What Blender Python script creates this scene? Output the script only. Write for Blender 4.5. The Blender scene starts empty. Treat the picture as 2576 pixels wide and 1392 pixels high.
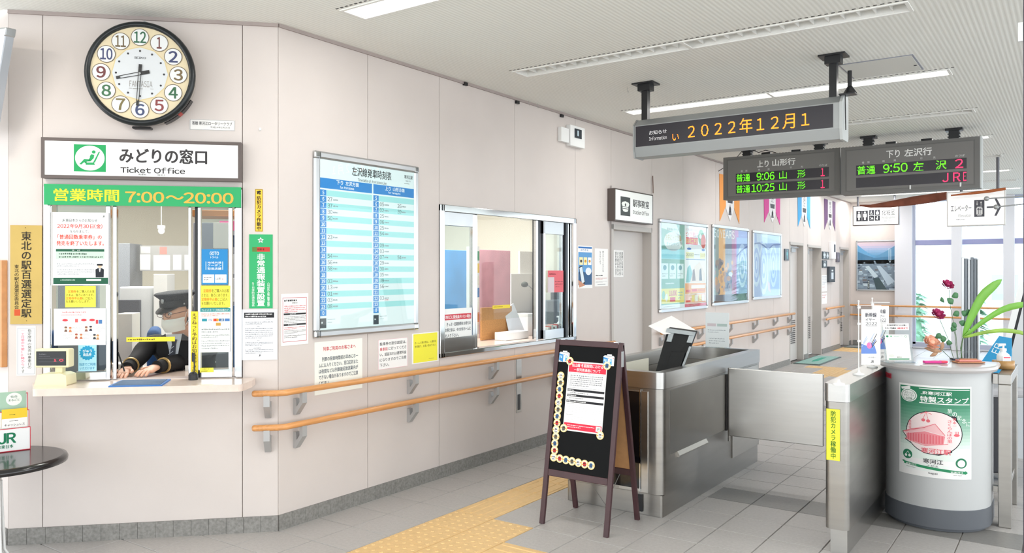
import bpy, math, random
from mathutils import Vector, Matrix
random.seed(7)
SC = bpy.context.scene
COL = SC.collection
PI = math.pi
# ------------------------------------------------------------------ camera
FPX, CX, HY, EYE = 2000.0, 1288.0, 685.0, 1.5
YAW = math.atan2(1412, FPX)
VW = (-math.sin(YAW), math.cos(YAW)); RT = (math.cos(YAW), math.sin(YAW))
_d = FPX * EYE / 651.0; _x = (700 - CX) / FPX * _d
CAM = (-(_d * VW[0] + _x * RT[0]), -(_d * VW[1] + _x * RT[1]))
cd = bpy.data.cameras.new('camera'); co = bpy.data.objects.new('camera', cd); COL.objects.link(co)
co.location = (CAM[0], CAM[1], EYE); co.rotation_euler = (PI / 2, 0, YAW)
cd.sensor_width = 36; cd.lens = 36 * FPX / 2576; cd.shift_y = -11.0 / 2576; cd.clip_start = .05
SC.camera = co
# ------------------------------------------------------------------ world, light, exposure
w = bpy.data.worlds.new('world'); SC.world = w; w.use_nodes = True
nt = w.node_tree; bg = nt.nodes['Background']
tc = nt.nodes.new('ShaderNodeTexCoord'); sx = nt.nodes.new('ShaderNodeSeparateXYZ'); cr = nt.nodes.new('ShaderNodeValToRGB')
nt.links.new(tc.outputs['Generated'], sx.inputs[0]); nt.links.new(sx.outputs['Z'], cr.inputs[0])
cr.color_ramp.elements[0].position = 0.0; cr.color_ramp.elements[0].color = (.93, .97, 1, 1)
cr.color_ramp.elements[1].position = 1.0; cr.color_ramp.elements[1].color = (.78, .88, 1, 1)
nt.links.new(cr.outputs[0], bg.inputs[0]); bg.inputs[1].default_value = 4.0
def area(name, loc, rot, sx_, sy_, power, col=(1, 1, 1)):
    l = bpy.data.lights.new(name, 'AREA'); l.shape = 'RECTANGLE'; l.size = sx_; l.size_y = sy_; l.energy = power; l.color = col
    o = bpy.data.objects.new(name, l); COL.objects.link(o); o.location = loc; o.rotation_euler = rot
    return o
LIT = [(.055, .215), (3.41, 3.57), (6.75, 6.91), (10.1, 10.26), (13.0, 13.16)]
for a, b in LIT:
    area('fluorescent_glow', (1.76, (a + b) / 2, 2.935), (0, 0, 0), 2.5, .15, 20, (1, .985, .96))
for yy in (-3.3, -6.6):
    area('fluorescent_glow', (2.6, yy, 2.93), (0, 0, 0), 2.5, .3, 24, (1, .985, .96))
area('fluorescent_glow', (6.0, 1.8, 2.93), (0, 0, 0), 2.5, .3, 60, (1, .985, .96))
area('office_glow', (-.75, .45, 2.62), (0, 0, 0), .7, .5, 22, (1, .99, .96))  # added fill light that brightens the clerk, no fixture modelled here
area('office_glow', (-.5, 2.5, 2.62), (0, 0, 0), .6, 1.6, 45, (1, .99, .96))  # extra unseen fill that lights the partition fronts behind the gate window
area('office_glow', (-2.4, .4, 2.62), (0, 0, 0), 2.2, 1.2, 85, (1, .99, .96))
area('office_glow', (-2.2, 3.6, 2.62), (0, 0, 0), 2.2, 1.2, 80, (1, .99, .96))
area('downlight', (.35, 11.7, 2.93), (0, 0, 0), .2, .2, 14, (1, .98, .95))
area('downlight', (.3, 13.9, 2.93), (0, 0, 0), .2, .2, 16, (1, .98, .95))
area('downlight', (-.45, -1.9, 2.9), (0, 0, 0), .3, .3, 14, (1, .93, .84))
SC.view_settings.view_transform = 'Standard'; SC.view_settings.look = 'None'; SC.view_settings.gamma = 1
SC.view_settings.use_curve_mapping = False; SC.view_settings.exposure = -0.13
cy = SC.cycles
cy.max_bounces = 8; cy.diffuse_bounces = 4; cy.glossy_bounces = 4; cy.transmission_bounces = 6; cy.transparent_max_bounces = 24
cy.use_denoising = True; cy.sample_clamp_indirect = 8; cy.caustics_reflective = False; cy.caustics_refractive = False
# ------------------------------------------------------------------ photograph pixel -> point on a real plane
def ray(px, py):
    a = (px - CX) / FPX; b = -(py - HY) / FPX
    return (VW[0] + a * RT[0], VW[1] + a * RT[1], b)
def hit(px, py, n, d):
    r = ray(px, py); t = (d - (n[0] * CAM[0] + n[1] * CAM[1] + n[2] * EYE)) / (n[0] * r[0] + n[1] * r[1] + n[2] * r[2])
    return Vector((CAM[0] + t * r[0], CAM[1] + t * r[1], EYE + t * r[2]))
def PZ(px, py, z=0.): return hit(px, py, (0, 0, 1), z)
def PX(px, py, x=0.): return hit(px, py, (1, 0, 0), x)
def PY(px, py, y=0.): return hit(px, py, (0, 1, 0), y)
S2 = math.sqrt(.5)
class Frame:
    """vertical plane seen from the room: local X right, local Y away from the viewer, local Z up"""
    def __init__(s, rz, o=(0, 0)):
        s.rz = rz; s.o = o; s.X = (math.cos(rz), math.sin(rz)); s.Y = (-math.sin(rz), math.cos(rz))
    def to(s, px, py, off=0.):
        d = s.Y[0] * s.o[0] + s.Y[1] * s.o[1] - off
        p = hit(px, py, (s.Y[0], s.Y[1], 0), d)
        return ((p.x - s.o[0]) * s.X[0] + (p.y - s.o[1]) * s.X[1], p.z)
    def w(s, x, y, z): return (s.o[0] + s.X[0] * x + s.Y[0] * y, s.o[1] + s.X[1] * x + s.Y[1] * y, z)
F1 = Frame(PI / 4); F2 = Frame(PI / 2)
def FY(y): return Frame(0, (0, y))
# ------------------------------------------------------------------ materials
def lin(h):
    if not isinstance(h, str): return h
    h = h.lstrip('#'); v = [int(h[i:i + 2], 16) / 255 for i in (0, 2, 4)]
    return tuple(c / 12.92 if c <= .04045 else ((c + .055) / 1.055) ** 2.4 for c in v)
_M = {}
def M(name, h='#808080', rough=.5, metal=0., noise=0., ns=8., bump=0., bs=60., emit=0., spec=.5, stretch=None, coat=0., alpha=1.):
    if name in _M: return _M[name]
    m = bpy.data.materials.new(name); m.use_nodes = True; t = m.node_tree; b = t.nodes['Principled BSDF']
    c = lin(h); b.inputs['Base Color'].default_value = (*c, 1); b.inputs['Roughness'].default_value = rough
    b.inputs['Metallic'].default_value = metal; b.inputs['Specular IOR Level'].default_value = spec
    if coat: b.inputs['Coat Weight'].default_value = coat; b.inputs['Coat Roughness'].default_value = .05
    if emit: b.inputs['Emission Color'].default_value = (*c, 1); b.inputs['Emission Strength'].default_value = emit
    if alpha < 1: b.inputs['Alpha'].default_value = alpha
    m.diffuse_color = (*c, 1)
    co_ = None
    if noise or bump:
        co_ = t.nodes.new('ShaderNodeTexCoord'); mp = t.nodes.new('ShaderNodeMapping'); t.links.new(co_.outputs['Object'], mp.inputs[0])
        if stretch: mp.inputs['Scale'].default_value = stretch
    if noise:
        n = t.nodes.new('ShaderNodeTexNoise'); n.inputs['Scale'].default_value = ns; n.inputs['Detail'].default_value = 5
        r = t.nodes.new('ShaderNodeValToRGB'); t.links.new(mp.outputs[0], n.inputs['Vector']); t.links.new(n.outputs[0], r.inputs[0])
        r.color_ramp.elements[0].position = .3; r.color_ramp.elements[1].position = .7
        r.color_ramp.elements[0].color = (*[max(0, x * (1 - noise)) for x in c], 1); r.color_ramp.elements[1].color = (*[min(1, x * (1 + noise)) for x in c], 1)
        t.links.new(r.outputs[0], b.inputs['Base Color'])
    if bump:
        n2 = t.nodes.new('ShaderNodeTexNoise'); n2.inputs['Scale'].default_value = bs; bp = t.nodes.new('ShaderNodeBump')
        bp.inputs['Strength'].default_value = bump; bp.inputs['Distance'].default_value = .01
        t.links.new(mp.outputs[0], n2.inputs['Vector']); t.links.new(n2.outputs[0], bp.inputs['Height']); t.links.new(bp.outputs[0], b.inputs['Normal'])
    _M[name] = m
    return m
def K(h):                                   # printing ink / paint of one colour
    return M('ink_' + h.strip('#'), h, .55, spec=.3)
def G(h, s=1.): return M('light_' + h.strip('#') + '_%d' % int(s * 100), h, .6, emit=s)
def glass(name='clear_glass', tint='#eef6f6', refl=.10, haze=0., base=.022):
    if name in _M: return _M[name]
    m = bpy.data.materials.new(name); m.use_nodes = True; t = m.node_tree; t.nodes.clear()
    o = t.nodes.new('ShaderNodeOutputMaterial'); tr = t.nodes.new('ShaderNodeBsdfTransparent'); gl = t.nodes.new('ShaderNodeBsdfGlossy')
    lw = t.nodes.new('ShaderNodeLayerWeight'); lw.inputs[0].default_value = .5; mx = t.nodes.new('ShaderNodeMixShader')
    pw = t.nodes.new('ShaderNodeMath'); pw.operation = 'POWER'; pw.inputs[1].default_value = 4.5; fr = t.nodes.new('ShaderNodeMath'); fr.operation = 'MULTIPLY_ADD'
    fr.inputs[1].default_value = .9; fr.inputs[2].default_value = base; t.links.new(lw.outputs['Facing'], pw.inputs[0]); t.links.new(pw.outputs[0], fr.inputs[0])
    tr.inputs[0].default_value = (*lin(tint), 1); gl.inputs['Roughness'].default_value = .02
    t.links.new(fr.outputs[0], mx.inputs[0]); t.links.new(tr.outputs[0], mx.inputs[1]); t.links.new(gl.outputs[0], mx.inputs[2])
    last = mx
    if haze:
        df = t.nodes.new('ShaderNodeBsdfDiffuse'); df.inputs[0].default_value = (.9, .9, .9, 1)
        m2 = t.nodes.new('ShaderNodeMixShader'); m2.inputs[0].default_value = haze
        t.links.new(mx.outputs[0], m2.inputs[1]); t.links.new(df.outputs[0], m2.inputs[2]); last = m2
    t.links.new(last.outputs[0], o.inputs[0]); _M[name] = m
    return m
WALL = M('wall_panel_paint', '#d4cbc6', .62, noise=.025, ns=2.5, bump=.05, bs=300)
CORE = M('wall_joint', '#a89c98', .8, noise=.05)
BASE = M('baseboard_stone', '#85837f', .6, noise=.22, ns=70, bump=.15, bs=90)
TILE = M('floor_tile_grey', '#b1adaa', .38, noise=.07, ns=55, bump=.10, bs=120)
TILE2 = M('floor_tile_dark', '#82807d', .4, noise=.07, ns=55, bump=.10, bs=120)
YEL = M('tactile_tile_yellow', '#e0bb83', .5, noise=.06, ns=30, bump=.1, bs=100)
GROUT = M('floor_grout', '#7e7975', .9, noise=.1)
STEEL = M('brushed_steel', '#c2c1be', .28, 1., noise=.03, ns=3, bump=.02, bs=60, stretch=(1, 1, 14))
STEELD = M('brushed_steel_dull', '#a9a6a1', .33, 1., noise=.06, ns=2.2, bump=.02, bs=60, stretch=(1, 1, 10))
CHROME = M('polished_steel', '#cfd2d3', .10, 1., noise=.05, ns=6)
ALU = M('anodised_aluminium', '#c3c6c8', .32, .85, noise=.03)
GREYM = M('grey_painted_metal', '#a9abab', .4, .5)
BLACK = M('black_plastic', '#15161a', .35)
WHITE = M('white_plastic', '#eeefee', .4)
WOOD = M('handrail_wood', '#d8995c', .32, noise=.14, ns=14, stretch=(6, .35, 6), coat=.3)
PAPER = M('white_paper', '#f3f2f0', .55, spec=.3)
BRONZE = M('bronze_frame', '#5d5350', .4, .3)
# ------------------------------------------------------------------ mesh builder
class MB:
    def __init__(s): s.v = []; s.f = []; s.mi = []; s.ms = []; s.sm = []
    def mid(s, m):
        if m not in s.ms: s.ms.append(m)
        return s.ms.index(m)
    def add(s, vs, fs, m, smooth=False):
        b = len(s.v); s.v += [tuple(p) for p in vs]; k = s.mid(m)
        for f in fs: s.f.append([i + b for i in f]); s.mi.append(k); s.sm.append(smooth)
        return s
    def box(s, x0, y0, z0, x1, y1, z1, m):
        if x0 > x1: x0, x1 = x1, x0
        if y0 > y1: y0, y1 = y1, y0
        if z0 > z1: z0, z1 = z1, z0
        return s.add([(x0, y0, z0), (x1, y0, z0), (x1, y1, z0), (x0, y1, z0), (x0, y0, z1), (x1, y0, z1), (x1, y1, z1), (x0, y1, z1)],
                     [(0, 3, 2, 1), (4, 5, 6, 7), (0, 1, 5, 4), (1, 2, 6, 5), (2, 3, 7, 6), (3, 0, 4, 7)], m)
    def prism(s, pts, ax, a, b, m, smooth=False):
        n = len(pts)
        def P(p, q):
            return {'x': (q, p[0], p[1]), 'y': (p[0], q, p[1]), 'z': (p[0], p[1], q)}[ax]
        ar = sum(pts[i][0] * pts[(i + 1) % n][1] - pts[(i + 1) % n][0] * pts[i][1] for i in range(n))
        if (ar < 0) != (ax == 'y'): pts = pts[::-1]
        if a > b: a, b = b, a
        vs = [P(p, a) for p in pts] + [P(p, b) for p in pts]
        s.add(vs, [list(range(n))[::-1], list(range(n, 2 * n))], m)
        return s.add(vs, [(i, (i + 1) % n, n + (i + 1) % n, n + i) for i in range(n)], m, smooth)
    def cyl(s, c, r, h, m, ax='z', n=20, r2=None):
        r2 = r if r2 is None else r2; vs = []
        for k, (rr, hh) in enumerate(((r, 0), (r2, h))):
            for i in range(n):
                a = 2 * PI * i / n; u, v = rr * math.cos(a), rr * math.sin(a)
                vs.append({'z': (c[0] + u, c[1] + v, c[2] + hh), 'y': (c[0] + u, c[1] + hh, c[2] - v), 'x': (c[0] + hh, c[1] + u, c[2] + v)}[ax])
        s.add(vs, [list(range(n))[::-1], list(range(n, 2 * n))], m)
        return s.add(vs, [(i, (i + 1) % n, n + (i + 1) % n, n + i) for i in range(n)], m, True)
    def lathe(s, c, prof, m, n=28, sx_=1, sy_=1):
        vs = []
        for r, z in prof:
            for i in range(n):
                a = 2 * PI * i / n; vs.append((c[0] + r * sx_ * math.cos(a), c[1] + r * sy_ * math.sin(a), c[2] + z))
        fs = []
        for k in range(len(prof) - 1):
            for i in range(n):
                j = (i + 1) % n; fs.append((k * n + i, k * n + j, (k + 1) * n + j, (k + 1) * n + i))
        s.add(vs, fs, m, True)
        b = len(vs) - n
        return s.add(vs, [list(range(n))[::-1], list(range(b, b + n))], m)
    def tube(s, pts, r, m, n=8, closed=False, rs=None):
        pts = [Vector(p) for p in pts]; N = len(pts); vs = []; up = None
        for i, p in enumerate(pts):
            if closed: t = (pts[(i + 1) % N] - pts[i - 1])
            else: t = (pts[min(i + 1, N - 1)] - pts[max(i - 1, 0)])
            t.normalize()
            if up is None:
                up = Vector((0, 0, 1)) if abs(t.z) < .9 else Vector((1, 0, 0))
            u = (up - t * up.dot(t)).normalized(); up = u; v = t.cross(u)
            rr = rs[i] if rs else r
            for k in range(n):
                a = 2 * PI * k / n; vs.append(p + u * rr * math.cos(a) + v * rr * math.sin(a))
        fs = []
        for i in range(N if closed else N - 1):
            j = (i + 1) % N
            for k in range(n):
                l = (k + 1) % n; fs.append((i * n + k, i * n + l, j * n + l, j * n + k))
        s.add(vs, fs, m, True)
        if not closed: s.add(vs, [list(range(n))[::-1], list(range((N - 1) * n, N * n))], m)
        return s
    def ball(s, c, r, m, n=14, sc=(1, 1, 1)):
        pr = [(r * math.sin(PI * k / 10), -r * math.cos(PI * k / 10)) for k in range(1, 10)]
        vs = []
        for rr, z in pr:
            for i in range(n):
                a = 2 * PI * i / n; vs.append((c[0] + rr * sc[0] * math.cos(a), c[1] + rr * sc[1] * math.sin(a), c[2] + z * sc[2]))
        b = len(vs); vs += [(c[0], c[1], c[2] - r * sc[2]), (c[0], c[1], c[2] + r * sc[2])]; fs = []
        for k in range(8):
            for i in range(n):
                j = (i + 1) % n; fs.append((k * n + i, k * n + j, (k + 1) * n + j, (k + 1) * n + i))
        for i in range(n):
            j = (i + 1) % n; fs.append((b, j, i)); fs.append((b + 1, 8 * n + i, 8 * n + j))
        return s.add(vs, fs, m, True)
    def xf(s, mat):
        s.v = [tuple(mat @ Vector(p)) for p in s.v]; return s
    def mesh(s, name):
        me = bpy.data.meshes.new(name); me.from_pydata(s.v, [], s.f)
        for m in s.ms: me.materials.append(m)
        me.polygons.foreach_set('material_index', s.mi); me.polygons.foreach_set('use_smooth', s.sm); me.update()
        return me
    def build(s, name, parent=None, bevel=0, seg=2):
        o = bpy.data.objects.new(name, s.mesh(name)); COL.objects.link(o)
        if parent: o.parent = parent
        if bevel:
            b = o.modifiers.new('bevel', 'BEVEL'); b.width = bevel; b.segments = seg; b.limit_method = 'ANGLE'; b.angle_limit = math.radians(40)
        return o
def tag(o, label=None, cat=None, group=None, kind=None):
    if label: o['label'] = label
    if cat: o['category'] = cat
    if group: o['group'] = group
    if kind: o['kind'] = kind
    return o
def thing(name, label, cat, loc=(0, 0, 0), rz=0., group=None):
    o = bpy.data.objects.new(name, None); COL.objects.link(o); o.empty_display_size = .05
    o.location = loc; o.rotation_euler = (0, 0, rz)
    return tag(o, label, cat, group)
def place(o, loc, rz=0.): o.location = loc; o.rotation_euler = (0, 0, rz); return o
def part(o, m, box, name, bevel=0): return MB().box(*box, m).build(name, o, bevel)
# ------------------------------------------------------------------ lettering and flat print
_G = {}
def glyph(s):
    """outline of a string; letters and figures come from the wide sans set and are spaced closely"""
    k = (s, 1)
    if k in _G: return _G[k]
    if any('!' <= ch <= '~' for ch in s):
        V, F_, x = [], [], 0.
        for ch in s:
            if ch in ' 　': x += .30 if ch == ' ' else 1.; continue
            asc = '!' <= ch <= '~'
            vs, fs = glyph1(chr(ord(ch) + 0xFEE0) if asc else ch); b = len(V)
            if asc:
                x0 = min(p[0] for p in vs); x1 = max(p[0] for p in vs)
                if ch in '0123456789': x0 -= max(0, .47 - (x1 - x0)) / 2; x1 = max(x1, x0 + .47)
                V += [(p[0] - x0 + x, p[1]) for p in vs]; x += x1 - x0 + .085
            else: V += [(p[0] + x, p[1]) for p in vs]; x += 1.
            F_ += [[i + b for i in f] for f in fs]
        _G[k] = (V, F_)
    else: _G[k] = glyph1(s)
    return _G[k]
def glyph1(s, bold=0.):
    k = (s, 0)
    if k in _G: return _G[k]
    c = bpy.data.curves.new('lettering', 'FONT'); c.body = s; c.resolution_u = 4 if len(s) < 7 else 3; c.offset = bold
    o = bpy.data.objects.new('lettering', c); COL.objects.link(o)
    dg = bpy.context.evaluated_depsgraph_get(); ob = o.evaluated_get(dg); me = ob.to_mesh()
    vs = [(v.co.x, v.co.y) for v in me.vertices]; fs = [list(p.vertices) for p in me.polygons]
    ob.to_mesh_clear(); bpy.data.objects.remove(o); bpy.data.curves.remove(c)
    _G[k] = (vs, fs)
    return _G[k]
class Art:
    """flat print on a panel lying in the local XZ plane, facing -Y; coordinates run inside `box` (left, top, right, bottom)"""
    def __init__(s, mb, x0, z1, x1, z0, y, box=(0, 0, 1, 1), step=.00025):
        s.mb = mb; s.r = (x0, z1, x1, z0); s.y = y; s.b = box; s.st = step
    def P(s, u, v, l):
        fu = (u - s.b[0]) / (s.b[2] - s.b[0]); fv = (v - s.b[1]) / (s.b[3] - s.b[1])
        return (s.r[0] + fu * (s.r[2] - s.r[0]), s.y - l * s.st, s.r[1] + fv * (s.r[3] - s.r[1]))
    def c(s, col): return K(col) if isinstance(col, str) else col
    def poly(s, pts, col, l=1):
        s.mb.add([s.P(u, v, l) for u, v in pts], [list(range(len(pts)))], s.c(col)); return s
    def rect(s, a, b, c, d, col, l=1): return s.poly([(a, d), (c, d), (c, b), (a, b)], col, l)
    def frame(s, a, b, c, d, t, col, l=2, tv=None):
        tv = t if tv is None else tv
        s.rect(a, b, c, b + tv, col, l); s.rect(a, d - tv, c, d, col, l); s.rect(a, b, a + t, d, col, l); return s.rect(c - t, b, c, d, col, l)
    def ell(s, cx, cy_, rx, ry, col, l=1, n=24):
        return s.poly([(cx + rx * math.cos(2 * PI * i / n), cy_ - ry * math.sin(2 * PI * i / n)) for i in range(n)], col, l)
    def line(s, pts, w_, col, l=2):
        for (a, b), (c, d) in zip(pts, pts[1:]):
            L = math.hypot(c - a, d - b) or 1; nx, ny = -(d - b) / L * w_ / 2, (c - a) / L * w_ / 2
            s.poly([(a + nx, b + ny), (a - nx, b - ny), (c - nx, d - ny), (c + nx, d + ny)], col, l)
        return s
    def text(s, t, a, b, c, d, col, bold=0., l=3):
        vs, fs = glyph(t)
        if not vs: return s
        xs = [p[0] for p in vs]; ys = [p[1] for p in vs]; x0, x1, y0, y1 = min(xs), max(xs), min(ys), max(ys)
        bb = min(bold, .045); kx = (c - a) / max(x1 - x0, 1e-6); ky = (d - b) / max(y1 - y0, 1e-6)
        kx = (c - a - 2 * bb * kx * .8) / max(x1 - x0, 1e-6)
        for q, (ox, oy) in enumerate(((-.75, -.75), (.75, -.75), (-.75, .75), (.75, .75), (-1, 0), (1, 0), (0, 1), (0, -1)) if bb > .025 else ((-.8, -.8), (.8, -.8), (-.8, .8), (.8, .8)) if bb > .006 else ((0, 0),)):
            s.mb.add([s.P((a + c) / 2 + (p[0] - (x0 + x1) / 2 + ox * bb * .8) * kx, (b + d) / 2 - (p[1] - (y0 + y1) / 2 + oy * bb * .55) * ky, l + q * .12) for p in vs], fs, s.c(col))
        return s
    def vt(s, t, a, b, c, d, col, bold=0., l=3):
        n = len(t); h = (d - b) / n
        for i, ch in enumerate(t):
            if ch in ' 　': continue
            vs, fs = glyph(ch); bb = min(bold, .03)
            rot = ch in 'ー〜（）「」'
            pp = [((.88 - p[1] - .0), 1 - p[0]) if False else ((p[1] + .12, 1 - p[0]) if rot else (p[0], p[1] + .12)) for p in vs]
            y0 = b + i * h
            for q, (ox, oy) in enumerate(((-1, -1), (1, -1), (-1, 1), (1, 1)) if bb > .006 else ((0, 0),)):
                s.mb.add([s.P(a + (x + ox * bb * .8) * (c - a), y0 + (1 - y + oy * bb * .5) * h, l + q * .12) for x, y in pp], fs, s.c(col))
        return s
    def scr(s, a, b, c, d, rows, col, fill=.5, cw=.8, l=2, last=.6):
        """rows too small to be read"""
        rh = (d - b) / rows; asp = abs((s.r[3] - s.r[1]) / (s.b[3] - s.b[1]) / ((s.r[2] - s.r[0]) / (s.b[2] - s.b[0])))
        for r in range(rows):
            x = a; y = b + r * rh; end = c if r < rows - 1 else a + (c - a) * last
            while x < end - rh * asp * .3:
                wd = rh * asp * cw * random.uniform(.25, .75)
                k = random.random()
                s.rect(x, y + rh * (1 - fill) / 2 + rh * .2 * k, min(x + wd, end), y + rh * (1 + fill) / 2 - rh * .12 * random.random(), col, l)
                x += wd + rh * asp * cw * random.choice((.18, .22, .35))
        return s
    def led(s, t, a, b, c, d, col, rows=16, bold=.0, l=2, em=True):
        """dot matrix lettering: one lit square for every dot of the matrix"""
        vs, fs = glyph(t); xs = [p[0] for p in vs]; ys = [p[1] for p in vs]
        x0, x1 = min(xs), max(xs); y0, y1 = min(ys), max(ys)
        sx_ = abs((s.r[2] - s.r[0]) / (s.b[2] - s.b[0])); sy_ = abs((s.r[3] - s.r[1]) / (s.b[3] - s.b[1]))
        cols = max(1, round(rows * ((c - a) * sx_) / ((d - b) * sy_)))
        g = [[0] * cols for _ in range(rows)]
        gx = [x0 + (i + .5) / cols * (x1 - x0) for i in range(cols)]; gy = [y1 - (j + .5) / rows * (y1 - y0) for j in range(rows)]
        for f in fs:
            P_ = [vs[i] for i in f]
            fx0 = min(p[0] for p in P_); fx1 = max(p[0] for p in P_); fy0 = min(p[1] for p in P_); fy1 = max(p[1] for p in P_)
            for j, y in enumerate(gy):
                if y < fy0 or y > fy1: continue
                for i, x in enumerate(gx):
                    if x < fx0 or x > fx1 or g[j][i]: continue
                    ins = False; n = len(P_)
                    for q in range(n):
                        (ax, ay), (bx, by) = P_[q], P_[q - 1]
                        if (ay > y) != (by > y) and x < (bx - ax) * (y - ay) / (by - ay) + ax: ins = not ins
                    if ins: g[j][i] = 1
        dw, dh = (c - a) / cols, (d - b) / rows
        for j in range(rows):
            for i in range(cols):
                if g[j][i]: s.rect(a + (i + .04) * dw, b + (j + .04) * dh, a + (i + .96) * dw, b + (j + .96) * dh, col, l)
        return s
# ================================================================== THE SETTING
CH = 2.94
def proj(x, y, z):
    dx, dy = x - CAM[0], y - CAM[1]; d = dx * VW[0] + dy * VW[1]; r = dx * RT[0] + dy * RT[1]
    return (CX + FPX * r / d, HY - FPX * (z - EYE) / d, d) if d > .05 else (0, 0, -1)
# ---- floor: grout bed and single tiles
TX, TY = .295, .3
bed = MB().box(-.2, 0, -.08, 9.5, 14.6, -.006, GROUT).prism([(-.2, 0), (9.5, 0), (9.5, -9), (-3.2, -9), (-3.2, -1.0), (-1.1, -1.0)], 'z', -.08, -.006, GROUT)
floor = bed.build('floor'); floor['kind'] = 'structure'
def tile_mesh(m):
    b = MB(); g = .0018; c = .0025; x0, y0, x1, y1 = g, g, TX - g, TY - g
    v = [(x0, y0, -.006), (x1, y0, -.006), (x1, y1, -.006), (x0, y1, -.006), (x0 + c, y0 + c, 0), (x1 - c, y0 + c, 0), (x1 - c, y1 - c, 0), (x0 + c, y1 - c, 0)]
    b.add(v, [(4, 5, 6, 7), (0, 1, 5, 4), (1, 2, 6, 5), (2, 3, 7, 6), (3, 0, 4, 7)], m); return b
def dots(b, m):
    for i in range(5):
        for j in range(5):
            x, y = TX * (i + .5) / 5, TY * (j + .5) / 5; n = 8
            lo = [(x + .013 * math.cos(2 * PI * k / n), y + .013 * math.sin(2 * PI * k / n), 0) for k in range(n)]
            hi = [(x + .009 * math.cos(2 * PI * k / n), y + .009 * math.sin(2 * PI * k / n), .0035) for k in range(n)]
            b.add(lo + hi, [list(range(n, 2 * n))] + [(k, (k + 1) % n, n + (k + 1) % n, n + k) for k in range(n)], m)
    return b
def bars(b, m, along='y'):
    for i in range(4):
        if along == 'y':
            x = TX * (i + .5) / 4; b.prism([(x - .013, 0), (x + .013, 0), (x + .008, .0035), (x - .008, .0035)], 'y', .02, TY - .02, m)
        else:
            y = TY * (i + .5) / 4; b.prism([(y - .013, 0), (y + .013, 0), (y + .008, .0035), (y - .008, .0035)], 'x', .02, TX - .02, m)
    return b
TM = {'grey': tile_mesh(TILE).mesh('tile'), 'dark': tile_mesh(TILE2).mesh('tile'),
      'dots': dots(tile_mesh(YEL), YEL).mesh('tile'), 'bars': bars(tile_mesh(YEL), YEL).mesh('tile'), 'barsx': bars(tile_mesh(YEL), YEL, 'x').mesh('tile')}
def tile_kind(i, j):
    x, y = (i + .5) * TX, (j + .5) * TY
    if 2 <= i <= 3 and 0 <= j <= 2: return 'dots'
    if i == 2 and (j >= 3) and y < 9.1 or (i == 2 and j < 0): return 'bars'
    if i in (2, 3) and 9.1 <= y < 9.8: return 'dots'
    if i in (1, 2) and 9.8 < y < 10.1 or (i in (0, 1) and 12.9 < y < 13.7): return 'dots'
    if j == 1 and 4 <= i <= 12: return 'barsx'
    if j == 7 and i >= 6: return 'dark'
    if j == 20 and i >= 1: return 'dark'
    return 'grey'
cand = []; rest = MB(); RB = {k: tile_mesh({'grey': TILE, 'dark': TILE2}.get(k, YEL)) for k in ('grey', 'dark', 'dots')}
for j in range(-30, 49):
    for i in range(-11, 32):
        x0, y0 = i * TX, j * TY
        if x0 < -.01 and (y0 > x0 + TX + .02 or (y0 > -1.01 and x0 < -1.02)): continue          # behind the walls
        if i < 0 and j >= 0: continue
        if x0 < -3.0: continue
        cs = [proj(x0 + a * TX, y0 + b * TY, 0) for a in (0, 1) for b in (0, 1)]
        vis = min(c[2] for c in cs) > .5 and any(-20 < c[0] < 2600 and c[1] < 1420 for c in cs)
        hid = (1.06 < x0 + .1 < 1.6 and 1.6 < y0 < 3.0)
        ar = (max(c[0] for c in cs) - min(c[0] for c in cs)) * (max(c[1] for c in cs) - min(c[1] for c in cs)) if vis and not hid else 0
        if x0 + TX > 9.4 or y0 + TY > 14.5: continue
        cand.append((ar, i, j))
cand.sort(reverse=True)
for n, (ar, i, j) in enumerate(cand):
    k = tile_kind(i, j)
    if n < 300 and ar > 0:
        o = bpy.data.objects.new('tile', TM[k]); COL.objects.link(o); o.parent = floor; o.location = (i * TX, j * TY, 0)
    else:
        src = tile_mesh({'grey': TILE, 'dark': TILE2}.get(k, YEL))
        if ar > 60 and k in ('dots', 'bars', 'barsx'): src = dots(src, YEL) if k == 'dots' else bars(src, YEL)
        rest.v += [(a + i * TX, b + j * TY, c) for a, b, c in src.v]
        base = len(rest.v) - len(src.v)
        for f, mi, sm in zip(src.f, src.mi, src.sm): rest.f.append([q + base for q in f]); rest.mi.append(rest.mid(src.ms[mi])); rest.sm.append(sm)
tag(rest.build('distant_tiles', floor), kind='stuff')
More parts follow.
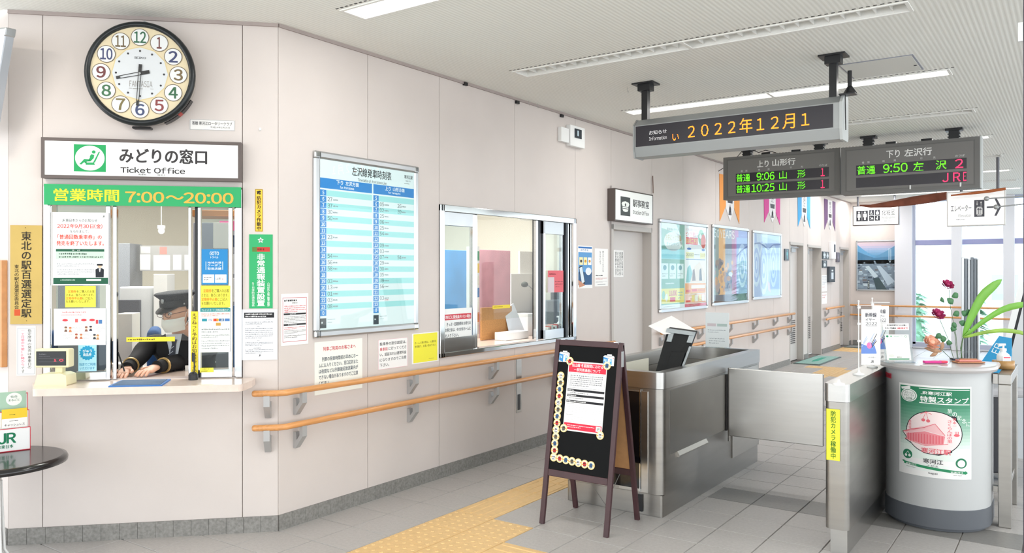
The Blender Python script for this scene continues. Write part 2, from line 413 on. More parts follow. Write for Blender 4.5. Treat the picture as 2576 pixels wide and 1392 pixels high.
# ---- ceiling with recessed light slots (holes are real)
def ceil_mat():
    m = M('ceiling_board', '#e0e1db', .85); t = m.node_tree; b = t.nodes['Principled BSDF']
    c = t.nodes.new('ShaderNodeTexCoord'); s = t.nodes.new('ShaderNodeSeparateXYZ'); t.links.new(c.outputs['Object'], s.inputs[0])
    mt = t.nodes.new('ShaderNodeMath'); mt.operation = 'MULTIPLY'; mt.inputs[1].default_value = 2 * PI / .027; t.links.new(s.outputs['X'], mt.inputs[0])
    sn = t.nodes.new('ShaderNodeMath'); sn.operation = 'SINE'; t.links.new(mt.outputs[0], sn.inputs[0])
    n = t.nodes.new('ShaderNodeTexNoise'); n.inputs['Scale'].default_value = 1.0; mp = t.nodes.new('ShaderNodeMapping'); mp.inputs['Scale'].default_value = (60, 8, 8)
    t.links.new(c.outputs['Object'], mp.inputs[0]); t.links.new(mp.outputs[0], n.inputs['Vector'])
    ad = t.nodes.new('ShaderNodeMath'); ad.operation = 'ADD'; t.links.new(sn.outputs[0], ad.inputs[0]); t.links.new(n.outputs[0], ad.inputs[1])
    bp = t.nodes.new('ShaderNodeBump'); bp.inputs['Strength'].default_value = .22; bp.inputs['Distance'].default_value = .002
    t.links.new(ad.outputs[0], bp.inputs['Height']); t.links.new(bp.outputs[0], b.inputs['Normal'])
    r = t.nodes.new('ShaderNodeValToRGB'); r.color_ramp.elements[0].color = (*lin('#ebece6'), 1); r.color_ramp.elements[1].color = (*lin('#f6f7f2'), 1)
    r.color_ramp.elements[0].position = .2; r.color_ramp.elements[1].position = .75
    m2 = t.nodes.new('ShaderNodeMath'); m2.operation = 'MULTIPLY_ADD'; m2.inputs[1].default_value = .5; m2.inputs[2].default_value = .5; t.links.new(sn.outputs[0], m2.inputs[0])
    t.links.new(m2.outputs[0], r.inputs[0]); t.links.new(r.outputs[0], b.inputs['Base Color'])
    return m
CEIL = ceil_mat()
SLOTS = [(.055, .215, 1), (1.69, 1.85, 0), (3.41, 3.57, 1), (5.08, 5.24, 0), (6.75, 6.91, 1), (8.42, 8.58, 0), (10.1, 10.26, 1), (11.6, 11.76, 0), (13.0, 13.16, 1)]
SX0, SX1 = .49, 3.03
cb = MB(); prev = -9.
for a, b, on in SLOTS:
    cb.box(-.02, prev, CH, 9.5, a, CH + .05, CEIL); cb.box(-.02, a, CH, SX0, b, CH + .05, CEIL); cb.box(SX1, a, CH, 9.5, b, CH + .05, CEIL); prev = b
cb.box(-.02, prev, CH, 9.5, 14.62, CH + .05, CEIL)
cb.box(-3.2, -9, CH, -.02, -3.2, CH + .05, CEIL)
cb.prism([(-.02, -.02), (-.02, -3.2), (-3.2, -3.2), (-3.2, -1.03), (-1.03, -1.03)], 'z', CH, CH + .05, CEIL)
ceiling = cb.build('ceiling'); ceiling['kind'] = 'structure'
DIFF = G('#fffdf8', 5.0); TROUGH = M('white_reflector', '#f2f2ee', .6)
ORD = ['nearest the clock', 'behind the hanging information display', 'above the departure displays', 'far down the corridor', 'at the corridor end']
k_on = k_off = 0
for a, b, on in SLOTS:
    if on: lab = 'lit recessed fluorescent strip in the ceiling, ' + ORD[k_on]; k_on += 1
    else: lab = 'unlit recessed louvred light slot in the ceiling, ' + ['nearest the camera', 'just before the departure displays', 'beyond the departure displays', 'farthest from the camera'][k_off]; k_off += 1
    t = thing('ceiling_light', lab, 'ceiling light', (SX0, a, CH))
    W_ = b - a; L = SX1 - SX0
    tr = MB(); tr.box(0, 0, .07, L, W_, .08, TROUGH).box(0, 0, 0, .004, W_, .07, TROUGH).box(L - .004, 0, 0, L, W_, .07, TROUGH).box(0, 0, 0, L, .004, .07, TROUGH).box(0, W_ - .004, 0, L, W_, .07, TROUGH)
    tr.build('trough', t)
    rim = MB(); e = .018
    rim.box(-e, -e, -.006, L + e, 0, 0, TROUGH).box(-e, W_, -.006, L + e, W_ + e, 0, TROUGH).box(-e, 0, -.006, 0, W_, 0, TROUGH).box(L, 0, -.006, L + e, W_, 0, TROUGH).box(L / 2 - .012, 0, -.006, L / 2 + .012, W_, 0, TROUGH)
    rim.build('rim', t)
    if on:
        for h in (0, 1): MB().box(.01 + h * L / 2, .012, .02, L / 2 * (h + 1) - .014, W_ - .012, .03, DIFF).build('diffuser', t)
    elif a < 9:
        for i in range(1, 30):
            if i == 15: continue
            MB().prism([(0.006, .01), (W_ - .006, .01), (W_ - .03, .065), (.03, .065)], 'x', L * i / 30 - .003, L * i / 30 + .003, TROUGH).build('louvre', t)
    ds = MB()
    for i in range(int((L + .12) / .036)): ds.box(-.02 + i * .036, -.046, -.0015, i * .036 - .001, -.036, 0, BLACK)
    tag(ds.build('vent_slots', t), kind='stuff')
# ---- walls: core plus separate panels
PT = .012
def wall(name, F, edges, openings, z0=.09, z1=CH - .012, thick=.11):
    core = MB()
    seams = sorted(edges); us = sorted(set([seams[0], seams[-1]] + [u for o in openings for u in o[:2]]))
    def rects(a, b, g=0.):
        zs = [(0 if g == 0 else z0, CH if g == 0 else z1)]
        for (u0, u1, w0, w1) in openings:
            if u0 < (a + b) / 2 < u1:
                n = []
                for (p, q) in zs:
                    if w0 > p + .01: n.append((p, w0))
                    if w1 < q - .01: n.append((w1, q))
                zs = n
        return zs
    for a, b in zip(us, us[1:]):
        for p, q in rects(a, b): core.box(a, PT, p, b, thick, q, CORE)
    W = core.build(name); place(W, (0, 0, 0), F.rz); W['kind'] = 'structure'
    for a, b in zip(seams, seams[1:]):
        cuts = sorted(set([a, b] + [u for o in openings for u in o[:2] if a + .01 < u < b - .01]))
        for c, d in zip(cuts, cuts[1:]):
            for p, q in rects(c, d, 1):
                g0 = .002 if c == a else 0; g1 = .002 if d == b else 0
                MB().box(c + g0, 0, p, d - g1, PT, q, WALL).build('panel', W)
    return W
WIN1 = (-1.245, -.205, .895, 1.985)
WIN2 = (1.43, 3.363, .875, 1.995)
wall_front = wall('wall_front', F1, [-1.431, -1.258, -.199, 0], [WIN1])
D0 = (4.06, 5.0, 0, 1.98); D1 = (10.16, 10.97, 0, 1.995); D2 = (11.22, 12.15, 0, 1.98); D3 = (13.55, 14.33, 0, 2.0)
wall_left = wall('wall_left', F2, [0, .715, 1.43, 2.389, 3.363, 4.06, 5.0, 5.848, 6.895, 8.185, 9.322, 10.16, 10.97, 11.22, 12.15, 12.85, 13.55, 14.33, 14.52], [WIN2, D0, D1, D2, D3])
F0 = Frame(0, (F1.w(-1.431, 0, 0)[0], F1.w(-1.431, 0, 0)[1]))   # the wall that goes on to the left of the chamfered corner
W0 = MB().box(-2.2, 0, 0, -.002, .1, CH, WALL).build('wall_side'); W0['kind'] = 'structure'; place(W0, F1.w(-1.431, 0, 0), 0)
b_ = MB().box(-2.2, -.009, 0, -.004, 0, .09, BASE).build('baseboard_side'); b_['kind'] = 'structure'; place(b_, F1.w(-1.431, 0, 0), 0)
# baseboards of small stone pieces
def baseboard(name, F, u0, u1, near, skip=(), off=0., o3=None):
    core = MB().box(u0, -.001, 0, u1, .004, .086, CORE) if not skip else MB()
    if skip:
        us = [u0] + [u for s_ in skip for u in s_] + [u1]
        for a, b in zip(us[::2], us[1::2]):
            if b > a: core.box(a, -.001, 0, b, .004, .086, CORE)
    W = core.build(name); W['kind'] = 'structure'; W.location = o3 or (0, 0, 0); W.rotation_euler = (0, 0, F.rz)
    n = int(round((u1 - u0) / .097)); far = MB()
    for i in range(n):
        a = u0 + (u1 - u0) * i / n; b = u0 + (u1 - u0) * (i + 1) / n - .0015
        if any(s0 - .03 < (a + b) / 2 < s1 + .03 for s0, s1 in skip): continue
        if near(a): MB().box(a, -.009, 0, b, .001, .09, BASE).build('stone', W)
        else: far.box(a, -.009, 0, b, .001, .09, BASE)
    if far.v: tag(far.build('distant_stones', W), kind='stuff')
baseboard('baseboard_front', F1, -1.431, 0, lambda a: True)
baseboard('baseboard_left', F2, 0, 14.52, lambda a: a < 6.5, [(4.06, 5.0), (10.16, 10.97), (11.22, 12.15), (13.55, 14.33)])
# ---- thin cornice line
cn = MB().box(0, -.012, CH - .02, 14.52, PT, CH, CORE).build('trim_1'); cn['kind'] = 'structure'; place(cn, (0, 0, 0), F2.rz)
cn = MB().box(-1.431, -.012, CH - .02, 0, PT, CH, CORE).build('trim_2'); cn['kind'] = 'structure'; place(cn, (0, 0, 0), F1.rz)
# ---- end wall and window wall
FE = FY(14.5)
eb = MB().box(0, 0, 0, .85, .12, CH, WALL); ebw = eb.build('wall_back'); ebw['kind'] = 'structure'; ebw.location = (0, 14.5, 0)
cl = MB().box(.85, -.12, 0, 1.165, .12, CH, M('column_paint', '#dfe0e6', .5)); c_ = cl.build('trim_3', None, .01); c_['kind'] = 'structure'; c_.location = (0, 14.5, 0)
MULL = M('window_aluminium', '#b9bfd2', .35, .6); PANE = glass('window_glass', '#f4faff', .1)
wx = 1.165; xs = [1.165, 1.97, 2.82, 3.68, 4.55, 5.4, 6.3, 7.2]
for n, (a, b) in enumerate(zip(xs, xs[1:])):
    t = MB(); t.box(a, -.04, .08, a + .05, .05, CH, MULL).box(b - .05, -.04, .08, b, .05, CH, MULL).box(a, -.04, .03, b, .05, .12, MULL).box(a, -.04, CH - .06, b, .05, CH, MULL)
    wo = t.build('window_%d' % (n + 1)); wo['kind'] = 'structure'; wo.location = (0, 14.5, 0)
    MB().box(a + .05, -.06, 2.03, b - .05, .03, 2.13, M('window_transom', '#9a9dc6', .5)).build('transom', wo, .01)
    MB().box(a + .05, 0, .12, b - .05, .008, 2.05, PANE).build('pane', wo)
    MB().box(a + .05, 0, 2.12, b - .05, .008, CH - .06, PANE).build('pane', wo)
    if n < 4:
        MB().box(b - .12, -.16, 0, b + .06, -.04, CH, M('column_paint')).build('mullion_post', wo, .01)
    MB().box(a, -.04, 0, b, .05, .03, M('column_paint')).build('sill', wo)
# ---- restroom doors and the office door
DP = M('door_paint', '#cdc7c3', .45); DG = M('door_frame_paint', '#bcb6b0', .45); DGL = M('frosted_glass', '#8f958f', .3)
def door(nm, d, depth, F=F2, glassw=None, louv=True, closer=True, frame=.045):
    u0, u1, _, z1 = d
    t = MB()
    t.box(u0, -.004, 0, u0 + frame, depth, z1, DG).box(u1 - frame * .4, -.004, 0, u1, depth, z1, DG).box(u0, -.004, z1 - frame, u1, depth, z1, DG)
    t.box(u0 - .1, depth + .04, 0, u1 + .1, depth + .06, z1, DG)
    o = t.build(nm); o['kind'] = 'structure'; o.rotation_euler = (0, 0, F.rz)
    leaf = MB().box(u0 + frame, depth, .012, u1 - .02, depth + .04, z1 - frame, DP).build('door_leaf', o, .002)
    if glassw:
        for g in glassw: MB().box(u0 + g[0], depth - .004, g[1], u0 + g[2], depth + .002, g[3], DGL).build('glass_panel', leaf)
    if louv:
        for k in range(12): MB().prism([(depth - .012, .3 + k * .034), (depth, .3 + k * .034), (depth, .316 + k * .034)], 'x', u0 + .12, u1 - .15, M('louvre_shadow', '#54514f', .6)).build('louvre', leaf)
    if closer:
        MB().box(u0 + .25, depth - .06, z1 - .16, u0 + .5, depth, z1 - .1, GREYM).box(u0 + .2, depth - .05, z1 - .09, u1 - .1, depth - .04, z1 - .07, GREYM).build('door_closer', o)
    return o
door('door_1', D0, .10, louv=False, closer=False, frame=.05)
door('door_2', D1, .10, glassw=[(.12, .78 + .4, .38, 1.8)])
door('door_3', D2, .16, glassw=[(.12, .9, .3, 1.28), (.12, 1.25, .3, 1.8)])
door('door_4', D3, .10, glassw=[(.12, 1.15, .4, 1.8)])
# ---- rooms behind the walls: the station office
OW = M('office_wall_paint', '#e3ddcf', .8, noise=.03, ns=2); OF = M('office_floor', '#9c9a94', .6, noise=.05, ns=10)
def st(nm, b, parent=None):
    o = b.build(nm, parent); o['kind'] = 'structure'; return o
b = MB(); b.prism([(-.12, 0), (-.16, 5.4), (-5.6, 5.4), (-5.6, -.9), (-1.0, -.9)], 'z', -.06, 0, OF); st('floor_office', b)
b = MB(); b.prism([(-.12, 0), (-.16, 5.4), (-5.6, 5.4), (-5.6, -.9), (-1.0, -.9)], 'z', 2.7, 2.78, M('office_ceiling', '#dedbd2', .8)); st('ceiling_office', b)
b = MB(); b.box(-5.6, 5.3, 0, -.16, 5.4, 2.7, OW); st('wall_office_far', b)
b = MB(); b.box(-5.7, -3.4, 0, -5.6, 5.4, 2.7, OW); st('wall_office_end', b)
# outside ground
b = MB().box(-30, 14.7, -4.2, 60, 90, -4.0, M('pale_ground', '#b9bdb8', .9, noise=.1, ns=.3)); st('ground_outside', b)
# ================================================================== THINGS ON THE WALLS
def paper(nm, label, F, px, fn, box=(0, 0, 1, 1), off=.0005, mat=None, thick=.0015, cat='notice', group=None):
    a, z1 = F.to(px[0], px[1], off); b, z0 = F.to(px[2], px[3], off); wd, h = b - a, z1 - z0
    mb = MB().box(0, -thick, 0, wd, 0, h, mat or PAPER); A = Art(mb, 0, h, wd, 0, -thick, box); fn(A)
    o = mb.build(nm); place(o, F.w(a, -off, z0), F.rz)
    return tag(o, label, cat, group)
GRN = '#1f9e5a'; DK = '#2b2b2d'; RED = '#e0382e'
# ---- ticket office sign
def box_sign(nm, label, F, px, depth, fr, fmat, fn, box, cat='sign', face=None, off=0.):
    a, z1 = F.to(px[0], px[1], depth); b, z0 = F.to(px[2], px[3], depth); wd, h = b - a, z1 - z0
    t = thing(nm, label, cat, F.w(a, -off, z0), F.rz)
    MB().box(0, -depth + .006, 0, wd, 0, h, fmat).build('case', t, .003)
    f = MB().box(0, -depth, 0, wd, -depth + .006, fr, fmat).box(0, -depth, h - fr, wd, -depth + .006, h, fmat).box(0, -depth, fr, fr, -depth + .006, h - fr, fmat).box(wd - fr, -depth, fr, wd, -depth + .006, h - fr, fmat)
    f.build('frame', t)
    mb = MB().box(fr, -depth + .002, fr, wd - fr, -depth + .005, h - fr, face or M('sign_face', '#eff1ee', .4, emit=.12)); fn(Art(mb, fr, h - fr, wd - fr, fr, -depth + .002, box))
    mb.build('face', t)
    return t
def seat_picto(A, x, y, s):            # seated traveller pictogram in a green square
    q = lambda u, v: (x + u * s, y + v * s)
    A.rect(x, y, x + s, y + s, GRN, 1); A.ell(x + s / 2, y + s / 2, s * .46, s * .46, '#f4f6f3', 2, 40)
    A.ell(*q(.62, .27), s * .06, s * .06, GRN, 3)
    A.poly([q(.77, .27), q(.82, .25), q(.66, .66), q(.6, .66)], GRN, 3)
    A.poly([q(.55, .35), q(.64, .38), q(.62, .5), q(.52, .62), q(.44, .6), q(.5, .48), q(.5, .42)], GRN, 3)
    A.poly([q(.5, .55), q(.53, .62), q(.34, .64), q(.24, .74), q(.17, .73), q(.32, .54)], GRN, 3)
    A.poly([q(.37, .66), q(.63, .66), q(.66, .75), q(.37, .75)], GRN, 3); A.poly([q(.3, .62), q(.4, .62), q(.4, .7), q(.36, .7)], GRN, 3)
def f(A):
    seat_picto(A, 528, 1040, 232)
    A.text('みどりの窓口', 858, 1062, 1512, 1185, '#383537', .04); A.text('Ticket Office', 866, 1225, 1345, 1275, '#383537', .03)
    A.text('售票处', 998, 1281, 1058, 1295, '#383537', .01); A.text('매표소', 1140, 1283, 1200, 1297, '#383537', .01)
box_sign('ticket_office_sign', 'long white ticket office sign with green seat pictogram above the ticket window', F1, (103, 345, 607, 457), .05, .018, BRONZE, f, (320, 1015, 1747, 1305))
# ---- opening hours banner
def f(A):
    A.text('営業時間', 336, 82, 738, 165, '#d8d432', .03, 3); A.text('7:00〜20:00', 775, 95, 1462, 168, '#f0b04a', .03, 3)
paper('hours_banner', 'green banner with yellow opening hours along the top of the ticket window', F1, (111, 463, 607, 522), f, (278, 52, 1512, 192), .035, M('banner_green', '#12a05c', .45), .004, 'banner')
# ---- gold plaque, small notices
def f(A):
    A.vt('東北の駅百選選定駅', 135, 352, 203, 893, '#2a2418', .02); A.vt('東北の駅百選選定委員会', 92, 560, 122, 838, '#2a2418', .01)
    A.rect(92, 840, 130, 880, '#c9542c'); A.ell(163, 330, 3, 3, '#5a4a20'); A.ell(170, 912, 3, 3, '#5a4a20')
paper('name_plaque', 'gold metal plaque with black vertical lettering left of the ticket window', F1, (27, 567, 107, 815), f, (66, 315, 270, 932), .0, M('gold_plate', '#ab9150', .35, .55, noise=.05), .006, 'plaque')
def f(A):
    A.frame(106, 950, 214, 1243, 2, '#8a93a0', 1)
    A.vt('指定席券の発売は乗車日の', 170, 955, 196, 1210, DK); A.vt('一ヶ月前の午前10時から', 128, 955, 152, 1190, '#e2507a', .008); A.vt('です', 128, 1192, 152, 1236, DK)
paper('small_notice', 'narrow white notice with one pink column of text under the gold plaque', F1, (42, 821, 90, 945), f, (100, 937, 222, 1252))
def f(A):
    A.frame(1383, 868, 1716, 962, 3, '#8d8d8d', 1)
    A.text('寄贈 寒河江ロータリークラブ', 1400, 885, 1698, 918, DK, .01); A.text('平成14年2月16日', 1535, 927, 1680, 944, '#555555')
paper('donor_plate', 'small white donor plate under the wall clock to its right', F1, (477, 300, 591, 330), f, (1380, 866, 1718, 964), .0, M('white_plate', '#ebe9e6', .35), .004, 'plate')
def cam_icon(A, x, y, s, col='#222222'):
    A.poly([(x, y + s * .2), (x + s * .75, y), (x + s, y + s * .3), (x + s * .25, y + s * .6)], col, 2); A.ell(x + s * .3, y + s * .62, s * .16, s * .16, col, 2, 10); A.ell(x + s * .72, y + s * .66, s * .18, s * .18, col, 2, 10)
def f(A):
    A.frame(123, 107, 176, 413, 2.5, '#3a3420', 1); cam_icon(A, 131, 115, 36); A.vt('防犯カメラ作動中', 132, 155, 167, 408, '#2a2618', .03)
paper('camera_sign', 'narrow yellow security camera sign above the green alarm sign', F1, (642, 476, 661, 583), f, (121, 105, 178, 415), .0005, M('sign_yellow', '#f3c42e', .45), .002, 'sign')
def f(A):
    for k in range(5):
        a = PI / 2 + k * 2 * PI / 5; cx, cy_ = 161 + 24 * math.cos(a), 479 - 24 * math.sin(a)
        A.poly([(161 + 12 * math.cos(a + .63), 479 - 12 * math.sin(a + .63)), (cx, cy_), (161 + 12 * math.cos(a - .63), 479 - 12 * math.sin(a - .63)), (161, 479)], '#d9e2da', 2)
    A.ell(161, 479, 9, 9, '#8f9a92', 3, 12)
    A.rect(100, 528, 134, 562, '#5d7c3a', 1); A.rect(134, 528, 228, 562, '#c33a31', 1); A.scr(138, 532, 226, 558, 1, '#7d2a22', .6, .9, 2)
    A.vt('非常通報装置設置', 132, 575, 194, 958, '#f2f6f2', .04); A.vt('山形県警察', 208, 780, 228, 960, '#e6f2ea', .01); A.vt('日本防災通信協会', 96, 812, 118, 958, '#e6f2ea', .01); A.vt('社団法人', 98, 782, 114, 810, '#e6f2ea')
paper('alarm_sign', 'tall green emergency alarm sign with white lettering and badge right of the window', F1, (627, 590, 686, 776), f, (78, 437, 248, 972), .0005, M('sign_green', '#1aa663', .45), .002, 'sign')
def f(A):
    A.rect(40, 1003, 262, 1042, '#232327', 1); A.scr(50, 1007, 252, 1040, 2, '#e8e8e8', .6, .8, 2, .8)
    A.scr(200, 1050, 252, 1060, 1, '#888888'); A.scr(48, 1066, 255, 1092, 2, '#777a80'); A.scr(135, 1100, 172, 1110, 1, '#555555'); A.scr(48, 1114, 255, 1196, 6, '#85888e')
    A.scr(135, 1204, 172, 1213, 1, '#555555'); A.scr(48, 1216, 255, 1250, 3, '#85888e'); A.scr(105, 1258, 200, 1268, 1, '#555555'); A.scr(48, 1270, 255, 1306, 3, '#85888e'); A.text('JR', 146, 1310, 165, 1324, '#333333', .03)
paper('privacy_notice', 'white printed notice with a black heading bar below the green alarm sign', F1, (604, 779, 698, 905), f, (10, 980, 286, 1350), .003, M('cool_paper', '#e9ecf2', .5), .002)
# wall hook
hk = MB(); hk.box(0, -.004, 0, .012, 0, .014, WHITE); hk.tube([(.006, -.005, .002), (.006, -.012, -.006), (.006, -.02, -.002), (.006, -.02, .003)], .0015, WHITE, 6)
h_ = F1.to(652, 328); o = hk.build('wall_hook'); place(o, F1.w(h_[0], 0, h_[1]), F1.rz); tag(o, 'tiny white adhesive hook right of the donor plate', 'hook')
# ---- wall clock
def clock():
    c = F1.to(353, 187, .13); cb_ = F1.to(353, 187, 0)
    cx, cz = F1.to(351, 184, .13); R = .2885
    t = thing('wall_clock', 'large round wall clock with black rim and coloured numerals in circles', 'clock', F1.w(cx, 0, cz - R), F1.rz)
    cz = R
    SIL = M('clock_body_silver', '#b9b3ac', .35, .3)
    body = MB(); body.cyl((0, -.105, cz), R * .98, .105, SIL, 'y', 56, R * .93); body.build('body', t, .006)
    rim = MB(); n = 64
    prof = [(R - .004, -.095), (R, -.11), (R - .004, -.125), (R - .016, -.134), (R - .028, -.132), (R - .033, -.118)]
    vs = []
    for r_, y_ in prof:
        for i in range(n): a = 2 * PI * i / n; vs.append((r_ * math.cos(a), y_, cz + r_ * math.sin(a)))
    fs = [(k * n + i, k * n + (i + 1) % n, (k + 1) * n + (i + 1) % n, (k + 1) * n + i) for k in range(len(prof) - 1) for i in range(n)]
    rim.add(vs, [f_[::-1] for f_ in fs], M('clock_rim', '#0c1519', .3), True); rim.build('rim', t)
    dial = MB(); dial.cyl((0, -.118, cz), R - .025, .01, M('dial_cream', '#e9d9b4', .4), 'y', 56); A = Art(dial, -R, cz + R, R, cz - R, -.1185, (-1, -1, 1, 1))
    A.poly([(.52 * math.cos(PI * i / 6), .52 * math.sin(PI * i / 6)) for i in range(12)][::-1], '#e2cf9c', 1)
    A.poly([(.50 * math.cos(PI * i / 6), .50 * math.sin(PI * i / 6)) for i in range(12)][::-1], '#dfe3e6', 2)
    cols = ['#6f332f', '#34406e', '#73603a', '#23633f', '#8a3134', '#30406f', '#7a6b35', '#2b6a40', '#6e2b30', '#333f70', '#6e5a38', '#1d6546']
    dial_ = dial.build('dial', t)
    for h in range(1, 13):
        a = PI / 2 - h * PI / 6; x, z = .69 * math.cos(a), -.69 * math.sin(a)
        d = MB(); d.cyl((x * R, -.1215, cz - z * R), .162 * R, .003, M('numeral_disc', '#e9ebea', .3), 'y', 28)
        B = Art(d, -R, cz + R, R, cz - R, -.1216, (-1, -1, 1, 1)); n_ = str(h); wd = {1: .09, 11: .19}.get(h, .17 if h < 10 else .22)
        gl = M('numeral_%d' % h, cols[h - 1], .35)
        for r0 in (.165,):
            B.poly([(x + r0 * math.cos(2 * PI * i / 28), z - r0 * math.sin(2 * PI * i / 28)) for i in range(28)], '#6b5c48', .0)
        B.ell(x, z, .153, .153, '#eceeee', 1, 28)
        B.text(n_, x - wd / 2, z - .105, x + wd / 2, z + .105, gl, .035 if h < 10 else .03, 4)
        d.build('numeral', dial_)
    dot = MB(); B = Art(dot, -R, cz + R, R, cz - R, -.1195, (-1, -1, 1, 1))
    for h in range(12): a = h * PI / 6; B.ell(.43 * math.cos(a), .43 * math.sin(a), .02, .02, '#3c3c40', 3, 10)
    B.text('SEIKO', -.105, -.32, .105, -.282, '#4b4b50', .02, 3)
    B.text('FANTASIA', -.19, .14, .22, .255, '#a09c98', 0, 3); B.scr(-.13, .28, .17, .3, 1, '#8a8680', .7, 1, 3); B.rect(-.2, .283, -.145, .289, '#8a8680', 3); B.rect(.185, .283, .24, .289, '#8a8680', 3)
    dot.build('minute_dots', t)
    def hand(ang, L, wd, nm, y, tail):
        m = MB(); dx, dz = math.sin(ang), math.cos(ang); px_, pz_ = dz, -dx
        def P(l, s_): return (dx * l + px_ * s_, dz * l + pz_ * s_ + cz)
        def bar(l0, l1, s0, s1, w0):
            m.prism([P(l0, s0 - w0), P(l0, s0 + w0), P(l1, s1 + w0), P(l1, s1 - w0)], 'y', y, y + .0015, BLACK)
        bar(0, L * .86, -wd, -wd * .8, .0016); bar(0, L * .86, wd, wd * .8, .0016); bar(L * .84, L, 0, 0, wd * .95); bar(-tail, 0, 0, 0, wd * 1.15)
        m.build(nm, t)
    hand(math.radians(257), .125, .0085, 'hour_hand', -.124, .05); hand(math.radians(184), .178, .0072, 'minute_hand', -.127, .05)
    MB().cyl((0, -.129, cz), .006, .006, GREYM, 'y', 12).build('hub', t)
    pn = MB()                                                     # control strip on the lower right of the body
    for i in range(9):
        a0 = math.radians(-66 + i * 4.4); a1 = math.radians(-66 + (i + 1) * 4.4)
        P_ = [(R * .985 * math.cos(a), R * .985 * math.sin(a)) for a in (a0, a1)]; Q = [(R * 1.0 * math.cos(a), R * 1.0 * math.sin(a)) for a in (a1, a0)]
        pn.prism([(p[0], p[1] + cz) for p in P_ + Q], 'y', -.085, -.035, BLACK if i not in (4,) else M('red_key', '#b3423a', .5))
    pn.build('control_strip', t)
    MB().box(-.055, -.08, -.0075, .045, -.03, .006, BLACK).build('lower_vent', t, .006)
    hb = MB(); hb.tube([(-.022, -.03, 2 * R - .012), (-.016, -.03, 2 * R + .018), (0, -.03, 2 * R + .026), (.016, -.03, 2 * R + .018), (.022, -.03, 2 * R - .012)], .004, GREYM, 8); hb.build('hanging_loop', t)
    gl = MB().cyl((0, -.1315, cz), R - .027, .0012, glass('clock_glass', '#ffffff'), 'y', 56); gl.build('cover_glass', t)
clock()
# ---- notices on the long wall
def f(A):
    A.frame(318, 892, 498, 1205, 2.5, '#c03a44', 1, 3); A.scr(330, 903, 485, 922, 1, DK, .75, .95); A.text('お知らせ', 388, 924, 428, 936, DK, .01)
    A.scr(330, 946, 490, 1000, 4, '#d0505a', .55, .9); A.rect(326, 1003, 492, 1015, DK, 1); A.scr(372, 1004, 446, 1014, 1, '#dddddd', .6); A.scr(330, 1022, 492, 1074, 5, '#66666a'); A.rect(326, 1078, 492, 1090, DK, 1); A.scr(358, 1079, 464, 1089, 1, '#dddddd', .6)
    A.scr(330, 1098, 485, 1120, 2, '#d0505a'); A.scr(330, 1122, 492, 1148, 3, '#66666a'); A.scr(330, 1156, 492, 1180, 2, '#555558')
paper('red_border_notice', 'white notice with a thin red border left of the timetable', F2, (707, 740, 775, 865), f, (308, 865, 510, 1230), .0005)
def f(A):
    A.text('列車ご利用のお客さまへ', 152, 940, 467, 975, '#d23a48', .02)
    for i, s in enumerate(['列車の発車時間前お早めにホー', 'ムにお入りください。窓口応対また', 'は夜間などは列車接近放送案内が', 'できない場合がありますのでご注意', 'ください。']):
        y = 1025 + i * 50; x0 = 141 if i == 0 else 113; x1 = 490 if i < 4 else 215
        A.text(s, x0, y, x1, y + 36, '#26364e', .012)
paper('passenger_notice', 'large white notice with red heading below the timetable, partly behind the handrail', F2, (791, 862, 911, 976), f, (75, 895, 535, 1335), .0005, M('greenish_paper', '#f0f2ea', .5), .0015)
def f(A):
    A.frame(0, 0, 1, 1, .008, '#e6a8b8', 1, .008)
    L = ['駐車券の割引認証は、', '乗車前に行ってくださ', 'い。認証忘れは通常料金', 'になりますのでご注意', '下さい。']
    for i, s in enumerate(L):
        y = .09 + i * .178; x1 = .95 if i < 4 else .36
        if i == 1: A.text('乗車前', .05, y, .31, y + .11, '#d23a48', .012); A.text('に行ってくださ', .34, y, .95, y + .11, DK, .008)
        else: A.text(s, .05, y, x1, y + .11, DK, .008)
paper('parking_notice', 'white parking ticket notice with pink edge between timetable and yellow notice', F2, (951, 856, 1025, 921), f, (0, 0, 1, 1), .0005)
def f(A):
    A.rect(.05, .03, .95, .97, '#f2ea46', 1); A.text('ホーム入場の際は、入場券を', .1, .28, .9, .36, '#6a6428'); A.text('券売機で、お買い求め下さい。', .1, .4, .9, .48, '#6a6428'); A.scr(.62, .86, .92, .9, 1, '#a09040')
paper('yellow_notice', 'yellow platform ticket notice left of the gate window', F2, (1036, 840, 1103, 908), f, (0, 0, 1, 1), .0005)
def f(A):
    A.rect(.02, .01, .98, .14, '#f4f6f8', 1); A.rect(.04, .02, .96, .06, '#2d6fb5', 2); A.text('のりかえ', .2, .075, .72, .125, '#1f5c9c', .02)
    A.rect(.04, .15, .96, .9, '#5f9bd0', 1); A.rect(.04, .62, .96, .92, '#2f5a86', 2)
    for i in range(3): A.rect(.1 + i * .29, .27, .34 + i * .29, .45, '#f3e6b0' if i < 2 else '#f1f3f5', 3); A.ell(.22 + i * .29, .36, .07, .035, '#3c3c3c' if i == 0 else '#d59a30', 4)
    A.poly([(.06, .5), (.3, .46), (.5, .88), (.26, .93)], '#222a36', 4); A.poly([(.1, .52), (.29, .49), (.45, .85), (.27, .89)], '#d9e6ee', 5); A.poly([(.02, .8), (.28, .86), (.5, .93), (.1, .98)], '#c98f72', 5); A.ell(.72, .6, .2, .09, '#e8edf2', 3); A.rect(.04, .93, .96, .97, '#f0f2f4', 3)
paper('phone_poster', 'blue poster of a hand holding a phone right of the gate window', F2, (1453, 618, 1490, 725), f, (0, 0, 1, 1), .0005, cat='poster')
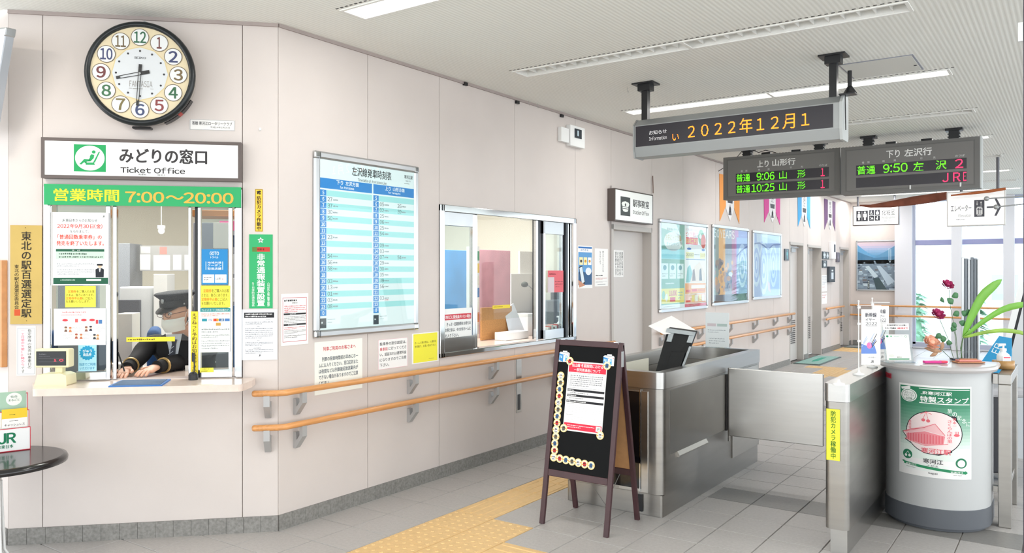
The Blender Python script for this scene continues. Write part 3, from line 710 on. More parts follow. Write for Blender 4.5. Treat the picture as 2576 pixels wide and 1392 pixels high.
def f(A):
    A.vt('黙らないでくださいね', .56, .06, .68, .62, '#333333'); A.vt('ならないよう', .34, .06, .46, .42, '#333333')
    A.scr(.06, .69, .94, .74, 1, DK, .7); A.scr(.06, .77, .94, .83, 2, '#c05050'); A.scr(.06, .86, .94, .9, 2, '#888888'); A.rect(.2, .94, .8, .955, '#aaaaaa', 2)
paper('vertical_text_notice', 'white notice with two vertical text lines beside the office door', F2, (1496, 625, 1529, 720), f, (0, 0, 1, 1), .0005)
# ---- timetable board
def timetable():
    a, z1 = F2.to(786, 378); b, z0 = F2.to(1049, 829); wd, h = b - a, z1 - z0
    t = thing('timetable_board', 'large framed blue and white train timetable board on the long wall', 'timetable', F2.w(a, 0, z0), F2.rz)
    fr = .048
    MB().box(.01, -.012, .01, wd - .01, 0, h - .01, ALU).build('backing', t)
    def rail(nm, x0, za, x1, zb):
        if x1 - x0 > zb - za: m = MB().prism([(0, za), (0, zb), (-.012, zb), (-.022, zb - .012), (-.022, za + .012), (-.012, za)], 'x', x0, x1, ALU)
        else: m = MB().prism([(x0, 0), (x1, 0), (x1, -.012), (x1 - .012, -.022), (x0 + .012, -.022), (x0, -.012)], 'z', za, zb, ALU)
        return m.build(nm, t, .002)
    rail('frame_rail', fr, 0, wd - fr, fr); rail('frame_rail', fr, h - fr, wd - fr, h); rail('frame_rail', 0, fr, fr, h - fr); rail('frame_rail', wd - fr, fr, wd, h - fr)
    for i, (cx, cz_) in enumerate([(0, 0), (wd - fr, 0), (0, h - fr), (wd - fr, h - fr)]): MB().box(cx, -.024, cz_, cx + fr, 0, cz_ + fr, CHROME).build('corner_cap', t, .014, 3)
    mb = MB().box(fr, -.014, fr, wd - fr, -.012, h - fr, M('timetable_sheet', '#eef5f6', .5))
    A = Art(mb, fr, h - fr, wd - fr, fr, -.014)
    A.text('左沢線発車時刻表', .31, .018, .735, .072, DK, .015); A.text('Timetable of Aterazawa Line', .37, .084, .68, .103, '#444444'); A.text('寒河江駅', .885, .022, .985, .047, DK, .01); A.text('Sagae Sta.', .9, .055, .96, .067, '#444444'); A.scr(.885, .073, .985, .083, 1, '#666666')
    BL = '#2f86d0'; TQ = '#a9e3e2'
    cols = [(.0, .52, '下り', '左沢方面', 'for Aterazawa', {6: [27], 7: [37], 8: [30], 9: [50], 12: [23], 15: [54], 16: [56], 17: [58], 19: [3], 20: [13], 21: [1], 22: [3], 23: [8]}),
            (.535, 1.0, '上り', '山形方面', 'for Yamagata', {6: [5, 26], 7: [2, 39], 8: [25], 9: [6], 10: [25], 11: [54], 13: [9], 14: [3], 15: [7, 54], 16: [29], 17: [30], 18: [35], 19: [39], 20: [56], 22: [3]})]
    for x0, x1, p, q, e, T in cols:
        A.rect(x0, .108, x1, .168, BL, 1); m_ = (x0 + x1) / 2; A.text(p, m_ - .105, .113, m_ - .04, .138, '#ffffff', .025); A.text(q, m_ - .015, .113, m_ + .12, .138, '#ffffff', .025); A.text(e, m_ - .07, .144, m_ + .07, .16, '#ffffff', .025)
        y = .176; rh = .0372; hw = .058
        for i, hr in enumerate(list(range(5, 24)) + [0]):
            if i % 2 == 0 and i < 19: A.rect(x0 + hw + .002, y + .002, x1, y + rh, TQ, 1)
            A.rect(x0, y + .0015, x0 + hw, y + rh - .0015, BL, 1); s = str(hr); wv = .017 if len(s) == 1 else .036
            A.text(s, x0 + hw / 2 - wv / 2, y + .008, x0 + hw / 2 + wv / 2, y + rh - .008, '#ffffff', .03)
            for k, mn in enumerate(T.get(hr, [])):
                xx = x0 + hw + .012 + k * .2; A.text('%02d' % mn, xx, y + .006, xx + .045, y + rh - .008, '#3a3a3c', .004); A.scr(xx + .052, y + .013, xx + .105, y + .025, 1, '#8a9296', .8, .8, 3, .9)
                if hr == 22 and x0 > .5: A.scr(xx + .052, y + .025, xx + .13, y + .035, 1, '#d87080', .8, .8, 3)
            y += rh
        A.rect(x0, y + .012, x0 + hw, y + .07, '#434345', 1); A.scr(x0 + .012, y + .03, x0 + .048, y + .045, 1, '#eeeeee', .8); A.scr(x0 + hw + .012, y + .016, x0 + hw + .14, y + .026, 1, '#8a9296'); A.scr(x0 + hw + .012, y + .032, x0 + hw + .09, y + .042, 1, '#8a9296')
    mb.build('sheet', t)
    MB().box(fr, -.0185, fr, wd - fr, -.0175, h - fr, glass('cover_sheet', '#fbffff')).build('cover', t)
timetable()
# ---- steel slot plate below the gate window
a, z1 = F2.to(1298, 897); b, z0 = F2.to(1311, 1036)
t = thing('slot_plate', 'narrow vertical steel slot plate behind the handrails below the gate window', 'wall plate', F2.w(a, 0, z0), F2.rz)
MB().box(0, -.004, 0, b - a, 0, z1 - z0, STEELD).build('plate', t); MB().box(.018, -.0055, .02, b - a - .018, -.003, (z1 - z0) * .32, BLACK).build('slot', t)
# ---- wall intercom / sensor
a, z1 = F2.to(1403, 320); b, z0 = F2.to(1460, 370); z1 = F2.to(1440, 319)[1]; z0 = F2.to(1440, 371)[1]; wd = b - a; h = z1 - z0
t = thing('wall_sensor', 'small white wall unit with dark lens high on the long wall', 'sensor', F2.w(a, 0, z0), F2.rz)
MB().box(0, -.04, .02, .13, 0, .15, WHITE).build('junction_box', t, .004); MB().box(.14, -.05, .0, wd, 0, h + .0, WHITE).build('housing', t, .006); MB().box(.21, -.056, h * .42, .33, -.05, h * .86, M('dark_lens', '#26303a', .2)).build('lens', t)
MB().box(.25, -.058, h * .52, .27, -.056, h * .78, M('lens_mark', '#cfe4f0', .4)).build('screen_mark', t)
# ---- station office sign and door notices
def f(A):
    A.rect(.13, .2, .38, .84, '#4b4f4f', 1)
    A.poly([(.155, .44), (.175, .38), (.255, .345), (.335, .38), (.355, .44), (.33, .53), (.18, .53)], '#f1f4f0', 2); A.rect(.18, .545, .33, .59, '#f1f4f0', 2); A.poly([(.175, .61), (.335, .61), (.31, .69), (.255, .71), (.2, .69)], '#f1f4f0', 2); A.ell(.255, .465, .018, .05, '#4b4f4f', 3)
    A.text('駅事務室', .45, .23, .9, .49, '#3c3a3a', .02); A.text('Station Office', .45, .6, .89, .74, '#3c3a3a', .008)
box_sign('station_office_sign', 'white station office sign with cap pictogram above the grey door', F2, (1547, 473, 1643, 566), .085, .012, BRONZE, f, (0, 0, 1, 1))
FD = Frame(PI / 2, (-.10, 0))
def f(A):
    for i, s in enumerate(['業務に従事する', '者及び許可を受', 'けた者以外の入', '室を禁止します']): A.vt(s, .78 - i * .21, .06, .94 - i * .21, .94, '#2f2f2f', .008)
paper('door_notice', 'white no entry notice with vertical text on the office door', FD, (1543, 629, 1568, 697), f, (0, 0, 1, 1), .002)
# ---- three framed posters
def framed(nm, label, F, px, fn, fr=.04, cap=True, box=(0, 0, 1, 1), cat='poster', caps=True):
    a, z1 = F.to(px[0], px[1]); b, z0 = F.to(px[2], px[3]); wd, h = b - a, z1 - z0
    t = thing(nm, label, cat, F.w(a, 0, z0), F.rz)
    MB().box(.006, -.01, .006, wd - .006, 0, h - .006, ALU).build('backing', t)
    for r in ((fr, 0, wd - fr, fr), (fr, h - fr, wd - fr, h), (0, fr, fr, h - fr), (wd - fr, fr, wd, h - fr)): MB().box(r[0], -.026, r[1], r[2], 0, r[3], ALU).build('frame_rail', t, .006, 2)
    for cx, cz_ in ((0, 0), (wd - fr, 0), (0, h - fr), (wd - fr, h - fr)): MB().box(cx, -.028, cz_, cx + fr, 0, cz_ + fr, CHROME).build('corner_cap', t, .01, 3)
    mb = MB().box(fr, -.012, fr, wd - fr, -.01, h - fr, PAPER); fn(Art(mb, fr, h - fr, wd - fr, fr, -.012, box)); mb.build('sheet', t)
    MB().box(fr, -.0175, fr, wd - fr, -.0165, h - fr, glass('cover_sheet', '#fbffff')).build('cover', t)
    return t
def f(A):
    A.rect(0, 0, .5, 1, '#7fb5a0', 1); A.poly([(0, .06), (0, 0), (.32, 0), (.42, .14), (.47, .3), (.3, .1)], '#e4f4e2', 2)
    A.text('新幹線eチケット', .13, .05, .4, .085, '#2f4a40', .01); A.ell(.26, .21, .19, .115, '#eef3ea', 2); A.text('お先にトクだ値', .1, .13, .42, .2, '#c8a84a', .03, 4); A.text('キャンペーン', .12, .22, .38, .26, '#7f9a92', .01, 4)
    A.rect(0, .3, .5, .42, '#9fdfe2', 2); A.rect(0, .36, .5, .41, '#79cfd6', 3)
    for i in range(3): A.rect(.02 + i * .16, .47, .155 + i * .16, .65, '#e6f4f0', 3); A.ell(.085 + i * .16, .52, .035, .03, '#68a0a8', 4); A.scr(.035 + i * .16, .58, .14 + i * .16, .63, 2, '#6b8f8a', .5, .8, 4)
    A.scr(.1, .69, .4, .72, 1, '#e9f2ee', .7); A.rect(.01, .765, .49, .94, '#f0e27a', 2); A.text('10,000', .17, .79, .33, .86, '#e05a86', .04, 4); A.rect(.19, .87, .3, .92, '#e0506a', 4); A.scr(.36, .8, .46, .9, 3, '#6a9ab0', .5, .8, 4); A.ell(.06, .84, .03, .05, '#8fc7b0', 4); A.ell(.12, .87, .025, .045, '#f4f4f0', 4)
    A.rect(0, .955, .5, 1, '#f2f3f3', 2); A.scr(.05, .968, .45, .985, 1, '#99a6a6')
    A.rect(.505, 0, 1, 1, '#f7f6f4', 1); A.text('いつもの旅行・帰省は', .53, .03, .8, .065, '#c04a50', .01); A.rect(.53, .14, .8, .23, '#e63c33', 2); A.text('ピークを避けて', .53, .075, .8, .13, '#e63c33', .03, 4); A.text('いいとこドリ!', .54, .155, .79, .215, '#f9df3c', .03, 4)
    A.ell(.88, .13, .07, .1, '#6fae7d', 2); A.ell(.93, .18, .06, .09, '#e0694b', 3); A.ell(.86, .12, .03, .03, '#f3f0ea', 4)
    A.ell(.6, .285, .05, .014, '#3a6fb5', 2); A.ell(.93, .29, .04, .014, '#3a6fb5', 2); A.rect(.53, .325, .71, .4, '#f6ecae', 2); A.rect(.85, .325, .98, .4, '#f6ecae', 2); A.text('24 25 26 27', .54, .34, .7, .375, '#4a4a3a', .01); A.text('1 2 3', .87, .34, .97, .375, '#d0a030', .01); A.rect(.72, .35, .84, .356, '#555555', 2); A.rect(.53, .41, .98, .42, '#8aa0c0', 2)
    A.poly([(.53, .7), (.56, .52), (.62, .48), (.68, .6), (.7, .7)], '#7fc0bd', 2); A.poly([(.62, .7), (.72, .5), (.84, .44), (.9, .5), (.98, .6), (.98, .7)], '#f0d8c6', 3); A.poly([(.67, .68), (.68, .55), (.72, .53), (.75, .68)], '#8a6f66', 4); A.poly([(.83, .68), (.84, .54), (.88, .52), (.9, .68)], '#5a5a62', 4)
    A.rect(.51, .71, .99, .84, '#f7a457', 2); A.rect(.65, .735, .97, .775, '#fdf2e4', 3); A.rect(.66, .785, .78, .815, '#e6504e', 4); A.text('えきねっと', .8, .785, .97, .815, '#d83c4a', .02, 4); A.rect(.53, .79, .63, .82, '#e6504e', 4); A.rect(.51, .845, .99, .96, '#fbc4b0', 2)
    for i in range(4): A.rect(.66 + i * .08, .86, .72 + i * .08, .94, ['#ffd873', '#fff6ec', '#ffe6a0', '#fff6ec'][i], 3)
    A.rect(.53, .92, .63, .945, '#e6504e', 4); A.rect(.505, .965, 1, 1, '#e4425a', 2); A.scr(.58, .975, .86, .988, 1, '#f8d0d8')
framed('framed_poster', 'silver framed poster in green and orange halves beside the office door', F2, (1655, 550, 1777, 776), f)
def f(A):
    A.rect(0, 0, 1, 1, '#a88c92', 1); A.rect(0, 0, .15, 1, '#7c8b83', 2); A.rect(.15, 0, .33, 1, '#eaa74c', 2); A.rect(.33, 0, .52, 1, '#7d7f86', 2); A.rect(.52, 0, .62, 1, '#b56a86', 2); A.rect(.62, 0, .72, 1, '#c26aa8', 2); A.rect(.66, .1, 1, 1, '#93abd9', 3); A.rect(.72, 0, 1, .2, '#7c84c8', 2)
    A.text('50', .03, .02, .16, .13, '#dfe4e2', .01, 4); A.text('YEARS', .18, .02, .6, .13, '#efdccb', .01, 4)
    random.seed(3)
    for k in range(34):
        x = random.uniform(.02, .58); y = random.uniform(.45, .85); r = random.uniform(.02, .06)
        A.ell(x, y, r, r * random.uniform(.5, 1.4), random.choice(['#6d5554', '#8a6b52', '#c7884a', '#4a4550', '#a3857b', '#e0a05a', '#59525d']), 4 + k * .05, 7)
    A.ell(.48, .62, .06, .03, '#e9eef2', 7); A.ell(.5, .64, .02, .02, '#ffffff', 8)
    for k, (rx, c) in enumerate([(.15, '#cfe2fa'), (.12, '#9fbbe8'), (.09, '#d7e8fc'), (.06, '#9cb8e6'), (.03, '#c8dcf6')]): A.ell(.84, .5, rx, rx * 2.1, c, 5 + k)
    A.line([(.66, .37), (.78, .3), (.9, .25), (1, .22)], .02, '#4f66a8', 11); A.rect(0, .9, 1, 1, '#3d3b47', 6)
framed('framed_poster', 'silver framed anniversary poster with orange bands, middle of the three wall posters', F2, (1789, 564, 1880, 762), f)
def f(A):
    A.rect(0, 0, 1, 1, '#a9c3ec', 1); A.poly([(.1, .0), (.5, 0), (.5, .16), (.3, .12), (.12, .14)], '#cfe3f8', 2)
    for cx, cy_, s in ((.36, .55, 1.), (.72, .5, .85), (.1, .5, .8)):
        for k, (rx, c) in enumerate([(.17, '#d6eafb'), (.135, '#9db9ea'), (.1, '#cde2fa'), (.065, '#94b2e8'), (.035, '#d5e6fb')]): A.ell(cx, cy_, rx * s, rx * s * 2.5, c, 2 + k + (3 if cx > .5 else 0))
    A.line([(0, .17), (.2, .15), (.38, .19), (.52, .24)], .022, '#6d86b8', 12); A.line([(.52, .24), (.7, .16), (1, .14)], .022, '#6d86b8', 12); A.poly([(.5, .75), (.6, .8), (.62, .95), (.52, .9)], '#d8b8dc', 2); A.rect(.93, 0, 1, 1, '#c9dcf4', 11)
framed('framed_poster', 'silver framed pale blue poster, last of the three wall posters', F2, (1891, 579, 1963, 749), f)
# ---- handrails
RU, RL, RR, RO = .808, .612, .0185, .07
BRK = M('bracket_grey', '#b3b3b3', .4, .3)
def bracket_mesh():
    b = MB(); b.prism([(0, -.055), (0, -.15), (.02, -.15), (RO + .012, -.075), (RO + .012, -.014), (RO - .014, -.014), (RO - .014, -.07), (.03, -.10), (.022, -.055)], 'y', -.017, .017, BRK)
    return b
BRM = bracket_mesh().mesh('bracket')
def handrail(label, pts, brs, group=None, rr=RR):
    """pts in room coordinates; brackets (x, y, outward angle)"""
    z = pts[0][2]
    t = thing('handrail', label, 'handrail', (pts[0][0], pts[0][1], z - .15), 0, group); o = Vector(t.location)
    pr = [Vector(p) - o for p in pts]
    # rounded ends
    d0 = (pr[0] - pr[1]).normalized(); d1 = (pr[-1] - pr[-2]).normalized()
    P_ = [pr[0] + d0 * .012, pr[0] + d0 * .009, pr[0]] + pr[1:-1] + [pr[-1], pr[-1] + d1 * .009, pr[-1] + d1 * .012]
    R_ = [rr * .35, rr * .8, rr] + [rr] * (len(pr) - 2) + [rr, rr * .8, rr * .35]
    MB().tube(P_, rr, WOOD, 12, rs=R_).build('rail', t)
    for x, y, a in brs:
        b = bpy.data.objects.new('bracket', BRM); COL.objects.link(b); b.parent = t; b.location = Vector((x, y, z)) - o; b.rotation_euler = (0, 0, a)
def corner_path(z):
    p = [Vector(F1.w(-.125, -RO, z)), Vector(F1.w(-.03, -RO, z)), Vector(F1.w(.005, -RO - .002, z)), Vector((RO + .004, .0, z)), Vector((RO, .06, z))]
    return p + [Vector((RO, 4.0, z))]
BY = [.125, 1.105, 2.045, 3.0, 3.9]
for z, nm in ((RU, 'upper'), (RL, 'lower')):
    c0 = F1.w(-.055, 0, 0)
    handrail('%s wooden handrail under the timetable and gate window' % nm, corner_path(z), [(c0[0], c0[1], -PI / 4)] + [(0, y, 0) for y in BY])
    handrail('%s wooden handrail under the three framed posters' % nm, [Vector((RO, 5.1, z + .02)), Vector((RO, 10.2, z + .02))], [(0, y, 0) for y in (5.2, 6.3, 7.3, 8.35, 9.3, 10.05)])
    handrail('short %s wooden handrail between the restroom doors' % nm, [Vector((RO, 12.25, z + .02)), Vector((RO, 13.6, z + .02))], [(0, 12.4, 0), (0, 13.4, 0)])
    handrail('%s wooden handrail across the end wall and windows' % nm, [Vector((.05, 14.5 - RO, z + .02)), Vector((1.0, 14.5 - .20, z + .02)), Vector((4.4, 14.5 - .22, z + .02))] if False else [Vector((.05, 14.28, z + .02)), Vector((4.4, 14.28, z + .02))], [])
# rail posts of the end railing
for i, x in enumerate((.12, .62, .9, 2.1, 3.25, 4.35)):
    p = MB(); yy = 14.5 if x < .85 else 14.38
    p.box(x - .015, 14.26, .60, x + .015, yy, .615, BRK).box(x - .015, 14.26, .80, x + .015, yy, .815, BRK)
    if x > 1: p.box(x - .02, 14.27, 0, x + .02, 14.31, .83, BRK)
    o = p.build('rail_support'); tag(o, 'grey support of the far railing, ' + ['first from the corner', 'second from the corner', 'beside the pale column', 'at the first window', 'at the second window', 'at the third window'][i], 'support', 'supports of the far railing')
# ================================================================== TICKET WINDOW
GL = glass(); 
def vbar(t, F, px, py0, py1, w0, y0, y1, m, nm='mullion', bev=.002):
    """upright bar whose left edge stands at photo column px"""
    x = F.to(px, (py0 + py1) / 2)[0]; z1 = F.to(px, py0)[1]; z0 = F.to(px, py1)[1]
    return x, MB().box(x, y0, z0, x + w0, y1, z1, m).build(nm, t, bev)
tw = thing('ticket_window', 'steel framed ticket window with sliding glass panes and stickers', 'window', (0, 0, 0), F1.rz)
X = lambda px, off=0.: F1.to(px, 700, off)[0]
zb, zt = .897, 1.975
MB().box(WIN1[0] - .004, -.012, zb - .0, WIN1[0] + .03, .1, zt, CHROME).build('frame', tw, .002)
MB().box(WIN1[1] - .03, -.012, zb, WIN1[1] + .004, .1, zt, CHROME).build('frame', tw, .002)
MB().box(WIN1[0], -.012, zt - .03, WIN1[1], .1, zt + .01, CHROME).build('frame', tw, .002)
for a, b in ((X(128), X(268)), (X(503), X(577))): MB().box(a, -.006, zb, b, .03, zb + .045, CHROME).build('sill_rail', tw, .003)
for px, wd, y0 in ((121, .018, 0), (267, .022, -.004), (283, .018, .01), (474, .014, .0), (487, .016, .03), (498, .015, -.004), (575, .02, -.004), (588, .012, .02)):
    MB().box(X(px), y0, zb, X(px) + wd, y0 + .035, zt - .03, CHROME if px != 487 else BLACK).build('mullion', tw, .002)
MB().box(X(140), .008, zb + .045, X(267), .012, zt - .03, GL).build('glass_pane', tw)
MB().box(X(292), .022, F1.to(400, 858)[1], X(474), .027, zt - .03, glass('scuffed_acrylic', '#f7f8f6', .1, .008, .008)).build('acrylic_pane', tw)
MB().box(X(506), .008, zb + .045, X(575), .012, zt - .03, GL).build('glass_pane', tw)
FG = Frame(PI / 4, F1.w(0, 0, 0)[:2])
o_ = -.012 + .02
def f(A):
    A.text('JR東日本からのお知らせ', 388, 272, 608, 292, '#42494b'); A.text('2022年9月30日(金)', 360, 304, 640, 332, '#dc3a2e', .02); A.text('をもちまして、', 440, 343, 556, 360, '#42494b')
    A.text('「普通回数乗車券」の', 362, 372, 636, 400, '#e0452e', .025); A.text('発売を終了いたします。', 355, 411, 650, 440, '#e0452e', .025)
    A.rect(352, 462, 652, 526, '#c4dfca', 1); A.rect(352, 462, 652, 478, '#1f5a42', 2); A.scr(455, 465, 555, 475, 1, '#e8efe9', .7); A.scr(370, 484, 550, 500, 1, '#4b5f55', .7, .9, 2, 1); A.scr(370, 504, 645, 519, 1, '#4b5f55', .7, .9, 2, 1)
    A.scr(358, 548, 590, 575, 2, '#9aa0a4'); A.scr(358, 586, 590, 626, 3, '#9aa0a4'); A.rect(336, 643, 676, 682, '#1f5a42', 1); A.scr(380, 651, 530, 662, 1, '#b9cfc4', .7); A.rect(540, 650, 632, 662, '#e7efe9', 2)
    A.poly([(598, 640), (597, 590), (612, 582), (636, 582), (650, 590), (648, 640)], '#20242c', 3); A.ell(624, 568, 13, 14, '#e8c3a8', 4, 14); A.poly([(606, 566), (606, 554), (642, 554), (642, 566)], '#20242c', 5); A.poly([(618, 584), (630, 584), (626, 606), (622, 606)], '#f0f0f0', 4); A.text('JR', 640, 250, 656, 262, '#333333', .02)
paper('closure_poster', 'white poster with red lettering taped inside the left pane of the ticket window', F1, (132, 534, 274, 718), f, (330, 232, 680, 690), o_, M('poster_white', '#eff1f0', .45), .002, 'poster')
def yn(A):
    A.text('定期券', 420, 725, 476, 742, '#e08a2a', .02); A.text('をご購入のお客', 478, 725, 596, 742, '#5c5a1e'); A.text('さまは、後ろにあります。', 408, 746, 592, 763, '#5c5a1e')
    A.text('定期券申込書', 408, 767, 514, 783, '#e08a2a', .02); A.text('にご記入', 516, 767, 586, 783, '#5c5a1e'); A.text('をお願いいたします。', 408, 787, 566, 803, '#5c5a1e')
paper('yellow_sticker', 'yellow commuter pass sticker in the left pane under the white poster', F1, (164, 720, 241, 773), yn, (402, 700, 604, 830), o_, M('sticker_yellow', '#f0e545', .5), .0008, 'sticker')
def f(A):
    A.scr(390, 848, 640, 862, 1, '#d05a5a'); A.scr(385, 866, 600, 878, 1, '#d05a5a')
    for x in (408, 525, 577): A.ell(x, 906, 18, 8, '#d8434c', 2, 14)
    A.rect(470, 898, 488, 920, '#e06060', 2); A.rect(600, 905, 615, 930, '#c84048', 2); A.rect(618, 905, 640, 930, '#4a7ab0', 2)
    for x, y, c1 in ((412, 965, '#7a5a4a'), (440, 968, '#c97a52'), (540, 965, '#8a5a4a'), (568, 962, '#3a3a4a'), (478, 1010, '#a85a4a'), (508, 1012, '#c07a5a'), (592, 1015, '#3a4048'), (612, 1018, '#c08a5a')):
        A.ell(x, y - 9, 8, 9, '#efc9ac', 3, 12); A.ell(x, y - 14, 9, 6, c1, 4, 12); A.poly([(x - 10, y + 14), (x - 6, y), (x + 6, y), (x + 10, y + 14)], c1, 3)
    for x, y in ((452, 948), (600, 948), (392, 992), (520, 992)): A.scr(x, y, x + 60, y + 34, 4, '#b8b8bc')
paper('manner_poster', 'white landscape poster of small cartoon people in the left pane', F1, (136, 777, 266, 868), f, (338, 832, 662, 1066), o_ + .001, M('poster_white'), .002, 'poster')
def f(A):
    A.rect(0, 0, 1, 1, '#a8dced', 1); n = 16
    A.poly([(.5 + (.46 if k % 2 else .38) * math.cos(PI * k / n), .3 - (.29 if k % 2 else .25) * math.sin(PI * k / n)) for k in range(2 * n)], '#2a9bc8', 2)
    A.text('びゅう', .25, .17, .75, .28, '#e9f6fa', .03, 4); A.text('商品券', .27, .31, .73, .42, '#e9f6fa', .03, 4); A.text('当店でご利用', .06, .68, .94, .79, '#2a8fbc', .01, 4); A.text('いただけます', .1, .83, .9, .93, '#2a8fbc', .01, 4)
paper('blue_sticker', 'pale blue gift voucher sticker low in the left pane', F1, (197, 869, 243, 934), f, (0, 0, 1, 1), o_, None, .0008, 'sticker')
def f(A):
    A.rect(638, 462, 804, 685, '#2a86c4', 1); A.text('GOTO', 690, 478, 748, 500, '#eef5fa', .03); A.text('トラベル', 694, 507, 744, 520, '#eef5fa', .02); A.rect(664, 540, 668, 592, '#dbe8f2', 2); A.rect(770, 540, 774, 592, '#dbe8f2', 2)
    A.text('地域共通', 676, 540, 764, 553, '#eef5fa', .01); A.text('クーポン', 676, 557, 764, 571, '#eef5fa', .02); A.text('取扱店舗', 676, 577, 764, 592, '#eef5fa', .02)
    A.rect(646, 622, 718, 674, '#eef2f6', 2); A.rect(723, 622, 796, 674, '#eef2f6', 2); A.scr(654, 634, 708, 662, 2, '#55606a', .5, .9, 3); A.text('山形', 730, 642, 762, 656, '#444444', .01); A.scr(768, 644, 790, 656, 1, '#c08080', .6, .9, 3)
paper('blue_coupon_sticker', 'bright blue coupon sticker in the right pane of the ticket window', F1, (507, 627, 573, 716), f, (638, 462, 804, 685), o_, None, .0008, 'sticker')
paper('yellow_sticker', 'yellow commuter pass sticker in the right pane under the blue one', F1, (505, 719, 579, 774), yn, (402, 708, 604, 816), o_, M('sticker_yellow'), .0008, 'sticker')
def f(A):
    A.rect(632, 836, 816, 858, '#1f8a8c', 1); A.text('クレジットカードご利用のお客さまへ', 640, 840, 812, 854, '#eef8f8', .01); A.scr(640, 866, 812, 888, 2, '#d06a5a')
    for k, c in enumerate(['#2b8fa0', '#e8ecf4', '#e05a3a', '#3a6a9a', '#4a7ab8']): A.rect(642 + k * 35, 900, 673 + k * 35, 917, c, 2)
    A.text('VISA', 682, 903, 706, 914, '#2a3a8a', .02, 4); A.ell(727, 908, 8, 7, '#e8302a', 4, 12); A.ell(738, 908, 8, 7, '#f0a030', 5, 12); A.text('JCB', 757, 903, 772, 914, '#ffffff', .02, 4)
    for k, c in enumerate(['#e6e9ee', '#e8e2dc', '#c79a48', '#f2f2f2']): A.rect(648 + k * 40, 926, 678 + k * 40, 944, c, 2)
    A.scr(640, 958, 812, 990, 2, '#8a9094'); A.scr(640, 996, 812, 1020, 2, '#8a9094'); A.scr(640, 1030, 812, 1090, 4, '#9aa0a4'); A.rect(632, 1094, 816, 1106, '#dfeee2', 1)
paper('card_notice', 'greenish white card payment notice in the right pane', F1, (504, 776, 579, 886), f, (632, 836, 816, 1108), o_ + .001, M('pale_green_paper', '#e9f0e4', .5), .001)
def f(A): A.text('お客さまへ', .2, .12, .8, .4, '#6a6420'); A.scr(.1, .55, .9, .85, 1, '#6a6420', .7)
paper('yellow_label', 'small yellow label at the bottom of the right pane', F1, (503, 926, 537, 937), f, (0, 0, 1, 1), o_, M('sticker_yellow'), .0008, 'label')
def f(A): A.scr(.03, .2, .97, .8, 1, '#6a5a20', .6, .9)
FGP = -.018
paper('yellow_strip', 'thin yellow strip along the lower edge of the acrylic pane', F1, (318, 849, 440, 859), f, (0, 0, 1, 1), FGP, M('sticker_yellow2', '#ecd42e', .5), .001, 'label')
def f(A): A.vt('えきねっと予約はお知らせ下さい', .15, .02, .85, .98, '#3a3620', .01)
paper('yellow_vertical_label', 'narrow yellow vertical label on the right mullion of the ticket window', F1, (480, 784, 498, 941), f, (0, 0, 1, 1), .008, M('sticker_yellow2'), .001, 'label')
# ---- counter shelf (rounded slab through the wall)
SH = M('shelf_laminate', '#e3d0c4', .25, noise=.04, ns=30, coat=.3)
zs = .893
def wl(p): return ((p.x + p.y) * S2, (-p.x + p.y) * S2)
c = [wl(PZ(*q, zs)) for q in ((67, 983), (150, 957), (601, 950), (627, 955), (612, 965))]
xl, yl = c[0]; xr, yr = c[4]; yf = (yl + yr) / 2
pts = [(xl + .03, yf), (xr - .02, yf), (xr - .004, yf + .006), (xr + .002, yf + .02), (xr + .03, -.13), (xr + .032, -.03), (xr + .02, -.014), (WIN1[1] - .002, -.012), (WIN1[1] - .002, .52), (WIN1[0] + .002, .52), (WIN1[0] + .002, -.012), (WIN1[0] - .06, -.012), (xl + .0, yf + .03), (xl + .008, yf + .008)]
sh = MB().prism(pts, 'z', zs - .038, zs, SH).build('counter_shelf', None, .012, 3); place(sh, (0, 0, 0), F1.rz)
tag(sh, 'pink beige counter shelf with rounded edge below the ticket window', 'counter')
# ---- customer display
def on1(px, py, z=zs):
    p = PZ(px, py, z); return p
t = thing('price_display', 'cream customer price display with dark screen at the left end of the shelf', 'display', (*on1(140, 968)[:2], zs), F1.rz - .12)
CR = M('cream_plastic', '#e6dfb8', .45); L = 1 / 420.
b = MB(); b.prism([(-.088, 0), (.082, 0), (.078, .055), (.05, .066), (-.07, .06)], 'y', -.05, .06, CR); b.build('base', t, .006)
MB().box(.0, -.01, .06, .04, .03, .10, CR).build('neck', t, .006)
b = MB().box(-.095, -.035, .095, .085, .03, .195, CR).build('head', t, .008)
sc = MB().box(-.082, -.038, .107, .072, -.034, .183, BLACK); A = Art(sc, -.082, .183, .072, .107, -.038); 
A.scr(.1, .14, .5, .24, 1, '#9a9aa0'); A.scr(.1, .32, .7, .4, 1, '#777780'); A.rect(.08, .48, .95, .5, '#66666c', 1); A.rect(.08, .72, .95, .74, '#66666c', 1)
A.led('0', .78, .55, .92, .7, G('#ff3a50', 2.), 7); A.led('1', .6, .55, .68, .7, G('#ff3a50', 2.), 7); sc.build('screen', t)
t = thing('money_tray', 'blue flat money tray on the shelf in front of the clerk', 'tray', (0, 0, zs))
p = [PZ(x, y, zs + .004) for x, y in ((272, 973), (407, 970), (430, 955), (305, 958))]
b = MB(); b.prism([(q.x, q.y) for q in p], 'z', 0, .007, M('tray_blue', '#2f6cb0', .5)); b.build('rim', t, .002)
ce = sum(p, Vector()) / 4; b = MB(); b.prism([(ce.x + (q.x - ce.x) * .93, ce.y + (q.y - ce.y) * .88) for q in p], 'z', .007, .009, M('tray_mat', '#4a627e', .8, noise=.1, ns=80)); b.build('mat', t)
q = PZ(486, 956, zs); cm_ = MB(); cm_.cyl((0, 0, 0), .026, .03, BLACK, 'z', 16); cm_.ball((0, 0, .032), .023, BLACK, 12, (1, 1, .6)); cm_.tube([(0, .02, .01), (0, .03, .08), (-.004, .03, .13)], .004, BLACK, 6)
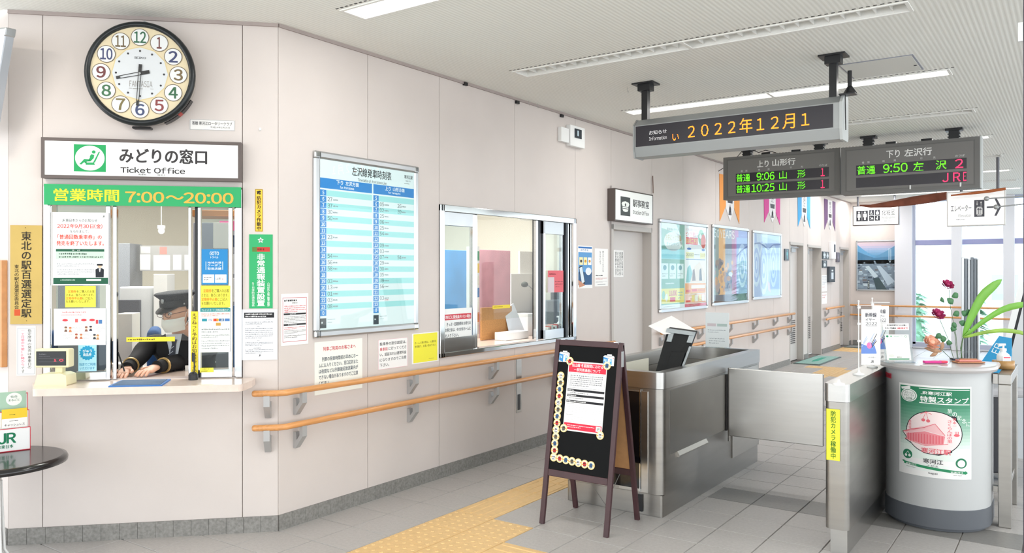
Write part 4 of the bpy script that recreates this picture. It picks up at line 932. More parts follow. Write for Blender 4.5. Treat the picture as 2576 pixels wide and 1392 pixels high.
cm_.box(-.012, .02, .1, .004, .03, .15, BLACK)
o = cm_.build('desk_camera'); place(o, (q.x, q.y, zs), F1.rz); tag(o, 'small black device with a cable standing under the yellow vertical label', 'device')
# ================================================================== GATE WINDOW
gw = thing('gate_window', 'polished steel framed staff window beside the ticket gate', 'window', (0, 0, 0), F2.rz)
Y = lambda px: F2.to(px, 700)[0]
a, b, c, d = WIN2; WC = c
for r in ((a, c, a + .05, d), (b - .05, c, b, d), (a, d - .05, b, d), (a, c, b, c + .035)): MB().box(r[0], -.014, r[1], r[2], .11, r[3], CHROME).build('frame', gw, .004)
for px, wd, y0, dp in ((1190, .03, 0, .03), (1199, .028, .012, .06), (1349, .03, 0, .03), (1356, .07, .02, .05), (1368, .028, .0, .03), (1418, .03, .02, .03), (1424, .035, .0, .04), (1434, .03, .03, .05)):
    MB().box(Y(px), y0, c + .03, Y(px) + wd, y0 + dp, d - .05, CHROME if px not in (1356, 1424) else M('dark_channel', '#3a3c40', .3, .6)).build('mullion', gw, .003)
MB().box(a + .05, 0, c + .035, Y(1190), .03, c + .14, CHROME).build('sill_rail', gw, .002)
MB().box(Y(1368), 0, c + .035, Y(1418), .03, c + .12, CHROME).build('sill_rail', gw, .002)
MB().box(a + .05, 0, d - .15, Y(1190), .03, d - .05, ALU).build('head_rail', gw, .002); MB().box(Y(1368), 0, d - .16, Y(1418), .03, d - .05, ALU).build('head_rail', gw, .002)
MB().box(a + .05, .012, c + .14, Y(1190), .017, d - .15, GL).build('glass_pane', gw); MB().box(Y(1205), .03, 1.12, Y(1347), .035, d - .05, glass('scuffed_acrylic')).build('acrylic_pane', gw); MB().box(Y(1372), .012, c + .12, Y(1418), .017, d - .16, GL).build('glass_pane', gw)
lg = MB().prism([(Y(1206), .002), (Y(1418), .002), (Y(1418), .5), (Y(1206), .5)], 'z', c + .03, c + .045, SH).build('sill_shelf', gw)
def f(A):
    A.rect(.03, .14, .97, .28, '#cf3a48', 1); A.text('改札口に駅係員がいない場合', .05, .165, .95, .255, '#f6eef0', .03); A.text('きっぷ・定期券等をお持ちの', .1, .34, .95, .43, '#33404a', .02); A.text('お客さまは、そのままホームに', .05, .48, .95, .57, '#33404a', .02); A.text('お入り下さい。', .05, .62, .52, .71, '#33404a', .02); A.scr(.05, .75, .95, .82, 1, '#c05050'); A.scr(.05, .85, .92, .92, 1, '#c05050')
paper('gate_notice', 'white notice with a red bar in the left pane of the gate window', F2, (1116, 778, 1187, 872), f, (0, 0, 1, 1), -.002, M('poster_white'), .001)
def f(A): A.scr(.05, .2, .9, .7, 1, '#b09020', .6)
paper('yellow_strip', 'small yellow strip on the gate window acrylic pane', F2, (1239, 769, 1283, 775), f, (0, 0, 1, 1), -.028, M('sticker_yellow2'), .001, 'label')
def f(A): A.scr(.1, .08, .9, .25, 1, '#8a3038'); A.rect(0, .3, .4, 1, '#d7cbd0', 1); A.scr(.45, .45, .95, .8, 3, '#a04850')
paper('red_notice', 'salmon red notice in the right pane of the gate window', F2, (1378, 681, 1417, 735), f, (0, 0, 1, 1), -.002, M('salmon_paper', '#e0616a', .5), .001)
# ================================================================== INSIDE THE OFFICE
def P1W(px, py, off): x, z = F1.to(px, py, off); return F1.w(x, -off, z)
def flat(nm, label, cat, F, px, off, dp, m, bev=0., art=None, box=(0, 0, 1, 1), group=None, base=None):
    a, z1 = F.to(px[0], px[1], off); b, z0 = F.to(px[2], px[3], off)
    if base is not None: z0 = base
    o = MB().box(0, 0, 0, b - a, dp, z1 - z0, m)
    if art: art(Art(o, 0, z1 - z0, b - a, 0, 0, box))
    o = o.build(nm, None, bev); place(o, F.w(a, -off, z0), F.rz); return tag(o, label, cat, group)
WB = M('whiteboard_white', '#e6e6e4', .3); GB = M('office_grey', '#a9a8a6', .5); DGY = M('dark_grey_metal', '#55565c', .5)
flat('pin_board', 'grey pin board with pinned papers behind the clerk', 'board', F1, (352, 618, 482, 682), -3.2, .03, GB, art=lambda A: [A.rect(x0, y0, x1, y1, c, 1) for x0, y0, x1, y1, c in ((.02, .04, .2, .3, '#cfcfcd'), (.0, .35, .2, .95, '#eeeeee'), (.26, .38, .58, .98, '#dcdde0'), (.64, .36, .8, .95, '#eeeeee'), (.38, .05, .52, .34, '#d99088'), (.86, .36, 1, .95, '#e6e6e6'))])
flat('steel_locker', 'grey steel locker behind the acrylic at the left of the office', 'cabinet', F1, (290, 612, 327, 860), -3.0, .4, M('locker_grey', '#8d9096', .45), .005, base=0)
flat('steel_locker', 'dark metal cabinet seen behind the right pane of the ticket window', 'cabinet', F1, (486, 560, 600, 930), -2.4, .4, DGY, .005, base=0)
def desk(label, F, px, off, zt_, dp=.6, m=None, clutter=True, seed=1):
    a, _ = F.to(px[0], 700, off); b, _ = F.to(px[1], 700, off); w_ = b - a
    t = thing('office_desk', label, 'desk', F.w(a, -off, 0), F.rz)
    MB().box(0, 0, zt_ - .03, w_, dp, zt_, m or WB).build('top', t, .004); MB().box(.02, .05, 0, w_ - .02, dp - .02, zt_ - .03, M('desk_grey', '#c9c9c6', .5)).build('pedestal', t)
    return t, w_
t, w_ = desk('white office desk behind the clerk, loaded with papers', F1, (292, 500), -1.5, .80)
random.seed(5)
pc = 0
for i in range(5):
    x = random.uniform(.05, .8 * w_); y = random.uniform(.05, .5)
    w2, h2 = random.uniform(.1, .22), random.uniform(.02, .10)
    if i < 8:
        o = MB().box(0, 0, 0, .21, .15, h2 * .4, PAPER).build('paper_stack'); x = .01 + (i % 3) * .225 ; y = .02 + (i // 3) * .2; nm = 'stack of white papers on the desk behind the clerk, ' + ['front left', 'front middle', 'front right', 'back left', 'back middle'][i]
        place(o, F1.w(F1.to(292, 700, -1.5)[0] + x, 1.5 + y, .80), F1.rz); tag(o, nm, 'papers', 'paper stacks on the desk behind the clerk')
flat('document_tray', 'white document tray unit on the office desk near the cap', 'tray', F1, (386, 690, 420, 712), -1.9, .25, WB, .004, base=.80)
flat('printer', 'white office printer in the background behind the clerk', 'printer', F1, (300, 722, 382, 758), -1.95, .3, M('printer_white', '#d9dadb', .4), .012, base=.80)
flat('monitor', 'dark flat monitor on the desk above the blue chair', 'monitor', F1, (292, 755, 352, 775), -1.8, .04, DGY, .004, base=.83)
flat('side_table', 'pale low cabinet left of the blue office chair', 'cabinet', F1, (290, 790, 332, 960), -1.2, .2, M('cabinet_cream', '#dcdad2', .5), .004, base=0)
# blue office chair
cpos = P1W(388, 800, -1.0)
t = thing('office_chair', 'blue fabric office chair with grey armrest behind the clerk', 'chair', (cpos[0], cpos[1], 0), F1.rz - 1.35)
BLU = M('chair_fabric_blue', '#27548e', .85, noise=.1, ns=60)
MB().box(-.2, -.04, .70, .2, .04, 1.12, BLU).build('backrest', t, .035, 4); MB().box(-.24, -.48, .44, .24, -.02, .52, BLU).build('seat', t, .035, 4)
for s_ in (-1, 1):
    b = MB().box(s_ * .27 - .03, -.36, .66, s_ * .27 + .03, -.04, .70, DGY).box(s_ * .27 - .015, -.22, .5, s_ * .27 + .015, -.17, .66, DGY); b.build('armrest', t, .01)
MB().cyl((0, -.25, .08), .03, .37, GREYM).box(-.02, -.03, .45, .02, .0, .8, DGY).build('post', t)
b = MB()
for k in range(5):
    an = 2 * PI * k / 5; b.tube([(0, -.25, .09), (.26 * math.cos(an), -.25 + .26 * math.sin(an), .06)], .018, DGY, 6); b.ball((.27 * math.cos(an), -.25 + .27 * math.sin(an), .03), .03, BLACK, 8)
b.build('castor_base', t)
# dark work chair back with grey headrest seen at the clerk's back
# light spot (small wall lamp)
q = P1W(406, 581, -3.1); o = MB().ball((0, 0, 0), .028, G('#ffffff', 3)).cyl((0, 0, .02), .035, .03, WHITE, 'z', 12).cyl((0, 0, .03), .004, 2.7 - q[2] - .03, WHITE, 'z', 6).build('spot_lamp'); place(o, q, F1.rz); tag(o, 'small round lit lamp on the office wall above the clerk', 'lamp')
# papers on the inner counter
q = P1W(306, 900, -.47); o = MB()
for k in range(6): o.box(-.09 + .004 * k, -.06, .008 * k, .11, .08, .008 * k + .006, PAPER)
o = o.build('paper_stack'); place(o, (q[0], q[1], zs), F1.rz + .15); tag(o, 'stack of white sheets on the counter left of the clerk', 'papers')
# orange shelf board above the right pane and the left pane
flat('wall_shelf', 'orange wooden board high behind the right pane', 'shelf', F1, (476, 528, 600, 545), -.8, .3, M('orange_wood', '#c8894e', .5), .003)
for i, (x0, y0, x1, y1, c, lb) in enumerate([(536, 560, 575, 625, '#e9e6e0', 'white paper with pink top hanging behind the right pane'), (552, 556, 590, 580, '#dc5a92', 'pink folder behind the right pane'), (580, 640, 600, 690, '#c8ccd2', 'pale grey binder behind the right jamb'), (576, 592, 600, 622, '#2a3f66', 'dark blue binder behind the right jamb'), (576, 700, 594, 760, '#dfe3ea', 'white box file behind the right jamb'), (578, 770, 600, 930, '#2e62a4', 'tall blue file low behind the right jamb')]):
    flat('file_binder', lb, 'binder', F1, (x0, y0, x1, y1), -.75 - .03 * i, .05, K(c), .002)
flat('roller_curtain', 'blue grey curtain low behind the left pane', 'curtain', F1, (214, 860, 288, 958), -.5, .02, M('curtain_blue', '#46566e', .8), base=zs + .002)
flat('steel_locker', 'grey metal locker behind the left pane of the ticket window', 'cabinet', F1, (130, 540, 210, 900), -1.4, .35, M('locker_grey'), .005, base=0)
# ---- seen through the gate window
flat('pink_partition', 'tall dusty pink partition behind the gate window', 'partition', F2, (1206, 628, 1284, 775), -.95, .03, M('pink_fabric', '#cf98a4', .8, noise=.14, ns=6), .004, base=.3)
flat('blue_partition', 'tall blue partition poster behind the left pane of the gate window', 'partition', F2, (1104, 628, 1196, 792), -1.0, .03, M('blue_sheet', '#5c9cd4', .35, noise=.2, ns=3), .004, base=.3)
flat('cork_board', 'brown cork board leaning inside the gate window', 'board', F2, (1212, 775, 1288, 858), -.32, .02, M('cork_brown', '#c08d58', .9, noise=.15, ns=90), .003, base=WC + .047)
flat('service_counter', 'white cabinet below the whiteboard inside the gate window', 'cabinet', F2, (1286, 689, 1348, 765), -1.5, .5, WB, .005, base=0)
flat('whiteboard', 'small white board on the office wall right of the pink partition', 'board', F2, (1308, 632, 1350, 690), -1.55, .03, WB, .006)
flat('white_box', 'white paper box standing on the gate window sill', 'box', F2, (1273, 838, 1330, 858), -.14, .12, WHITE, .003, base=WC + .046)
flat('white_carton', 'taller white carton beside the microphone in the gate window', 'box', F2, (1328, 790, 1349, 858), -.28, .15, WHITE, .003, base=WC + .046)
q = F2.w(F2.to(1300, 830, -.28)[0], .28, WC + .046)
o = MB().add([(-.10, 0, 0), (.16, 0, 0), (.02, .05, .30), (-.12, .05, .24), (-.10, .004, 0), (.16, .004, 0), (.02, .054, .30), (-.12, .054, .24)], [(0, 1, 2, 3), (7, 6, 5, 4), (0, 4, 5, 1), (1, 5, 6, 2), (2, 6, 7, 3), (3, 7, 4, 0)], M('form_paper', '#dfe3ea', .5)).build('paper_form'); place(o, q, F2.rz); tag(o, 'white printed form leaning beside the cork board', 'paper')
m0 = F2.w(F2.to(1352, 742, -.25)[0] + .06, .25, WC + .046); t = thing('desk_microphone', 'gooseneck desk microphone inside the gate window', 'microphone', m0, F2.rz)
zt_ = F2.to(1320, 716, -.25)[1] - WC - .046; dx = F2.to(1320, 716, -.25)[0] - (F2.to(1352, 742, -.25)[0] + .06)
MB().tube([(0, 0, 0), (0, 0, zt_ * .6), (dx * .25, 0, zt_ * .82), (dx * .8, 0, zt_ * .98)], .006, GREYM, 8).build('gooseneck', t); MB().ball((dx, 0, zt_), .032, M('mic_foam', '#4e524b', .9), 12, (1.4, .8, .8)).build('head', t); MB().cyl((0, 0, 0), .035, .02, BLACK).build('base', t)
flat('steel_shelf_unit', 'white shelf unit with black printer behind the right pane of the gate window', 'shelf', F2, (1368, 675, 1416, 690), -2.3, .5, WB, .004, base=0)
flat('printer', 'black printer on the shelf unit behind the right pane of the gate window', 'printer', F2, (1384, 664, 1414, 673), -2.3, .3, BLACK, .008)
flat('wall_calendar', 'small dark calendar on the office wall behind the right pane', 'calendar', F2, (1398, 652, 1408, 664), -2.6, .01, K('#4a3038'), 0)
flat('grey_chair_back', 'dark grey office chair back behind the right pane of the gate window', 'chair', F2, (1376, 756, 1416, 850), -1.1, .08, M('grey_fabric', '#6d757c', .8, noise=.1, ns=40), .02, base=0)
flat('office_desk', 'dark desk under the black monitor behind the right pane', 'desk', F2, (1390, 758, 1418, 800), -1.2, .25, DGY, .004, base=0)
flat('monitor', 'black monitor above the grey chair behind the right pane', 'monitor', F2, (1392, 736, 1416, 758), -1.24, .04, BLACK, .004)
q = F2.w(F2.to(1408, 830, -.2)[0], .2, WC + .0455); b = MB(); b.lathe((0, 0, 0), [(.03, 0), (.032, .09), (.012, .12), (.012, .15)], WHITE, 14); b.box(-.03, -.008, .15, .012, .008, .165, WHITE); o = b.build('pump_bottle'); place(o, q); tag(o, 'white pump bottle behind the right pane of the gate window', 'bottle')
for k in range(9):
    cc = ['#e6e2da', '#c25a4a', '#d8d2c6', '#6a5a50', '#e9e4dc', '#b8483c', '#dedad0', '#8a7a68', '#e4e0d8'][k]
    x = F2.to(1372 + k * 4.6, 850, -.09)[0]; o = MB().box(0, 0, 0, .022, .1, .085 + .01 * (k % 3), K(cc)).build('leaflet'); place(o, F2.w(x, .06, WC + .046), F2.rz + (.06 if k % 2 else -.04)); tag(o, '%s leaflet in the row behind the gate window right pane, %s from left' % (['cream', 'red', 'beige', 'brown', 'cream', 'dark red', 'pale', 'khaki', 'off-white'][k], ['first', 'second', 'third', 'fourth', 'fifth', 'sixth', 'seventh', 'eighth', 'ninth'][k]), 'leaflet', 'leaflets in a row at the gate window')
flat('leaflet_rack', 'tall rack of coloured leaflets behind the steel mullion of the gate window', 'rack', F2, (1196, 620, 1206, 860), -.5, .1, WB, art=lambda A: [A.rect(.0, .05 + k * .13, 1, .15 + k * .13, cc, 1) for k, cc in enumerate(['#2f8f5a', '#e8c040', '#e2dccb', '#2f72b4', '#e9e9e4', '#d9873a', '#c9cfd4'])], base=.9)
# ================================================================== THE CLERK
def skin(nm, verts, edges, radii, mat, parent, sub=2, root=0):
    me = bpy.data.meshes.new(nm); me.from_pydata(verts, edges, []); o = bpy.data.objects.new(nm, me); COL.objects.link(o); o.parent = parent
    me.materials.append(mat); sk = o.modifiers.new('skin', 'SKIN'); sk.use_smooth_shade = True
    if not me.skin_vertices: me.attributes
    for i, v in enumerate(me.skin_vertices[0].data):
        r = radii[i]; v.radius = r if isinstance(r, tuple) else (r, r); v.use_root = (i == root)
    ss = o.modifiers.new('sub', 'SUBSURF'); ss.levels = sub; ss.render_levels = sub
    return o
def clerk():
    def L(px, py, off): x, z = F1.to(px, py, off); return Vector((x, -off, z))
    NAVY = M('uniform_black', '#121317', .85, noise=.04, ns=20); SKN = M('skin', '#e3b196', .5); GOLD = M('gold_braid', '#c7a566', .4, .4); HAIR = M('hair_black', '#1c1a1a', .6)
    hc = L(447, 785, -.42)                                  # head centre
    t = thing('person', 'seated station clerk in black uniform, peaked cap and face mask writing behind the ticket window', 'person', F1.w(hc.x + .06, .62, 0), F1.rz)
    O = Vector((hc.x + .06, .62, 0)); q = lambda v: v - O
    hips = Vector((hc.x + .10, .72, .50)); waist = Vector((hc.x + .05, .68, .70)); chest = Vector((hc.x + .01, .58, .93)); neck0 = Vector((hc.x + .0, .50, 1.10)); neck1 = hc + Vector((.01, .03, -.07))
    shR = Vector((hc.x - .17, .55, 1.06)); shL = Vector((hc.x + .19, .56, 1.06))
    elR = L(352, 905, -.42) + Vector((0, 0, .015)); wrR = L(322, 915, -.22); elL = L(470, 925, -.50); wrL = L(398, 925, -.24)
    elR.z = max(elR.z, zs + .055); wrR.z = zs + .045; elL.z = zs + .06; wrL.z = zs + .045
    knR = hips + Vector((-.10, -.36, .02)); knL = hips + Vector((.14, -.36, .02))
    ftR = Vector((knR.x, knR.y + .02, .09)); ftL = Vector((knL.x, knL.y + .02, .09))
    vs = [hips, waist, chest, neck0, shR, (shR + elR) / 2 + Vector((-.02, 0, .0)), elR, wrR, shL, (shL + elL) / 2 + Vector((.03, 0, 0)), elL, wrL, hips + Vector((-.1, -.02, 0)), knR, ftR, hips + Vector((.1, -.02, 0)), knL, ftL, ftR + Vector((0, -.13, -.05)), ftL + Vector((0, -.13, -.05))]
    ed = [(0, 1), (1, 2), (2, 3), (2, 4), (4, 5), (5, 6), (6, 7), (2, 8), (8, 9), (9, 10), (10, 11), (0, 12), (12, 13), (13, 14), (0, 15), (15, 16), (16, 17), (14, 18), (17, 19)]
    rd = [(.17, .13), (.16, .12), (.165, .12), (.06, .06), (.075, .075), (.066, .066), (.056, .056), (.042, .042), (.075, .075), (.066, .066), (.056, .056), (.042, .042), (.1, .1), (.075, .075), (.05, .05), (.1, .1), (.075, .075), (.05, .05), (.035, .035), (.035, .035)]
    skin('uniform', [q(v) for v in vs], ed, rd, NAVY, t)
    # cuffs with gold braid, hands with five fingers
    for w_, e_, s_ in ((wrR, elR, 1), (wrL, elL, -1)):
        d = (w_ - e_).normalized(); MB().tube([q(w_ - d * .055), q(w_ - d * .043)], .0475, GOLD, 16).build('gold_cuff_band', t)
        MB().tube([q(w_ - d * .03), q(w_ + d * .012)], .038, NAVY, 14).build('cuff', t)
        side = Vector((-d.y, d.x, 0)).normalized() * s_; palm = w_ + d * .085 + Vector((0, 0, -.012))
        V = [w_ - d * .01, w_ + d * .035, palm + d * .0]; E_ = [(0, 1), (1, 2)]; R_ = [(.024, .02), (.034, .019), (.038, .017)]
        for k, (off_, ln) in enumerate(((.028, .068), (.010, .078), (-.009, .074), (-.026, .06))):
            b0 = palm + side * off_ + d * .012; i0 = len(V); dd = (d + side * off_ * 3).normalized()
            V += [b0, b0 + dd * ln * .45 + Vector((0, 0, .006)), b0 + dd * ln * .78 + Vector((0, 0, -.006)), b0 + dd * ln * .98 + Vector((0, 0, -.017))]
            E_ += [(2, i0), (i0, i0 + 1), (i0 + 1, i0 + 2), (i0 + 2, i0 + 3)]; R_ += [.0098, .0092, .0084, .007]
        i0 = len(V); b0 = w_ + d * .04 + side * .026
        V += [b0, b0 + side * .022 + d * .026, b0 + side * .02 + d * .052]; E_ += [(1, i0), (i0, i0 + 1), (i0 + 1, i0 + 2)]; R_ += [.013, .0105, .0085]
        skin('hand', [q(v) for v in V], E_, [r if isinstance(r, tuple) else (r, r) for r in R_], SKN, t, 2)
    # head: oval skull with jaw, nose and ears, turned left and down
    hd = bpy.data.objects.new('head', None)
    b = MB(); n = 24; prof = []
    rows = 16
    vsx = []
    for k in range(1, rows):
        ph = PI * k / rows; z = -math.cos(ph)
        for i in range(n):
            a = 2 * PI * i / n; rr = math.sin(ph); x = rr * math.cos(a) * .078; y = rr * math.sin(a) * .098; zz = z * .118
            if z < -.1: x *= 1 - .30 * (-.1 - z); 
            if z < 0 and y > 0: y *= 1 + .42 * z
            if y < -.06 and abs(x) < .02 and -.35 < z < .12: y -= .016 * (1 - abs(x) / .02) * (1 - abs(z + .15) * 2.2)
            vsx.append((x, y, zz))
    m_ = len(vsx); vsx += [(0, -.02, -.118), (0, 0, .118)]; fsx = []
    for k in range(rows - 2):
        for i in range(n): j = (i + 1) % n; fsx.append((k * n + i, k * n + j, (k + 1) * n + j, (k + 1) * n + i))
    for i in range(n): j = (i + 1) % n; fsx.append((m_, j, i)); fsx.append((m_ + 1, (rows - 2) * n + i, (rows - 2) * n + j))
    R_ = Matrix.Translation(q(hc)) @ Matrix.Rotation(math.radians(-34), 4, 'Z') @ Matrix.Rotation(math.radians(12), 4, 'X')
    b.add(vsx, fsx, SKN, True)
    b.ball((.079, .01, -.01), .022, SKN, 10, (.4, .7, 1.3)); b.ball((-.079, .01, -.01), .022, SKN, 10, (.4, .7, 1.3)); b.xf(R_); b.build('head', t)
    b = MB(); b.tube([q(neck0) + Vector((0, .01, -.02)), q(neck1)], .052, SKN, 16); b.build('neck', t)
    b = MB()                                                    # short hair round the back and sides
    hv = [(x * 1.045, y * 1.05, z * 1.03) for x, y, z in vsx]; hf = [f_ for f_ in fsx if all((hv[i][1] > -.015 and hv[i][2] > -.07) or hv[i][2] > .055 for i in f_)]
    b.add(hv, hf, HAIR, True); b.xf(R_); b.build('hair', t)
    b = MB()                                                    # eyes
    for s_ in (-1, 1): b.ball((s_ * .032, -.088, .012), .0115, M('eye_white', '#efeeee', .3), 10); b.ball((s_ * .032, -.0975, .009), .005, BLACK, 8); b.box(s_ * .032 - .018, -.098, .03, s_ * .032 + .018, -.09, .035, HAIR)
    b.xf(R_); b.build('eyes', t)
    b = MB(); GF = M('glasses_frame', '#4a2e30', .3)
    for s_ in (-1, 1):
        b.tube([(s_ * .033 + .024 * math.cos(a), -.106, .006 + .016 * math.sin(a)) for a in [2 * PI * k / 14 for k in range(14)]], .0017, GF, 5, True)
        b.tube([(s_ * .057, -.104, .012), (s_ * .077, -.05, .012), (s_ * .081, .01, .008)], .0017, GF, 5)
    b.tube([(-.009, -.107, .01), (0, -.11, .012), (.009, -.107, .01)], .0015, GF, 5); b.xf(R_); b.build('glasses', t)
    b = MB(); mv = []; mf = []                                  # white pleated mask
    for r_ in range(9):
        for c_ in range(13):
            a = math.radians(-78 + 156 * c_ / 12); v = r_ / 8; z = -.022 - .082 * v; rr = .079 + .006 * math.sin(v * PI * 5) * .5
            x = math.sin(a) * rr * (1 - .16 * v); y = -math.cos(a) * (.103 + .018 * math.sin(PI * min(1, v * 1.1)) * math.cos(a)); mv.append((x, y - .003, z))
    for r_ in range(8):
        for c_ in range(12): i = r_ * 13 + c_; mf.append((i, i + 1, i + 14, i + 13))
    b.add(mv, mf, M('mask_white', '#eef0ee', .8), True)
    for s_ in (-1, 1):
        b.tube([(s_ * .077, -.02, -.03), (s_ * .082, -.01, .0), (s_ * .083, .014, .006)], .0016, M('mask_white'), 5); b.tube([(s_ * .064, -.03, -.09), (s_ * .079, .0, -.05), (s_ * .083, .018, -.02)], .0016, M('mask_white'), 5)
    b.xf(R_); b.build('face_mask', t)
    CAPM = M('cap_cloth', '#20242f', .75)
    b = MB(); RC = R_ @ Matrix.Translation((0, 0, .052)) @ Matrix.Rotation(math.radians(-6), 4, 'X')
    b.lathe((0, 0, 0), [(.088, -.012), (.089, .03), (.096, .040), (.118, .060), (.121, .066), (.115, .072), (.065, .078), (.01, .08)], CAPM, 32, .93, 1.08); b.xf(RC); cap_ = b.build('cap', t)
    b = MB(); b.lathe((0, 0, 0), [(.0925, -.013), (.0945, -.011), (.0945, .026), (.0925, .028)], M('cap_band', '#14161c', .6), 32, .93, 1.08); b.xf(RC); b.build('cap_band', cap_)
    b = MB(); bv = []; 
    for k in range(13):
        a = math.radians(-150 + 120 * k / 12); x, y = .084 * math.cos(a), .098 * math.sin(a); u = math.sin(PI * k / 12)
        bv += [(x, y, -.010), (x * (1 + .12 * u), y - .048 * u, -.032 * u - .010), (x, y, -.014), (x * (1 + .12 * u), y - .048 * u, -.032 * u - .014)]
    bf = [f_ for k in range(12) for f_ in ((4 * k, 4 * k + 1, 4 * k + 5, 4 * k + 4), (4 * k + 6, 4 * k + 7, 4 * k + 3, 4 * k + 2), (4 * k + 1, 4 * k + 3, 4 * k + 7, 4 * k + 5))]
    b.add(bv, bf, M('cap_peak', '#101114', .25), True); b.xf(RC); b.build('cap_peak', cap_)
    b = MB(); b.ball((0, -.103, .030), .013, M('badge_silver', '#a9adb2', .3, .7), 10, (1, .4, 1.3)); b.ball((.086, -.02, .004), .006, M('badge_silver'), 8); b.xf(RC); b.build('cap_badge', cap_)
    # shirt collar, tie, lapels, badge
    cx = neck0 + Vector((-.02, -.075, -.06))
    b = MB(); b.prism([(cx.x - .05, cx.z + .075), (cx.x + .055, cx.z + .08), (cx.x + .03, cx.z - .05), (cx.x, cx.z - .17), (cx.x - .03, cx.z - .04)], 'y', cx.y - .012, cx.y + .02, M('shirt_white', '#dfe6f0', .7)); b.xf(Matrix.Translation(-O)); b.build('shirt', t, .004)
    b = MB(); TIE = M('tie_dark', '#2b2e3c', .6)
    b.prism([(cx.x - .014, cx.z + .045), (cx.x + .018, cx.z + .045), (cx.x + .012, cx.z + .015), (cx.x - .008, cx.z + .015)], 'y', cx.y - .026, cx.y - .01, TIE)
    b.prism([(cx.x - .008, cx.z + .016), (cx.x + .012, cx.z + .016), (cx.x + .0, cx.z - .19), (cx.x - .03, cx.z - .21), (cx.x - .05, cx.z - .18)], 'y', cx.y - .03, cx.y - .014, TIE)
    for k in range(6): zz = cx.z - .01 - k * .03; xx = cx.x - .012 - .005 * k; b.prism([(xx - .012, zz - .01), (xx + .016, zz + .012), (xx + .016, zz + .017), (xx - .012, zz - .005)], 'y', cx.y - .0315, cx.y - .03, M('tie_stripe', '#b9bcc6', .6))
    b.xf(Matrix.Translation(-O)); b.build('tie', t)
    for s_ in (-1, 1):
        b = MB(); b.prism([(cx.x + s_ * .05, cx.z + .08), (cx.x + s_ * .095, cx.z + .05), (cx.x + s_ * .1, cx.z - .03), (cx.x + s_ * .035, cx.z - .19), (cx.x + s_ * .005, cx.z - .19), (cx.x + s_ * .03, cx.z - .02)], 'y', cx.y - .022, cx.y - .002, NAVY); b.xf(Matrix.Translation(-O)); b.build('lapel', t, .003)
    b = MB().box(cx.x + .07, cx.y - .034, cx.z - .17, cx.x + .13, cx.y - .028, cx.z - .115, PAPER).box(cx.x + .08, cx.y - .0355, cx.z - .165, cx.x + .115, cx.y - .034, cx.z - .15, K('#c23a3a')); b.xf(Matrix.Translation(-O)); b.build('name_badge', t)
    b = MB(); b.tube([q(wrR) + Vector((.01, -.1, -.01)), q(wrR) + Vector((-.03, -.085, .10))], .0045, BLACK, 8); b.build('pen', t)
    # stool
    s = thing('stool', 'round black swivel stool under the clerk', 'stool', (*F1.w(hips.x, hips.y, 0)[:2], 0), F1.rz)
    MB().cyl((0, 0, .33), .19, .05, BLACK, 'z', 24).build('seat', s, .01); MB().cyl((0, 0, .03), .025, .3, CHROME).build('post', s); MB().cyl((0, 0, 0), .2, .03, BLACK, 'z', 24).build('base', s)
clerk()
# ================================================================== HANGING DISPLAYS
LEDO = G('#ff8a20', 2.5); LEDG = G('#6bff1c', 1.5); LEDR = G('#ff2f5f', 1.9)
SCRN = M('display_screen', '#26232c', .3)
def info_display():
    x0, x1, z0, z1, y0 = 1.045, 2.52, 2.37, 2.66, 2.48
    t = thing('information_display', 'long hanging grey display with orange date in lights', 'display', (x0, y0, z0)); w_, h = x1 - x0, z1 - z0
    SIL = M('display_silver', '#a3a6a6', .4, .35)
    pr = [(0.02, 0), (.14, 0), (.16, .03), (.16, h - .03), (.14, h), (.06, h), (.0, h - .06), (-.0, h - .07), (0, .085), (.0, .07)]
    b = MB(); b.prism([(.02, 0), (.15, 0), (.165, .02), (.165, h - .02), (.15, h), (.055, h), (.0, h - .05), (0, .07)], 'x', 0, w_, SIL); b.build('case', t, .003)
    b = MB(); b.prism([(.015, -.004), (.155, -.004), (.17, .02), (.17, h - .02), (.155, h + .004), (.052, h + .004), (-.005, h - .048), (-.005, .066)], 'x', w_, w_ + .018, M('end_cap_pale', '#c3c7c6', .4)); b.build('end_cap', t, .002)
    b = MB(); b.prism([(.015, -.004), (.155, -.004), (.17, .02), (.17, h - .02), (.155, h + .004), (.052, h + .004), (-.005, h - .048), (-.005, .066)], 'x', -.012, 0, SIL); b.build('end_cap', t, .002)
    b = MB().box(.012, -.004, .078, w_ - .04, .002, h - .058, SCRN)
    # photo px of the screen: 1598..2098 ; text boxes in crop pixels of the display
    A = Art(b, .012, h - .058, w_ - .04, .078, -.004, (0, 0, 1, 1))
    A.text('お知らせ', .078, .28, .178, .48, '#f4f4f6', .02); A.text('Information', .078, .58, .178, .76, '#f4f4f6', .012)
    A.led('２０２２年１２月１', .295, .19, .895, .86, LEDO, 24); A.led('い', .21, .55, .245, .88, LEDO, 10, .02)
    b.build('screen', t)
    for x in (.055, w_ - .055):
        m = MB(); m.box(x - .024, .055, h, x + .024, .105, CH - z0 - .05, BLACK).box(x - .05, .04, CH - z0 - .06, x + .05, .12, CH - z0 - .012, BLACK).box(x - .085, .01, CH - z0 - .012, x + .085, .15, CH - z0 - .001, BLACK); m.build('ceiling_mount', t)
    m = MB(); m.box(w_ - .01, .02, h, w_ + .09, .1, h + .008, BLACK); m.cyl((w_ + .05, .06, h + .008), .045, .05, BLACK, 'z', 4, .014); m.cyl((w_ + .05, .06, h + .058), .014, .1, BLACK, 'z', 12); m.build('antenna', t)
    m = MB(); m.tube([(w_ + .022, .06, h + .0), (w_ + .026, .05, h * .5), (w_ + .03, .04, .06)], .003, BLACK, 6); m.build('cable', t)
info_display()
DKG = M('board_grey', '#6f6e6c', .5, .2)
